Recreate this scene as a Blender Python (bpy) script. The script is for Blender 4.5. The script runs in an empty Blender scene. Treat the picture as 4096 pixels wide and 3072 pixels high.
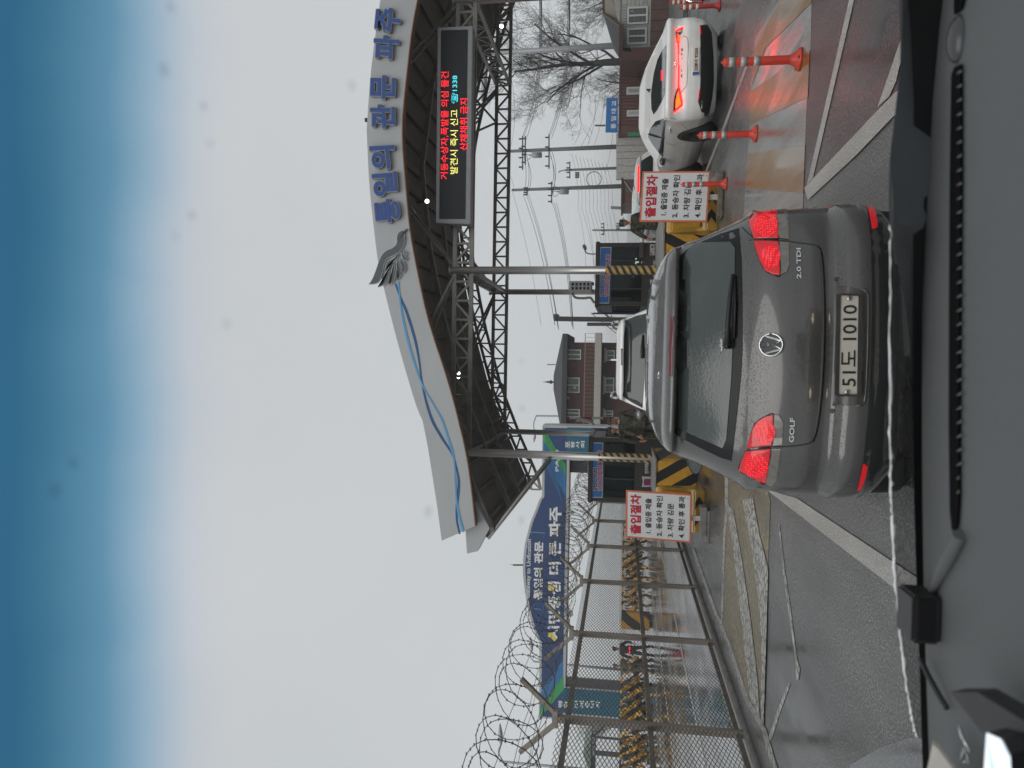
import bpy, bmesh, math, random
from mathutils import Vector, Matrix
from mathutils.bvhtree import BVHTree
from mathutils.geometry import delaunay_2d_cdt
R = math.radians
V3 = Vector
scene = bpy.context.scene
C = scene.collection

# ------------------------------------------------------------------ camera
FPX, EYE = 3000.0, V3((0, 0, 1.62))
psi, pit, rol = math.atan(84 / 3000), math.atan(442 / 3000), 0.02
fwd = V3((-math.sin(psi) * math.cos(pit), math.cos(psi) * math.cos(pit), math.sin(pit)))
rt0 = V3((math.cos(psi), math.sin(psi), 0))
up0 = rt0.cross(fwd)
rt = rt0 * math.cos(rol) + up0 * math.sin(rol)
upv = up0 * math.cos(rol) - rt0 * math.sin(rol)
cd = bpy.data.cameras.new('camera')
cam = bpy.data.objects.new('camera', cd)
C.objects.link(cam)
mx = Matrix((-upv, rt, -fwd)).transposed().to_4x4()      # the phone is held upright, the photo lies on its side
mx.translation = EYE
cam.matrix_world = mx
cd.sensor_fit = 'HORIZONTAL'
cd.sensor_width = 36
cd.lens = 36 * FPX / 4096
cd.clip_start = 0.02
cd.clip_end = 3000
cd.dof.use_dof = True
cd.dof.focus_distance = 9
cd.dof.aperture_fstop = cd.lens / 3.8
scene.camera = cam

# ------------------------------------------------------------------ sky and light
SUN_EL, SUN_AZ = R(50), R(195)
w = bpy.data.worlds.new('World')
scene.world = w
w.use_nodes = True
nt = w.node_tree
sky = nt.nodes.new('ShaderNodeTexSky')
sky.sky_type = 'NISHITA'
sky.sun_disc = False
sky.sun_elevation = SUN_EL
sky.sun_rotation = SUN_AZ
hs = nt.nodes.new('ShaderNodeHueSaturation')
hs.inputs['Saturation'].default_value = 0.25
nt.links.new(sky.outputs[0], hs.inputs['Color'])
tcw = nt.nodes.new('ShaderNodeTexCoord')
nz = nt.nodes.new('ShaderNodeTexNoise')
nz.inputs['Scale'].default_value = 2.2
nz.inputs['Detail'].default_value = 5
nt.links.new(tcw.outputs['Generated'], nz.inputs['Vector'])
cr = nt.nodes.new('ShaderNodeValToRGB')
cr.color_ramp.elements[0].position = 0.3
cr.color_ramp.elements[0].color = (5.7, 6.0, 6.18, 1)
cr.color_ramp.elements[1].position = 0.75
cr.color_ramp.elements[1].color = (6.4, 6.62, 6.74, 1)
nt.links.new(nz.outputs['Fac'], cr.inputs[0])
mxw = nt.nodes.new('ShaderNodeMix')
mxw.data_type = 'RGBA'
mxw.inputs['Factor'].default_value = 0.9
nt.links.new(hs.outputs[0], mxw.inputs['A'])
nt.links.new(cr.outputs[0], mxw.inputs['B'])
bg = nt.nodes['Background']
nt.links.new(mxw.outputs['Result'], bg.inputs['Color'])
bg.inputs['Strength'].default_value = 0.1
sl = bpy.data.lights.new('sun', 'SUN')
sl.energy = 1.2
sl.angle = R(50)
sl.color = (1, 0.98, 0.95)
so = bpy.data.objects.new('sun', sl)
so.rotation_euler = (R(90) - SUN_EL, 0, R(180) - SUN_AZ)
C.objects.link(so)
vs = scene.view_settings
vs.view_transform = 'Standard'
vs.look = 'None'
vs.exposure = 0
vs.gamma = 1
vs.use_curve_mapping = False

# ------------------------------------------------------------------ measuring on the photograph (x, y are its pixels)
def ray(x, y):
    return fwd * FPX + rt * (3072 - y - 1536) - upv * (x - 2048)
def P(x, y, Y):
    d = ray(x, y)
    return EYE + d * (Y / d.y)
def G(x, y, z=0.0):
    d = ray(x, y)
    return EYE + d * ((z - EYE.z) / d.z)
def PXX(x, y, X):
    d = ray(x, y)
    return EYE + d * (X / d.x)
def zoom(ox, oy, s):
    return lambda X, Y: (ox + X / s, oy + Y / s)

# ------------------------------------------------------------------ materials
def S(r, g, b):
    return tuple(((c / 255 + 0.055) / 1.055) ** 2.4 if c > 10 else c / 255 / 12.92 for c in (r, g, b))
MATS = {}
def _inp(n, *names):
    for k in names:
        if k in n.inputs:
            return n.inputs[k]
def pm(name, col, rough=0.5, metal=0.0, var=0.15, scale=6.0, bump=0.0, bscale=40.0, coat=0.0, emit=None, es=0.0, spec=0.5, stretch=(1, 1, 1), dirt=None, trans=0.0, ior=1.45):
    """Principled paint with noise-driven colour and roughness variation; col is linear."""
    if name in MATS:
        return MATS[name]
    m = bpy.data.materials.new(name)
    m.use_nodes = True
    nt = m.node_tree
    b = nt.nodes['Principled BSDF']
    b.inputs['Metallic'].default_value = metal
    b.inputs['IOR'].default_value = ior
    _inp(b, 'Specular IOR Level', 'Specular').default_value = spec
    _inp(b, 'Coat Weight', 'Coat').default_value = coat
    _inp(b, 'Coat Roughness').default_value = 0.06
    _inp(b, 'Transmission Weight', 'Transmission').default_value = trans
    tc = nt.nodes.new('ShaderNodeTexCoord')
    mp = nt.nodes.new('ShaderNodeMapping')
    mp.inputs['Scale'].default_value = stretch
    nt.links.new(tc.outputs['Object'], mp.inputs['Vector'])
    n = nt.nodes.new('ShaderNodeTexNoise')
    n.inputs['Scale'].default_value = scale
    n.inputs['Detail'].default_value = 6
    n.inputs['Roughness'].default_value = 0.65
    nt.links.new(mp.outputs[0], n.inputs['Vector'])
    r = nt.nodes.new('ShaderNodeValToRGB')
    e = r.color_ramp.elements
    e[0].position, e[1].position = 0.3, 0.7
    lo = dirt if dirt else tuple(c * (1 - var) for c in col)
    hi = tuple(min(1, c * (1 + var)) for c in col)
    e[0].color = (*lo, 1)
    e[1].color = (*hi, 1)
    nt.links.new(n.outputs['Fac'], r.inputs[0])
    nt.links.new(r.outputs[0], b.inputs['Base Color'])
    mr = nt.nodes.new('ShaderNodeMapRange')
    mr.inputs['To Min'].default_value = max(0.02, rough * 0.75)
    mr.inputs['To Max'].default_value = min(1, rough * 1.25)
    nt.links.new(n.outputs['Fac'], mr.inputs['Value'])
    nt.links.new(mr.outputs[0], b.inputs['Roughness'])
    if bump:
        n2 = nt.nodes.new('ShaderNodeTexNoise')
        n2.inputs['Scale'].default_value = bscale
        n2.inputs['Detail'].default_value = 4
        nt.links.new(mp.outputs[0], n2.inputs['Vector'])
        bp = nt.nodes.new('ShaderNodeBump')
        bp.inputs['Strength'].default_value = bump
        bp.inputs['Distance'].default_value = 0.02
        nt.links.new(n2.outputs['Fac'], bp.inputs['Height'])
        nt.links.new(bp.outputs[0], b.inputs['Normal'])
    if emit:
        _inp(b, 'Emission Color', 'Emission').default_value = (*emit, 1)
        b.inputs['Emission Strength'].default_value = es
    MATS[name] = m
    return m
def stripes(name, a, bcol, direction, period, duty=0.5, rough=0.5, phase=0.0, wear=0.25):
    """Painted warning stripes across the object's own coordinates, with worn paint."""
    if name in MATS:
        return MATS[name]
    m = bpy.data.materials.new(name)
    m.use_nodes = True
    nt = m.node_tree
    b = nt.nodes['Principled BSDF']
    b.inputs['Roughness'].default_value = rough
    tc = nt.nodes.new('ShaderNodeTexCoord')
    dt = nt.nodes.new('ShaderNodeVectorMath')
    dt.operation = 'DOT_PRODUCT'
    dt.inputs[1].default_value = [c / period for c in direction]
    nt.links.new(tc.outputs['Object'], dt.inputs[0])
    def mth(op, *a):
        q = nt.nodes.new('ShaderNodeMath')
        q.operation = op
        for i, v in enumerate(a):
            if hasattr(v, 'is_output'):
                nt.links.new(v, q.inputs[i])
            else:
                q.inputs[i].default_value = v
        return q.outputs[0]
    n = nt.nodes.new('ShaderNodeTexNoise')
    n.inputs['Scale'].default_value = 9
    n.inputs['Detail'].default_value = 7
    nt.links.new(tc.outputs['Object'], n.inputs['Vector'])
    v = mth('FRACT', mth('ADD', dt.outputs['Value'], phase + 100.0))
    msk = mth('GREATER_THAN', v, duty)
    mix = nt.nodes.new('ShaderNodeMix')
    mix.data_type = 'RGBA'
    mix.inputs['A'].default_value = (*a, 1)
    mix.inputs['B'].default_value = (*bcol, 1)
    nt.links.new(msk, mix.inputs['Factor'])
    mul = nt.nodes.new('ShaderNodeMix')
    mul.data_type = 'RGBA'
    mul.blend_type = 'MULTIPLY'
    mul.inputs['Factor'].default_value = 1
    rr = nt.nodes.new('ShaderNodeMapRange')
    rr.inputs['From Min'].default_value = 0.3
    rr.inputs['From Max'].default_value = 0.6
    rr.inputs['To Min'].default_value = 1 - wear
    nt.links.new(n.outputs['Fac'], rr.inputs['Value'])
    nt.links.new(mix.outputs['Result'], mul.inputs['A'])
    nt.links.new(rr.outputs[0], mul.inputs['B'])
    nt.links.new(mul.outputs['Result'], b.inputs['Base Color'])
    MATS[name] = m
    return m
def emis(name, col, strength):
    if name in MATS:
        return MATS[name]
    m = pm(name, tuple(min(0.8, c) for c in col), 0.3, var=0.02, emit=col, es=strength)
    return m
def glass(name, tint=(0.5, 0.6, 0.6), clear=0.5, rough=0.03, base=(0.02, 0.03, 0.03)):
    """A window pane: part see-through, part dark mirror."""
    if name in MATS:
        return MATS[name]
    m = bpy.data.materials.new(name)
    m.use_nodes = True
    nt = m.node_tree
    b = nt.nodes['Principled BSDF']
    b.inputs['Base Color'].default_value = (*base, 1)
    b.inputs['Roughness'].default_value = rough
    t = nt.nodes.new('ShaderNodeBsdfTransparent')
    t.inputs[0].default_value = (*tint, 1)
    x = nt.nodes.new('ShaderNodeMixShader')
    x.inputs[0].default_value = clear
    nt.links.new(b.outputs[0], x.inputs[1])
    nt.links.new(t.outputs[0], x.inputs[2])
    nt.links.new(x.outputs[0], nt.nodes['Material Output'].inputs['Surface'])
    MATS[name] = m
    return m

# ------------------------------------------------------------------ objects
ORG = {}
def tag(o, label=None, cat=None, group=None, kind=None):
    if label: o['label'] = label
    if cat: o['category'] = cat
    if group: o['group'] = group
    if kind: o['kind'] = kind
    return o
def thing(name, label, cat, loc=(0, 0, 0), rz=None, group=None):
    o = bpy.data.objects.new(name, None)
    o.empty_display_size = 0.2
    C.objects.link(o)
    o.location = loc
    if rz is not None:
        o.rotation_euler = (0, 0, rz)
        ORG[o.name] = V3((0, 0, 0))
    else:
        ORG[o.name] = V3(loc)
    return tag(o, label, cat, group)
def copy_tree(o, parent=None):
    c = o.copy()
    C.objects.link(c)
    if parent is not None:
        c.parent = parent
    for ch in [k for k in bpy.data.objects if k.parent == o]:
        copy_tree(ch, c)
    return c
class MB:
    def __init__(s):
        s.v, s.f, s.m, s.sm = [], [], [], []
    def add(s, vs, fs, m=0, smooth=False):
        o = len(s.v)
        s.v += [V3(p) for p in vs]
        for f in fs:
            s.f.append([i + o for i in f]); s.m.append(m); s.sm.append(smooth)
        return s
    def box(s, c, d, rz=0.0, m=0, rx=0.0):
        M = Matrix.Rotation(rz, 3, 'Z') @ Matrix.Rotation(rx, 3, 'X')
        c = V3(c)
        vs = [c + M @ V3((x * d[0] / 2, y * d[1] / 2, z * d[2] / 2)) for x in (-1, 1) for y in (-1, 1) for z in (-1, 1)]
        return s.add(vs, [(0, 1, 3, 2), (4, 6, 7, 5), (0, 4, 5, 1), (2, 3, 7, 6), (0, 2, 6, 4), (1, 5, 7, 3)], m)
    def bb(s, a, b, m=0):
        a, b = V3(a), V3(b)
        return s.box((a + b) / 2, [abs(q) for q in (b - a)], m=m)
    def bar(s, p, q, w, h=None, m=0):
        p, q = V3(p), V3(q)
        d = (q - p)
        if d.length < 1e-6: return s
        d.normalize()
        a = d.cross(V3((0, 0, 1)))
        if a.length < 0.05: a = d.cross(V3((0, 1, 0)))
        a.normalize()
        b = d.cross(a)
        h = h or w
        vs = [e + a * (i * w / 2) + b * (j * h / 2) for e in (p, q) for i, j in ((-1, -1), (1, -1), (1, 1), (-1, 1))]
        return s.add(vs, [(3, 2, 1, 0), (4, 5, 6, 7), (0, 1, 5, 4), (1, 2, 6, 5), (2, 3, 7, 6), (3, 0, 4, 7)], m)
    def tube(s, pts, r, n=8, m=0, cap=True):
        pts = [V3(p) for p in pts]
        rs = r if isinstance(r, (list, tuple)) else [r] * len(pts)
        vs, a = [], None
        for i, p in enumerate(pts):
            d = (pts[min(i + 1, len(pts) - 1)] - pts[max(i - 1, 0)]).normalized()
            if a is None:
                a = d.cross(V3((0, 0, 1)))
                if a.length < 0.05: a = d.cross(V3((0, 1, 0)))
            else:
                a = a - d * a.dot(d)
                if a.length < 1e-4: a = d.orthogonal()
            a.normalize()
            b = d.cross(a)
            for k in range(n):
                t = 2 * math.pi * k / n
                vs.append(p + (a * math.cos(t) + b * math.sin(t)) * rs[i])
        fs = [(i * n + k, i * n + (k + 1) % n, (i + 1) * n + (k + 1) % n, (i + 1) * n + k) for i in range(len(pts) - 1) for k in range(n)]
        s.add(vs, fs, m, n > 4)
        if cap:
            o = len(s.v) - len(vs)
            s.f += [[o + k for k in reversed(range(n))], [o + (len(pts) - 1) * n + k for k in range(n)]]
            s.m += [m, m]; s.sm += [False, False]
        return s
    def prism(s, poly, vec, m=0):
        poly = [V3(p) for p in poly]
        vec = V3(vec)
        n = len(poly)
        fs = [list(range(n)), list(reversed(range(n, 2 * n)))] + [(i, i + n, (i + 1) % n + n, (i + 1) % n) for i in range(n)]
        return s.add(poly + [p + vec for p in poly], fs, m)
    def lathe(s, prof, c, n=24, axis=(0, 0, 1), m=0):
        q = V3((0, 0, 1)).rotation_difference(V3(axis))
        c = V3(c)
        vs = [c + q @ V3((r * math.cos(2 * math.pi * k / n), r * math.sin(2 * math.pi * k / n), z)) for r, z in prof for k in range(n)]
        L = len(prof)
        fs = [(i * n + k, i * n + (k + 1) % n, (i + 1) * n + (k + 1) % n, (i + 1) * n + k) for i in range(L - 1) for k in range(n)]
        s.add(vs, fs, m, True)
        o = len(s.v) - len(vs)
        s.f += [[o + k for k in reversed(range(n))], [o + (L - 1) * n + k for k in range(n)]]
        s.m += [m, m]; s.sm += [False, False]
        return s
    def ball(s, c, r, n=12, m=0):
        r = V3(r) if isinstance(r, (tuple, list, Vector)) else V3((r, r, r))
        c = V3(c)
        vs, fs = [], []
        for i in range(n + 1):
            a = math.pi * i / n
            for k in range(2 * n):
                t = math.pi * k / n
                vs.append(c + V3((r.x * math.sin(a) * math.cos(t), r.y * math.sin(a) * math.sin(t), r.z * math.cos(a))))
        for i in range(n):
            for k in range(2 * n):
                fs.append((i * 2 * n + k, (i + 1) * 2 * n + k, (i + 1) * 2 * n + (k + 1) % (2 * n), i * 2 * n + (k + 1) % (2 * n)))
        return s.add(vs, fs, m, True)
    def mesh(s, name, mats, org):
        me = bpy.data.meshes.new(name)
        me.from_pydata([v - org for v in s.v], [], s.f)
        for m in (mats if isinstance(mats, (list, tuple)) else [mats]):
            me.materials.append(m)
        me.polygons.foreach_set('material_index', s.m)
        me.polygons.foreach_set('use_smooth', s.sm)
        me.update()
        return me
    def build(s, name, mats, parent=None, bevel=0.0, smooth=None, org=None, label=None):
        o0 = ORG[parent.name] if parent is not None else V3(org or (0, 0, 0))
        if smooth is not None:
            s.sm = [smooth] * len(s.f)
        me = s.mesh(name, mats, o0)
        bm = bmesh.new()
        bm.from_mesh(me)
        bmesh.ops.remove_doubles(bm, verts=bm.verts, dist=1e-5)
        bmesh.ops.recalc_face_normals(bm, faces=bm.faces)
        if bevel:
            ed = [e for e in bm.edges if len(e.link_faces) == 2 and e.calc_face_angle(0) > 0.6]
            bmesh.ops.bevel(bm, geom=ed, offset=bevel, segments=2, affect='EDGES', clamp_overlap=True)
        bm.to_mesh(me)
        bm.free()
        o = bpy.data.objects.new(name, me)
        C.objects.link(o)
        if parent is not None:
            o.parent = parent
        else:
            o.location = o0
        ORG[o.name] = o0
        if label: o['label'] = label
        return o
TXT = {}
def text(name, body, mat, parent, LL, LR, UL, bold=0.03, depth=0.006, lift=0.002):
    """Raised lettering fitted to a panel: LL, LR, UL are the corners of the lettering's own box (bottom left, bottom right, top left)."""
    key = (body, bold)
    if key not in TXT:
        c = bpy.data.curves.new('t', 'FONT')
        c.body = body
        c.offset = min(bold, .02)
        c.resolution_u = 3
        t = bpy.data.objects.new('t', c)
        me = t.to_mesh()
        TXT[key] = ([v.co.copy() for v in me.vertices], [list(p.vertices) for p in me.polygons])
        t.to_mesh_clear()
        bpy.data.objects.remove(t)
    vs, fs = TXT[key]
    x0, x1 = min(v.x for v in vs), max(v.x for v in vs)
    y0, y1 = min(v.y for v in vs), max(v.y for v in vs)
    LL, LR, UL = V3(LL), V3(LR), V3(UL)
    n = (LR - LL).cross(UL - LL).normalized()
    pts = [LL + (LR - LL) * ((v.x - x0) / (x1 - x0)) + (UL - LL) * ((v.y - y0) / max(1e-6, y1 - y0)) + n * lift for v in vs]
    if bold > .03:       # broad strokes: the outline is widened all round
        e = (bold - .02) * .6
        du, dv = (LR - LL) * (e / (x1 - x0)), (UL - LL) * (e / max(1e-6, y1 - y0))
        base, bf, nv = pts, fs, len(pts)
        pts, fs = [], []
        for k in range(9):
            a = k * math.pi / 4
            sh = (du * math.cos(a) + dv * math.sin(a)) * (0 if k == 8 else 1) - n * (.0002 * k)
            pts += [p + sh for p in base]
            fs += [[i + nv * k for i in f] for f in bf]
    me = bpy.data.meshes.new(name)
    o0 = ORG[parent.name]
    me.from_pydata([p - o0 for p in pts], [], fs)
    bm = bmesh.new()
    bm.from_mesh(me)
    bmesh.ops.remove_doubles(bm, verts=bm.verts, dist=1e-6)
    r = bmesh.ops.extrude_face_region(bm, geom=bm.faces[:])
    for v in r['geom']:
        if isinstance(v, bmesh.types.BMVert):
            v.co += n * depth
    bmesh.ops.recalc_face_normals(bm, faces=bm.faces)
    bm.to_mesh(me)
    bm.free()
    me.materials.append(mat)
    o = bpy.data.objects.new(name, me)
    C.objects.link(o)
    o.parent = parent
    ORG[o.name] = o0
    return o
def quad_text(name, body, mat, parent, q, box, **k):
    """q: panel corners LL, LR, UR, UL; box: (left, right, bottom, top) as fractions of the panel."""
    LL, LR, UR, UL = q
    def at(s, t):
        return (LL * (1 - s) + LR * s) * (1 - t) + (UL * (1 - s) + UR * s) * t
    return text(name, body, mat, parent, at(box[0], box[2]), at(box[1], box[2]), at(box[0], box[3]), **k)
def curve_pts(pts, k=6):
    pts = [V3(p) for p in pts]
    out = []
    for i in range(len(pts) - 1):
        a, b, c, d = pts[max(i - 1, 0)], pts[i], pts[i + 1], pts[min(i + 2, len(pts) - 1)]
        for j in range(k):
            t = j / k
            out.append(0.5 * ((2 * b) + (c - a) * t + (2 * a - 5 * b + 4 * c - d) * t * t + (3 * b - a - 3 * c + d) * t ** 3))
    out.append(pts[-1])
    return out
def lerp(xs, ys, x):
    if x <= xs[0]: return ys[0]
    for i in range(len(xs) - 1):
        if x <= xs[i + 1]:
            t = (x - xs[i]) / (xs[i + 1] - xs[i])
            return ys[i] * (1 - t) + ys[i + 1] * t
    return ys[-1]

# ------------------------------------------------------------------ common materials
steel = pm('brushed steel', (0.42, 0.41, 0.39), 0.32, 0.75, 0.12, 3, stretch=(6, 6, 0.6))
dark_steel = pm('dark truss steel', (0.06, 0.058, 0.054), 0.35, 0.35, 0.3, 4)
truss_steel = pm('grey truss steel', (0.26, 0.25, 0.228), 0.36, 0.45, 0.25, 3)
black = pm('black plastic', (0.012, 0.012, 0.013), 0.45, var=0.2)
rubber = pm('tyre rubber', (0.018, 0.018, 0.018), 0.7, var=0.2, bump=0.1)
galv = pm('galvanised grey', (0.30, 0.31, 0.32), 0.5, 0.3, 0.15)
white_paint = pm('white paint', (0.72, 0.73, 0.72), 0.4, var=0.06)
concrete = pm('weathered concrete', (0.22, 0.215, 0.2), 0.6, var=0.3, scale=5, bump=0.2, bscale=60)
YEL, BLK = (0.50, 0.26, 0.025), (0.012, 0.012, 0.013)
red_lens = pm('red lamp lens', (0.26, 0.006, 0.010), 0.12, var=0.1, coat=0.5, emit=(1, 0.008, 0.02), es=0.3)
red_glow = emis('lit red lamp', (1.0, 0.012, 0.02), 3.0)

# ------------------------------------------------------------------ wet road
def wet(name, col, dry_rough=0.45, wet_rough=0.10, puddle=0.5, pscale=0.5, speck=0.35, stretch=(1.6, 0.5, 1), bump=0.25, crack=None, gscale=62):
    """Wet asphalt or concrete: aggregate speckle, water lying in streaks that make it darker and shinier, optional crazing."""
    m = bpy.data.materials.new(name)
    m.use_nodes = True
    nt = m.node_tree
    N, L = nt.nodes.new, nt.links.new
    b = nt.nodes['Principled BSDF']
    tc = N('ShaderNodeTexCoord')
    mp = N('ShaderNodeMapping')
    mp.inputs['Scale'].default_value = stretch
    L(tc.outputs['Object'], mp.inputs[0])
    p = N('ShaderNodeTexNoise'); p.inputs['Scale'].default_value = pscale; p.inputs['Detail'].default_value = 8; p.inputs['Roughness'].default_value = 0.62
    L(mp.outputs[0], p.inputs['Vector'])
    pr = N('ShaderNodeMapRange'); pr.inputs['From Min'].default_value = puddle - 0.1; pr.inputs['From Max'].default_value = puddle + 0.12
    L(p.outputs['Fac'], pr.inputs['Value'])
    g = N('ShaderNodeTexNoise'); g.inputs['Scale'].default_value = gscale; g.inputs['Detail'].default_value = 2; g.inputs['Roughness'].default_value = 0.7
    L(tc.outputs['Object'], g.inputs['Vector'])
    gr = N('ShaderNodeValToRGB')
    gr.color_ramp.elements[0].position = 0.36; gr.color_ramp.elements[1].position = 0.56
    gr.color_ramp.elements[0].color = (*[c * (1 - speck * 1.5) for c in col], 1)
    gr.color_ramp.elements[1].color = (*[c * (1 + speck * .8) for c in col], 1)
    e3 = gr.color_ramp.elements.new(0.66); e3.color = (*[min(.6, c * (1 + speck * 6)) for c in col], 1)
    L(g.outputs['Fac'], gr.inputs[0])
    s2 = N('ShaderNodeTexNoise'); s2.inputs['Scale'].default_value = 1.3; s2.inputs['Detail'].default_value = 6
    L(mp.outputs[0], s2.inputs['Vector'])
    sr = N('ShaderNodeMapRange'); sr.inputs['From Min'].default_value = 0.3; sr.inputs['From Max'].default_value = 0.7; sr.inputs['To Min'].default_value = 0.7; sr.inputs['To Max'].default_value = 1.2
    L(s2.outputs['Fac'], sr.inputs['Value'])
    mu = N('ShaderNodeMix'); mu.data_type = 'RGBA'; mu.blend_type = 'MULTIPLY'; mu.inputs['Factor'].default_value = 1
    L(gr.outputs[0], mu.inputs['A']); L(sr.outputs[0], mu.inputs['B'])
    dk = N('ShaderNodeMix'); dk.data_type = 'RGBA'; dk.blend_type = 'MULTIPLY'
    dk.inputs['B'].default_value = (0.45, 0.46, 0.48, 1)
    L(pr.outputs[0], dk.inputs['Factor']); L(mu.outputs['Result'], dk.inputs['A'])
    out = dk.outputs['Result']
    if crack:
        vo = N('ShaderNodeTexVoronoi'); vo.feature = 'DISTANCE_TO_EDGE'; vo.inputs['Scale'].default_value = crack[0]
        wn = N('ShaderNodeTexNoise'); wn.inputs['Scale'].default_value = crack[0] * 0.7; wn.inputs['Detail'].default_value = 4
        L(tc.outputs['Object'], wn.inputs['Vector'])
        va = N('ShaderNodeMix'); va.data_type = 'RGBA'; va.inputs['Factor'].default_value = 0.12
        L(tc.outputs['Object'], va.inputs['A']); L(wn.outputs['Color'], va.inputs['B'])
        L(va.outputs['Result'], vo.inputs['Vector'])
        cr = N('ShaderNodeMapRange'); cr.inputs['From Min'].default_value = 0.02; cr.inputs['From Max'].default_value = crack[1]
        L(vo.outputs['Distance'], cr.inputs['Value'])
        wz = N('ShaderNodeTexNoise'); wz.inputs['Scale'].default_value = 14; wz.inputs['Detail'].default_value = 8; wz.inputs['Roughness'].default_value = 0.75
        L(tc.outputs['Object'], wz.inputs['Vector'])
        wr = N('ShaderNodeMapRange'); wr.inputs['From Min'].default_value = 0.38; wr.inputs['From Max'].default_value = 0.5
        L(wz.outputs['Fac'], wr.inputs['Value'])
        mm = N('ShaderNodeMath'); mm.operation = 'MULTIPLY'
        L(cr.outputs[0], mm.inputs[0]); L(wr.outputs[0], mm.inputs[1])
        ck = N('ShaderNodeMix'); ck.data_type = 'RGBA'
        ck.inputs['A'].default_value = (*crack[2], 1)
        L(mm.outputs[0], ck.inputs['Factor']); L(out, ck.inputs['B'])
        out = ck.outputs['Result']
    L(out, b.inputs['Base Color'])
    rm = N('ShaderNodeMapRange'); rm.inputs['To Min'].default_value = dry_rough; rm.inputs['To Max'].default_value = wet_rough
    L(pr.outputs[0], rm.inputs['Value'])
    L(rm.outputs[0], b.inputs['Roughness'])
    _inp(b, 'Specular IOR Level').default_value = 0.6
    bs = N('ShaderNodeMath'); bs.operation = 'MULTIPLY_ADD'; bs.inputs[1].default_value = -bump * 0.93; bs.inputs[2].default_value = bump
    L(pr.outputs[0], bs.inputs[0])
    bp = N('ShaderNodeBump'); bp.inputs['Distance'].default_value = 0.012
    L(bs.outputs[0], bp.inputs['Strength']); L(g.outputs['Fac'], bp.inputs['Height'])
    L(bp.outputs[0], b.inputs['Normal'])
    MATS[name] = m
    return m
ASP = (0.098, 0.097, 0.093)
m_asph = wet('wet asphalt', ASP, 0.36, 0.10, 0.51, speck=.38, bump=.36)
m_maroon = wet('wet maroon asphalt', (0.072, 0.050, 0.051), 0.36, 0.12, 0.52, speck=.45, bump=.5)
m_conc = wet('wet concrete road', (0.25, 0.255, 0.255), 0.3, 0.05, 0.42, 0.35, 0.12)
m_line = wet('road line paint', (0.33, 0.315, 0.29), 0.4, 0.2, 0.6, 0.8, 0.16)
m_hump_w = wet('grey white hump paint', (0.24, 0.23, 0.21), 0.26, 0.06, 0.46, 0.7, 0.2, stretch=(2.6, 0.35, 1), bump=.3)
m_hump_y = wet('amber hump paint', (0.25, 0.125, 0.025), 0.26, 0.06, 0.46, 0.7, 0.2, stretch=(2.6, 0.35, 1), bump=.3)
m_old_w = wet('cracked white paint', (0.40, 0.385, 0.34), 0.5, 0.25, 0.62, 0.8, 0.15, crack=(9, 0.16, (0.1, 0.1, 0.095)))
m_old_y = wet('cracked ochre paint', (0.21, 0.165, 0.085), 0.5, 0.25, 0.62, 0.8, 0.2, crack=(9, 0.14, (0.1, 0.095, 0.085)))
def sheet(name, px, z, mat, conv=None):
    pts = [G(*(conv(*p) if conv else p), z) for p in px]
    c = sum(pts, V3()) / len(pts)
    o = MB().add(pts, [list(range(len(pts)))]).build(name, mat, org=(c.x, c.y, z))
    return tag(o, kind='structure')
gp = MB()
gp.add([(-420, -60, 0), (420, -60, 0), (420, 900, 0), (-420, 900, 0)], [(0, 1, 2, 3)])
tag(gp.build('ground', m_asph), kind='structure')
z1 = zoom(2900, 0, 1.8436)
z2 = zoom(2700, 1900, 1.4155)
sheet('pavement', [(3250, -120), (3242, 200), (3228, 390), (3220, 580), (3213, 776), (3222, 800), (3560, 480), (3760, 330), (3760, -120)], 0.003, m_maroon)
sheet('hump_marking', [(3250, -150), (3242, 200), (3228, 390), (3220, 580), (3213, 776), (3210, 1100), (2960, 1100), (2973, 890), (2981, 754), (2989, 618), (2998, 499), (3003, 347), (3020, 150), (3110, 10), (3190, -150)], 0.004, m_hump_w)
sheet('hump_marking', [(2998, 499), (3000, 369), (3150, 262), (3239, 198), (3231, 388)], 0.008, m_hump_y)
sheet('hump_marking', [(2989, 618), (3220, 580), (3213, 776), (3160, 768), (2981, 754)], 0.008, m_hump_y)
sheet('hump_marking', [(3008, 340), (3012, 211), (3105, 27), (3150, -30), (3246, -20), (3246, 10), (3062, 192)], 0.008, m_hump_y)
sheet('lane_line', [(3217, 751), (3502, 450), (3581, 369), (3760, 230), (3760, 330), (3570, 469), (3421, 624), (3231, 800)], 0.012, m_line)
sheet('lane_line', [(3510, 428), (3597, 174), (3660, 0), (3720, 0), (3597, 266), (3584, 325), (3556, 386)], 0.008, m_line)
sheet('lane_line', [(3228, 738), (3396, 0), (3420, -100), (3440, -100), (3416, 0), (3252, 711)], 0.008, m_line)
sheet('lane_line', [(2818, 690), (2891, 508), (2983, 258), (2999, 222), (3006, 226), (2990, 266), (2897, 520), (2826, 690)], 0.004, m_line)
sheet('lane_line', [(3063, 1957), (3187, 1993), (3569, 2246), (3760, 2370), (3760, 2490), (3576, 2352)], 0.008, m_line)
sheet('lane_line', [(3400, 3060), (3520, 2990), (3640, 2950), (3760, 2960), (3760, 3200), (3400, 3200)], 0.008, m_conc)  # plain pale grey patch in the near left corner
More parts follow.
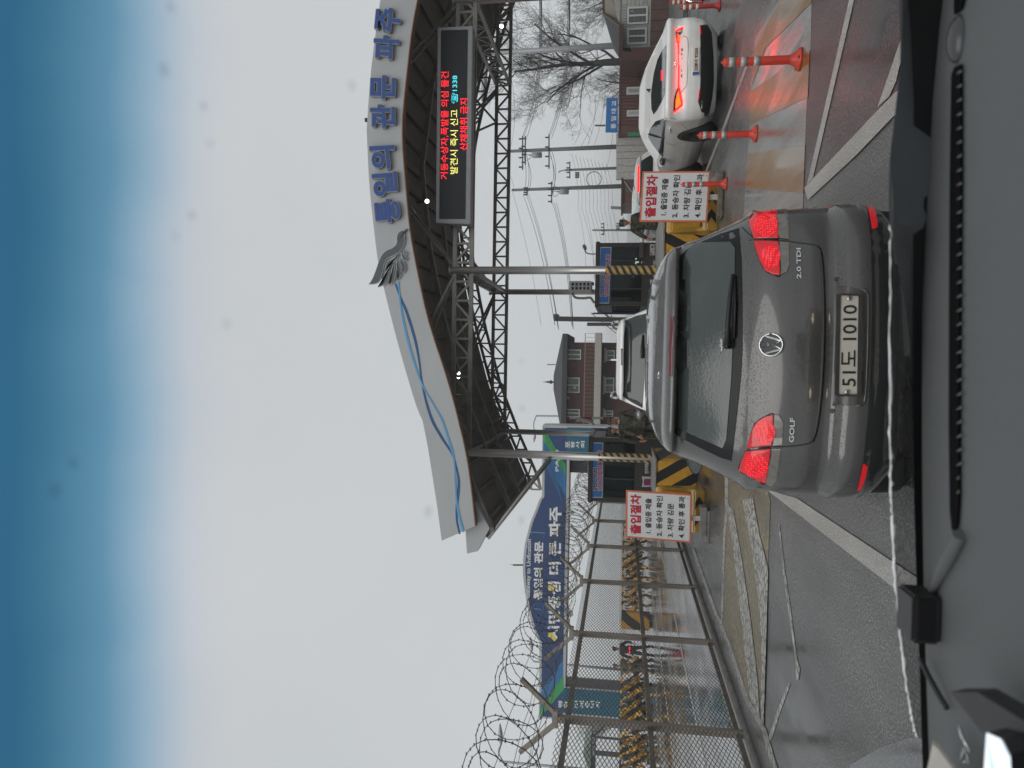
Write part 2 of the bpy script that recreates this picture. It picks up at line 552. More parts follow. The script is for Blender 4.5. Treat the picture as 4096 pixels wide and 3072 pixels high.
# the worn hump on the left: ochre field, white border and diagonals
sheet('hump_marking', [(290, -60), (290, 200), (276, 300), (262, 830), (400, 1240), (500, 1440), (512, 1000), (530, 400), (540, 160), (500, -60)], 0.004, m_old_y, z2)
sheet('hump_marking', [(280, -60), (284, 200), (274, 300), (260, 830), (270, 830), (288, 300), (300, 200), (302, -60)], 0.008, m_old_w, z2)
sheet('hump_marking', [(290, 150), (330, 200), (385, 520), (420, 760), (470, 1180), (480, 1390), (420, 1240), (395, 1000), (355, 640), (330, 420)], 0.012, m_old_w, z2)
sheet('hump_marking', [(380, 140), (440, 130), (480, 350), (515, 480), (527, 540), (514, 1000), (500, 1440), (485, 1400), (490, 960), (470, 680), (430, 400)], 0.012, m_old_w, z2)
sheet('lane_line', [(95, 420), (110, 420), (225, 740), (315, 960), (415, 1260), (516, 1440), (562, 1600), (600, 1720), (575, 1720), (530, 1600), (492, 1450), (393, 1270), (292, 960), (205, 740)], 0.008, m_old_w, z2)
sheet('lane_line', [(585, 280), (592, 280), (625, 560), (655, 760), (690, 1040), (708, 1100), (700, 1160), (685, 1160), (680, 1040), (640, 760), (612, 560)], 0.004, m_old_w, z2)
sheet('lane_line', [(640, 1180), (655, 1180), (600, 1330), (545, 1500), (520, 1510), (580, 1330)], 0.004, m_old_w, z2)
# beyond the fence: a wide wet concrete road with white lines
FX = -4.55
tag(MB().add([(-60, -20, 0.004), (FX - 0.25, -20, 0.004), (FX - 0.25, 140, 0.004), (-60, 140, 0.004)], [(0, 1, 2, 3)]).build('road', m_conc), kind='structure')
for x0 in (-7.2, -10.9, -14.6):
    tag(MB().add([(x0 - .07, 4, 0.009), (x0 + .07, 4, 0.009), (x0 + .07, 120, 0.009), (x0 - .07, 120, 0.009)], [(0, 1, 2, 3)]).build('lane_line', m_line), kind='structure')
# kerb under the fence and pavement in front of the houses
kb = MB().bb((FX - 0.13, -4, 0), (FX + 0.07, 48, 0.05))
tag(kb.build('kerb', concrete, bevel=0.01), kind='structure')
pv = MB().bb((7.6, 22, 0), (40, 44, 0.13))
tag(pv.build('pavement', wet('pavement slabs', (0.12, 0.118, 0.112), 0.5, 0.2, 0.55), bevel=0.015), kind='structure')
for i in range(5):
    a = G(2735 + 14 * i, 150 - 3 * i, 0.004); bq = G(2742 + 16 * i, -10, 0.004)
    tag(MB().add([a, a + V3((.0, -.16, 0)), bq + V3((0, -.16, 0)), bq], [(0, 1, 2, 3)]).build('lane_line', m_line), kind='structure')

# ------------------------------------------------------------------ checkpoint islands, blocks
isl = concrete
tag(MB().bb((-3.95, 18.7, 0), (-1.75, 27.5, 0.24)).build('pavement', isl, bevel=0.03), kind='structure')
tag(MB().bb((1.5, 18.7, 0), (3.7, 27.5, 0.24)).build('pavement', isl, bevel=0.03), kind='structure')
m_block = stripes('black and amber block paint', BLK, YEL, (1, 0.15, 0.62), 0.46, 0.52, 0.4)
m_block2 = stripes('amber and black block paint', BLK, YEL, (-1, 0.15, 0.55), 0.44, 0.5, 0.4, phase=.3)
def jersey(x0, x1, y0, y1, h, label):
    t = thing('concrete_block', label, 'concrete block', ((x0 + x1) / 2, y0, 0), group='striped concrete blocks at the lane mouths')
    MB().bb((x0, y0, 0), (x1, y1, h)).build('block', m_block if x0 < 0 else m_block2, t, bevel=0.035)
    MB().bb((x0 - .012, y0 - .012, h), (x1 + .012, y1 + .012, h + .035)).build('cap', concrete, t, bevel=0.012)
    return t
jersey(P(2700, 2010, 16.3).x, P(2700, 1838, 16.3).x, 16.3, 18.5, 0.86, 'striped concrete block by the left booth, behind the board with stone slabs')
jersey(P(2700, 1115, 14.9).x, P(2700, 800, 14.9).x, 14.9, 18.5, 0.86, 'striped concrete block by the right booth, behind the board fronted by a delineator')

# yellow plastic water barriers
m_yb = pm('wet yellow plastic', (0.40, 0.235, 0.03), 0.22, var=0.18, coat=0.4, bump=0.03)
m_arrow = pm('black arrow film', BLK, 0.4)
def water_barrier(x0, x1, y, h, label):
    t = thing('water_barrier', label, 'water barrier', ((x0 + x1) / 2, y, 0), group='yellow plastic water barriers behind the notice boards')
    d = 0.62
    prof = [(0, 0), (0.0, 0.2), (0.05, 0.27), (0.13, 0.34), (0.17, h - 0.08), (0.24, h), (d - 0.24, h), (d - 0.17, h - 0.08), (d - 0.13, 0.34), (d - 0.05, 0.27), (d, 0.2), (d, 0)]
    MB().prism([V3((x0, y + a, z)) for a, z in prof], (x1 - x0, 0, 0)).build('shell', m_yb, t, bevel=0.02)
    r = MB()
    n = 4
    for i in range(n):
        xx = x0 + (x1 - x0) * (i + 0.5) / n
        r.prism([V3((xx - .05, y + 0.02, 0.3)), V3((xx - .05, y + 0.09, 0.3)), V3((xx - .05, y + 0.15, h - .1)), V3((xx - .05, y + 0.12, h - .1))], (0.1, 0, 0))
    r.build('rib', m_yb, t, bevel=0.01)
    for i in (0, 1):
        a = MB()
        cx = x0 + (x1 - x0) * (0.3 + 0.4 * i)
        a.prism([V3((cx - .13, y - .004, 0.04)), V3((cx + .02, y - .004, 0.04)), V3((cx + .13, y - .004, 0.12)), V3((cx + .02, y - .004, 0.19)), V3((cx - .13, y - .004, 0.19)), V3((cx - .02, y - .004, 0.12))], (0, 0.003, 0))
        a.build('arrow', m_arrow, t)
water_barrier(P(2750, 2128, 14.8).x, P(2750, 1958, 14.8).x, 14.75, 0.93, 'yellow plastic water barrier behind the board standing on stone slabs')
water_barrier(P(2750, 922, 13.8).x, P(2750, 740, 13.8).x, 13.75, 0.88, 'yellow plastic water barrier behind the board fronted by a delineator')

# notice boards
m_board = pm('white board face', (0.62, 0.625, 0.62), 0.3, var=0.05, coat=0.2)
m_orange_edge = pm('faded orange edging', S(200, 108, 74), 0.5, var=0.12)
m_rtext = pm('crimson lettering', S(178, 30, 52), 0.45, var=0.08)
m_ktext = pm('black lettering', (0.012, 0.012, 0.013), 0.45, var=0.1)
m_post = pm('chipped white post', (0.5, 0.48, 0.44), 0.6, var=0.3, scale=25, dirt=(0.2, 0.17, 0.14))
m_slab = pm('grey stone slab', (0.17, 0.165, 0.155), 0.5, var=0.25, bump=0.15)
def notice(px, Y, label, base):
    LL, LR, UR, UL = [P(*p, Y) for p in px]
    bx = (LL + LR) / 2
    t = thing('notice_board', label, 'notice board', (bx.x, Y, 0), group='white procedure notice boards')
    MB().prism([LL, LR, UR, UL], (0, 0.03, 0)).build('panel', m_orange_edge, t, bevel=0.006)
    def ins(s, tt):
        return (LL * (1 - s) + LR * s) * (1 - tt) + (UL * (1 - s) + UR * s) * tt
    q = [ins(0.035, 0.028), ins(0.965, 0.028), ins(0.965, 0.972), ins(0.035, 0.972)]
    MB().prism([p - V3((0, 0.003, 0)) for p in q], (0, 0.002, 0)).build('face', m_board, t)
    qq = [p - V3((0, 0.004, 0)) for p in q]
    quad_text('heading', '출입절차', m_rtext, t, qq, (0.06, 0.95, 0.785, 0.955), bold=0.05, depth=0.002)
    for i, (s, wd) in enumerate((('1. 출입증 제출', 0.88), ('2. 동승자 확인', 0.95), ('3. 차량 검문', 0.83), ('4. 확인 후 통과', 0.97))):
        if i == 2: wd = 0.80
        quad_text('lettering', s, m_ktext, t, qq, (0.055 if i else 0.1, wd, 0.615 - 0.178 * i, 0.715 - 0.178 * i), bold=0.03, depth=0.002)
    MB().bar((bx.x, Y + 0.06, 0.05), (bx.x, Y + 0.06, LL.z + 0.8), 0.09, 0.05).build('post', m_post, t)
    sc = MB()
    for s_, v_ in ((0.03, 0.9), (0.97, 0.1), (0.95, 0.06), (0.05, 0.5)):
        p = ins(0.05 + 0.9 * s_, v_)
        sc.ball(p - V3((0, 0.006, 0)), 0.008, 5)
    sc.build('screw', dark_steel, t)
    if base == 'slab':
        MB().box((bx.x - .02, Y + 0.02, 0.11), (0.52, 0.34, 0.1)).build('slab', m_slab, t, bevel=0.008)
        MB().box((bx.x - .12, Y + 0.04, 0.03), (0.6, 0.36, 0.06)).build('slab', m_slab, t, bevel=0.008)
    else:
        MB().box((bx.x + .02, Y + 0.05, 0.045), (0.8, 0.4, 0.09)).build('slab', pm('muddy mortar', (0.13, 0.11, 0.08), 0.6, var=0.4, scale=14, bump=0.6, bscale=20), t, bevel=0.03)
notice([(2764.5, 2172), (2768, 1976.6), (2504, 1960), (2502.5, 2149)], 14.05, 'white notice board with red heading, on stacked stone slabs beside the mesh fence', 'slab')
notice([(2829, 888.6), (2843, 684), (2570, 685), (2557.6, 887)], 13.1, 'white notice board with red heading, half covered by the farthest delineator post', 'mortar')

# delineator posts
m_or = pm('orange delineator plastic', S(186, 52, 32), 0.4, var=0.12, coat=0.1)
m_refl = pm('grey reflective band', (0.36, 0.37, 0.36), 0.35, 0.2, 0.08)
m_refl2 = pm('cream reflective band', (0.62, 0.58, 0.45), 0.35, 0.0, 0.1)
m_red2 = pm('dull red delineator plastic', S(160, 42, 40), 0.4, var=0.12)
def delineator(label, loc, mo, mr, hh=0.71, grp='delineator posts along the lanes'):
    t = thing('delineator_post', label, 'delineator post', loc, group=grp)
    L = V3(loc)
    MB().lathe([(0.105, 0), (0.11, 0.012), (0.085, 0.03), (0.06, 0.06), (0.046, 0.09), (0.042, 0.11), (0.0405, hh - .02), (0.03, hh), (0.012, hh + .004), (0.012, hh + .02)], L, 20).build('body', mo, t)
    for zz in (0.40, 0.52, 0.63):
        MB().lathe([(0.0445, zz - 0.03), (0.0445, zz + 0.03)], L, 20).build('reflective_band', mr, t)
    k = MB()
    for a in (0.4, 2.5, 4.6):
        k.ball(L + V3((0.088 * math.cos(a), 0.088 * math.sin(a), 0.03)), (0.014, 0.014, 0.008), 5)
    k.build('anchor_bolt', dark_steel, t)
    return t
g = G(3203, 237); delineator('orange delineator post on an amber corner, nearest to the camera', (g.x, g.y, 0.006), m_or, m_refl)
g = G(3027, 535); delineator('orange delineator post beside the white saloon rear wheel', (g.x, g.y, 0.006), m_or, m_refl)
g = G(2907, 735); delineator('orange delineator post standing in front of the right notice board', (g.x, g.y, 0.006), m_or, m_refl)
g = P(2800, 26, 14.2); delineator('dull red delineator post with cream bands beside the dark car front corner', (g.x, 14.2, 0.004), m_red2, m_refl2)
g = P(2800, 4, 17.7); delineator('dull red delineator post with cream bands behind, in front of the sided house', (g.x, 17.7, 0.004), m_red2, m_refl2)

# ------------------------------------------------------------------ gantry
YF, YR, YD = 18.0, 23.6, 16.45
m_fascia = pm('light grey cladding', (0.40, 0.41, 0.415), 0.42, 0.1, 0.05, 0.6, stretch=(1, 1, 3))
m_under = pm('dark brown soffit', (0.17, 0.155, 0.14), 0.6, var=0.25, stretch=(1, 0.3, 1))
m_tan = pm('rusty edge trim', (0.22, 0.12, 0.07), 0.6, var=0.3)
gan = thing('gantry', 'wide arched grey checkpoint canopy with blue letters on steel trusses', 'gantry', (2.0, 20, 0))
xpl, xpr = P(2250, 1822, YF).x, P(2250, 1081, YF).x
xrl, xrr = P(2250, 1732, YR).x, P(2250, 1168, YR).x
XC = P(1550, 518, YD).x
ZA, ZB = P(1811, 1665, YF).z, P(1878, 1665, YF).z
def zr(x):
    x = XC - abs(x - XC)
    return lerp([-3.95, -2.33, -.73, 1.19, 3.05, XC], [4.66, 5.40, 6.05, 6.60, 7.0, 7.25], x)
XL, XR = -3.9, 2 * XC + 3.9
# roof deck
xs = [XL + (XR - XL) * i / 60 for i in range(61)]
rd = MB()
for i in range(60):
    a, b = xs[i], xs[i + 1]
    o = 0.03 * (i % 2)
    rd.add([(a, YD + .3, zr(a)), (b, YD + .3, zr(b)), (b, 24.7, zr(b)), (a, 24.7, zr(a)), (a, YD + .3, zr(a) + .1), (b, YD + .3, zr(b) + .1), (b, 24.7, zr(b) + .1), (a, 24.7, zr(a) + .1)],
           [(0, 3, 2, 1), (4, 5, 6, 7), (0, 1, 5, 4), (2, 3, 7, 6)] + ([(0, 4, 7, 3)] if i == 0 else []) + ([(1, 2, 6, 5)] if i == 59 else []))
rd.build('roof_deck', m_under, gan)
pu = MB()
x = XL + 0.2
while x < XR:
    pu.bar((x, YD + .35, zr(x) - .05), (x, 24.65, zr(x) - .05), 0.06, 0.09)
    x += 0.62
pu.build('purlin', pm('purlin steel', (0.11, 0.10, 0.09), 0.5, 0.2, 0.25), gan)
def arch_truss(y, d0, d1, bay, w):
    m = MB()
    n = int((XR - XL) / bay)
    xx = [XL - .25 + (XR - XL + .5) * i / n for i in range(n + 1)]
    for i in range(n):
        p, q = xx[i], xx[i + 1]
        m.bar((p, y, zr(p) - d0), (q, y, zr(q) - d0), w)
        m.bar((p, y, zr(p) - d1), (q, y, zr(q) - d1), w)
        m.bar((p, y, zr(p) - d0), (p, y, zr(p) - d1), w * .6)
        a, b = (d0, d1) if i % 2 else (d1, d0)
        m.bar((p, y, zr(p) - a), (q, y, zr(q) - b), w * .6)
    return m
arch_truss(24.5, 0.12, 0.44, 0.42, 0.085).build('arch_truss', truss_steel, gan)
for y in (17.0, 19.8, 21.7):
    m = MB()
    for i in range(60):
        m.bar((xs[i], y, zr(xs[i]) - .16), (xs[i + 1], y, zr(xs[i + 1]) - .16), 0.09, 0.12)
    m.build('arch_rib', truss_steel, gan)
def truss(p, q, drop, n, w, flip=False):
    m = MB()
    p, q = V3(p), V3(q)
    dv = V3((0, 0, -drop))
    m.bar(p, q, w); m.bar(p + dv, q + dv, w)
    for i in range(n + 1):
        a = p.lerp(q, i / n)
        m.bar(a, a + dv, w * 0.55)
        if i < n:
            b = p.lerp(q, (i + 1) / n)
            if (i % 2 == 0) != flip: m.bar(a, b + dv, w * 0.55)
            else: m.bar(a + dv, b, w * 0.55)
    return m
XE = XC * 2 - xpl
for y in (YF, YR):
    truss((xpl if y == YF else xrl, y, ZA), (XE, y, ZA), ZA - ZB, 32, 0.095).build('long_truss', truss_steel, gan)
for x in (xpl, xpr, 8.75, XE):
    truss((x, YF, ZA), (x, YR, ZA), ZA - ZB, 11, 0.08).build('cross_truss', truss_steel, gan)
# knee braces between trusses and roof
for x, y in ((xpl, YF), (xpr, YF), (8.75, YF), (xpr, YR), (8.75, YR)):
    m = MB()
    for s in (-1, 1):
        for o in (0.0, 0.16):
            xe = x + s * (1.6 + o)
            m.bar((x + s * 0.1, y + o, ZA), (xe, y + o - .6, zr(xe) - .12), 0.055)
    m.build('knee_brace', truss_steel, gan)
for x in (7.6,):
    m = MB()
    for yy in (YF, YR):
        m.bar((x, yy, ZA), (x + 0.9, yy + (1 if yy == YF else -1), zr(x + .9) - .1), 0.05)
        m.bar((x, yy, ZA), (x - 0.9, yy + (1 if yy == YF else -1), zr(x - .9) - .1), 0.05)
    m.build('hanger', truss_steel, gan)
# pillars with tape
m_tk, m_ty = pm('navy tape', (0.02, 0.025, 0.033), 0.4, var=0.15), pm('ochre tape', (0.42, 0.27, 0.07), 0.4, var=0.15)
def tape(x, y, r, z0, z1, parent, gap=None, pitch=0.16, n=28):
    m = MB()
    rows = int((z1 - z0) / (pitch / 2)) + 4
    for k in range(n):
        if gap and gap[0] <= k < gap[1]: continue
        for j in range(-4, rows):
            vs = []
            for dk, dj in ((0, 0), (1, 0), (1, 1), (0, 1)):
                a = 2 * math.pi * (k + dk) / n
                zz = z0 + (j + dj) * pitch / 2 + (k + dk) / n * pitch * 2
                vs.append((x + r * math.cos(a), y + r * math.sin(a), min(z1, max(z0, zz))))
            if max(v[2] for v in vs) - min(v[2] for v in vs) > 1e-4:
                m.add(vs, [(0, 1, 2, 3)], j % 2)
    return m.build('warning_tape', [m_tk, m_ty], parent)
for (x, y, zb, zt) in ((xpl, YF, 0.86, ZA + .1), (xpr, YF, 0.86, ZA + .1), (xrl, YR, 0.24, ZA + .1), (xrr, YR, 0.24, ZA + .1), (8.75, YF, 0, ZA + .1)):
    r = 0.096 if y == YF else 0.085
    p_ = MB().lathe([(r * 1.5, zb), (r * 1.5, zb + .02), (r, zb + .02), (r, zt), (r * 1.25, zt), (r * 1.25, zt + .04)], (x, y, 0), 24).build('pillar', steel, gan)
    if y == YF and x < 5:
        tape(x, y, r + 0.008, zb + 0.03, P(2394 if x < 0 else 2422, 1822 if x < 0 else 1081, YF).z, p_, gap=(19, 22) if x < 0 else None)
MB().tube([P(2200, 1836, YF - .1), P(1949, 2152, YD + .5)], 0.06, 10).build('strut', steel, gan)
# fascia
zA, zB_ = zoom(1400, 0, 1.5086), zoom(1400, 1000, 1.276)
bot = [zB_(*p) for p in ((637, 1410), (600, 1100), (545, 850), (490, 650), (400, 370), (345, 130))] + [zA(*p) for p in ((360, 1400), (335, 1150), (315, 900))] + [(1607, 518)]
top = [zB_(*p) for p in ((468, 1484), (445, 1310), (420, 1150), (396, 1000), (370, 870), (330, 770), (240, 460), (165, 160))] + [zA(*p) for p in ((165, 1550), (120, 1150), (104, 860))] + [(1467, 518)]
bw, tw = [P(*p, YD) for p in bot], [P(*p, YD) for p in top]
mir = lambda p: V3((2 * XC - p.x, p.y, p.z))
bfull = curve_pts(bw + [mir(p) for p in reversed(bw[:-1])], 4)
tl = curve_pts(tw[:5], 3)[:-1] + curve_pts(tw[4:], 4)
tfull = tl + [mir(p) for p in reversed(tl[:-1])]
MB().prism(bfull + list(reversed(tfull)), (0, 0.22, 0)).build('fascia', m_fascia, gan)
e = MB()
for i in range(len(bfull) - 1):
    e.bar(bfull[i] + V3((0, .10, -.012)), bfull[i + 1] + V3((0, .10, -.012)), 0.2, 0.02)
e.build('edge_trim', m_tan, gan)
MB().prism([P(*zB_(*p), YD + .28) for p in ((560, 1300), (590, 1440), (597, 1550), (652, 1537), (712, 1420), (640, 1290))], (0, 0.25, 0)).build('end_cap', m_fascia, gan)
for s in (0,):
    MB().prism([(XL - .02, YD + .6, zr(XL) - .14), (XL - .02, YD + .6, zr(XL) + .12), (XL - .02, 24.7, zr(XL) + .12), (XL - .02, 24.7, zr(XL) - .14)], (-.03, 0, 0)).build('side_trim', pm('pale soffit edge', (0.28, 0.26, 0.23), 0.6, var=0.2), gan)
m_blue = pm('cobalt letter face', S(40, 74, 138), 0.3, var=0.06, coat=0.3)
m_lback = pm('grey letter return', (0.30, 0.31, 0.32), 0.4, 0.3, 0.1)
for ch, cx, cy, sl_ in (('통', 233, 1278, .10), ('일', 218, 1117, .075), ('의', 203, 957, .05), ('관', 204, 710, .0), ('문', 206, 535, -.025), ('파', 225, 295, -.07), ('주', 236, 131, -.10)):
    def at(u, v, k=1.0):
        return P(*zA(cx - u * 68 * k * sl_ - v * 72 * k, cy - u * 68 * k + v * 72 * k * sl_), YD)
    lt = text('letter', ch, m_lback, gan, at(-1, -1), at(1, -1), at(-1, 1), bold=0.085, depth=0.09, lift=0.004)
    text('letter_face', ch, m_blue, lt, at(-1, -1), at(1, -1), at(-1, 1), bold=0.04, depth=0.012, lift=0.094)
# ribbons on the fascia
def ribbon(pts, hw, mat, lift):
    c = curve_pts([P(*zB_(*p), YD - lift) for p in pts], 5)
    m = MB()
    for i in range(len(c)):
        t = (c[min(i + 1, len(c) - 1)] - c[max(i - 1, 0)]).normalized()
        n = V3((-t.z, 0, t.x)) * hw * (0.75 + 0.45 * math.sin(i * 0.13) ** 2)
        m.v += [c[i] + n, c[i] - n]
        if i:
            k = 2 * i
            m.f.append([k - 2, k - 1, k + 1, k]); m.m.append(0); m.sm.append(False)
    o = m.build('ribbon', mat, gan)
    md = o.modifiers.new('solid', 'SOLIDIFY')
    md.thickness = 0.004
ribbon([(232, 172), (260, 250), (290, 320), (330, 450), (352, 560), (365, 660), (385, 760), (420, 870), (470, 960), (520, 1040), (545, 1120), (555, 1180), (552, 1240), (545, 1310), (545, 1380), (560, 1450)], 0.027, pm('deep blue ribbon', S(36, 84, 132), 0.4, var=0.05), 0.006)
ribbon([(247, 160), (258, 280), (285, 420), (320, 550), (365, 680), (420, 780), (470, 870), (500, 960), (522, 1030), (534, 1100), (538, 1200), (545, 1290), (560, 1370), (580, 1440)], 0.022, pm('sky blue ribbon', S(88, 156, 200), 0.4, var=0.05), 0.012)
# wing emblem
zw = zoom(1400, 880, 5.183)
m_wing, m_rim = pm('slate wing face', S(84, 90, 94), 0.4, 0.1, 0.05), pm('pale wing rim', (0.5, 0.51, 0.5), 0.4, 0.1, 0.05)
WING = [[(1190, 178), (1140, 205), (1070, 212), (1010, 250), (975, 310), (962, 390), (965, 450), (945, 510), (880, 570), (760, 625), (680, 690), (630, 770), (590, 870), (545, 1000), (490, 1150), (430, 1270), (385, 1332), (470, 1335), (560, 1310), (620, 1250), (670, 1110), (700, 960), (735, 850), (790, 790), (890, 745), (1000, 680), (1080, 590), (1130, 480), (1140, 380), (1132, 250)],
        [(1025, 698), (960, 755), (870, 810), (790, 845), (745, 910), (725, 1060), (780, 960), (830, 905), (915, 860), (980, 790)],
        [(858, 930), (800, 985), (755, 1060), (735, 1160), (690, 1280), (620, 1360), (580, 1390), (680, 1360), (760, 1300), (800, 1220), (815, 1090), (825, 1000)],
        [(922, 885), (875, 970), (855, 1080), (858, 1180), (840, 1270), (795, 1348), (890, 1300), (935, 1200), (945, 1110), (930, 1010)],
        [(990, 830), (962, 900), (965, 1000), (990, 1100), (1000, 1180), (983, 1243), (1045, 1170), (1068, 1080), (1050, 990), (1010, 900)],
        [(1040, 790), (1030, 870), (1060, 960), (1095, 1030), (1105, 1103), (1145, 1050), (1158, 980), (1135, 900), (1080, 840)],
        [(1068, 642), (1058, 700), (1075, 770), (1105, 830), (1140, 852), (1180, 840), (1188, 800), (1160, 760), (1110, 710)],
        [(1092, 625), (1105, 680), (1140, 720), (1170, 728), (1188, 705), (1180, 675), (1140, 655)]]
for poly in WING:
    pts = [P(*zw(*p), YD - .05) for p in poly]
    cc = sum(pts, V3()) / len(pts)
    pts = [q for i, q in enumerate(curve_pts(pts + [pts[0]], 3)[:-1])]
    f_ = MB().prism(pts, (0, 0.05, 0)).build('feather', m_rim, gan)
    n = len(pts)
    inn = []
    for i in range(n):
        t = (pts[(i + 1) % n] - pts[i - 1]).normalized()
        nn = V3((t.z, 0, -t.x))
        inn.append(pts[i] + nn * 0.012)
    ar = sum(pts[i].x * pts[(i + 1) % n].z - pts[(i + 1) % n].x * pts[i].z for i in range(n))
    if ar > 0:
        inn = [pts[i] * 2 - inn[i] for i in range(n)]
    MB().prism([p - V3((0, 0.006, 0)) for p in inn], (0, 0.005, 0)).build('feather_face', m_wing, f_)
MB().tube([P(1468, 480, YD + .1), P(1461, 480, YD + .1)], 0.05, 8).build('roof_knob', dark_steel, gan)

# LED board on the front truss
YLED = 17.45
zl = [(1882, 897), (1891, 103), (1750, 109), (1743, 892)]
q = [P(*p, YLED) for p in zl]
led = thing('led_board', 'long black LED message board with red, yellow and cyan text under the canopy', 'display board', (q[0].x, YLED, 5.2))
MB().prism(q, (0, 0.32, 0)).build('housing', pm('board housing grey', (0.28, 0.285, 0.29), 0.4, 0.2, 0.1), led, bevel=0.015)
qi = [P(*zA(*p), YLED - .004) for p in ((697, 1322), (712, 178), (549, 183), (538, 1322))]
MB().prism(qi, (0, 0.003, 0)).build('screen', pm('black pixel matrix', (0.012, 0.012, 0.014), 0.4, var=0.5, scale=120, bump=0.4, bscale=130), led)
e_red, e_yel, e_cyn = emis('red LED', (1, 0.015, 0.03), 1.3), emis('yellow LED', (0.9, 0.82, 0.2), 1.0), emis('cyan LED', (0.08, 0.7, 0.82), 1.0)
def led_row(s, mat, xa, xb, ya, yb):
    f_ = lambda X, Y: P(*zA(X, Y), YLED - .008)
    text('led_text', s, mat, led, f_(xb, ya), f_(xb + (yb - ya) * -0.006, yb), f_(xa, ya), bold=0.006, depth=0.002)
led_row('거동수상자,폭발물 의심 물건', e_red, 546, 594, 1082, 432)
led_row('발견시 즉시 신고', e_yel, 604, 650, 1050, 662)
led_row('☎1338', e_cyn, 612, 652, 624, 456)
led_row('산채채취 금지', e_red, 663, 710, 908, 594)

# flood lights hung on the trusses
m_lamp = emis('lit floodlight', (1, 0.97, 0.9), 9)
def flood(label, p, r=0.09):
    t = thing('floodlight', label, 'floodlight', p, group='floodlights hung under the canopy')
    p = V3(p)
    MB().lathe([(r * 1.15, 0), (r * 1.2, .02), (r * .9, .12), (r * .4, .18)], p, 16, axis=(0, 1, 0.35)).build('housing', dark_steel, t)
    MB().lathe([(r * .2, -.012), (r, -.008), (r, .0)], p, 16, axis=(0, 1, 0.35)).build('lens', m_lamp, t)
    MB().bar(p + V3((0, .1, 0)), p + V3((0, .1, .3)), 0.03).build('bracket', dark_steel, t)
flood('lit round floodlight above the left end of the LED board', P(1708, 805, 18.6), 0.05)
flood('lit floodlight on the rear truss at the far right', P(2006, 105, 22.9), 0.06)
flood('upper of two small lit floodlights left of the middle pillar', P(1834, 1493, 19.5), 0.04)
flood('lower of two small lit floodlights left of the middle pillar', P(1834, 1509, 19.5), 0.04)

# ------------------------------------------------------------------ mesh fence with razor wire
m_fpost = pm('weathered fence post', (0.27, 0.24, 0.205), 0.55, 0.15, 0.3, 4, stretch=(1, 1, 0.3), dirt=(0.15, 0.13, 0.11))
m_mesh = pm('dark expanded metal', (0.11, 0.10, 0.092), 0.5, 0.4, 0.2)
m_wire = pm('razor wire', (0.05, 0.05, 0.05), 0.4, 0.6, 0.2)
fence = thing('mesh_fence', 'expanded metal fence on brown square posts with forked tops, along the left lane', 'fence', (FX, 9.5, 0))
YP = [6.4 + 3.1 * i for i in range(14)]
for y in YP:
    p = MB().box((FX, y, 1.215), (0.085, 0.085, 2.43)).build('post', m_fpost, fence, bevel=0.006)
    a = MB()
    a.box((FX, y, 2.39), (0.22, 0.1, 0.07))
    for s in (-1, 1):
        a.bar((FX + s * 0.08, y, 2.40), (FX + s * 0.48, y, 2.84), 0.07, 0.055)
    a.build('forked_arm', m_fpost, p, bevel=0.004)
for z in (0.12, 1.19, 2.23):
    MB().box((FX - 0.02, (YP[0] + YP[-1]) / 2, z), (0.05, YP[-1] - YP[0], 0.065)).build('rail', m_fpost, fence)
pan = MB()
A, B = 0.155, 0.052
nz_, ny_ = int(2.25 / (B / 2)), 20
for j in range(nz_):
    for i in range(ny_):
        y0 = i * A + (A / 2 if j % 2 else 0)
        z0 = 0.1 + j * B / 2
        for s in (-1, 1):
            p, q = V3((0, y0, z0)), V3((0, y0 + s * A / 2, z0 + B / 2))
            k = 0.0037
            pan.add([p + V3((0, 0, k)), p + V3((k, 0, -k)), p + V3((-k, 0, -k)), q + V3((0, 0, k)), q + V3((k, 0, -k)), q + V3((-k, 0, -k))], [(0, 1, 4, 3), (1, 2, 5, 4), (2, 0, 3, 5)])
pme = pan.mesh('mesh_panel', m_mesh, V3((0, 0, 0)))
for y in YP[:-1]:
    o = bpy.data.objects.new('mesh_panel', pme)
    C.objects.link(o)
    o.parent = fence
    o.location = V3((FX + 0.03, y + 0.02, 0)) - V3((FX, 9.5, 0))
rz_ = MB()
random.seed(4)
pts1, pts2 = [], []
y, k = 4.5, 0
while y < YP[-1]:
    for src, sg, ph in ((pts1, 1, 0), (pts2, -1, 2.1)):
        a = sg * k * 2 * math.pi / 18 + ph
        rr = 0.40 + 0.05 * math.sin(k * 0.23 + ph)
        src.append(V3((FX + rr * math.cos(a) + .04 * math.sin(k * .11), y + 0.06 * math.sin(k * .7) + .12 * math.sin(a), 2.90 + rr * math.sin(a) - 0.03 * math.sin(y))))
    k += 1
    y += 0.80 / 18
for pp in (pts1, pts2):
    rz_.tube(pp, 0.006, 4)
for s in (-1, 1):
    for (dx, z) in ((0.2, 2.53), (0.34, 2.68), (0.47, 2.83)):
        rz_.tube([(FX + s * dx, 5 + .5 * i, z + 0.012 * math.sin(i * 2.1)) for i in range(82)], 0.004, 3)
for pp in (pts1, pts2):
    for i in range(0, len(pp) - 1):
        d = (pp[i + 1] - pp[i]).normalized()
        for f_ in ((0.0,) if i % 3 else (0.0, .5)):
            c = pp[i].lerp(pp[i + 1], f_)
            a = d.orthogonal().normalized() * 0.016
            b = d.cross(a) * 0.5
            rz_.add([c + a + d * .012, c - a + d * .012, c - a - d * .012, c + a - d * .012, c + b, c - b], [(0, 4, 3), (1, 2, 4), (0, 3, 5), (1, 5, 2)])
tag(rz_.build('razor_wire', m_wire, None, org=(FX, 9.5, 2.5)), 'coils of razor wire lying in the forked tops of the mesh fence', 'razor wire')

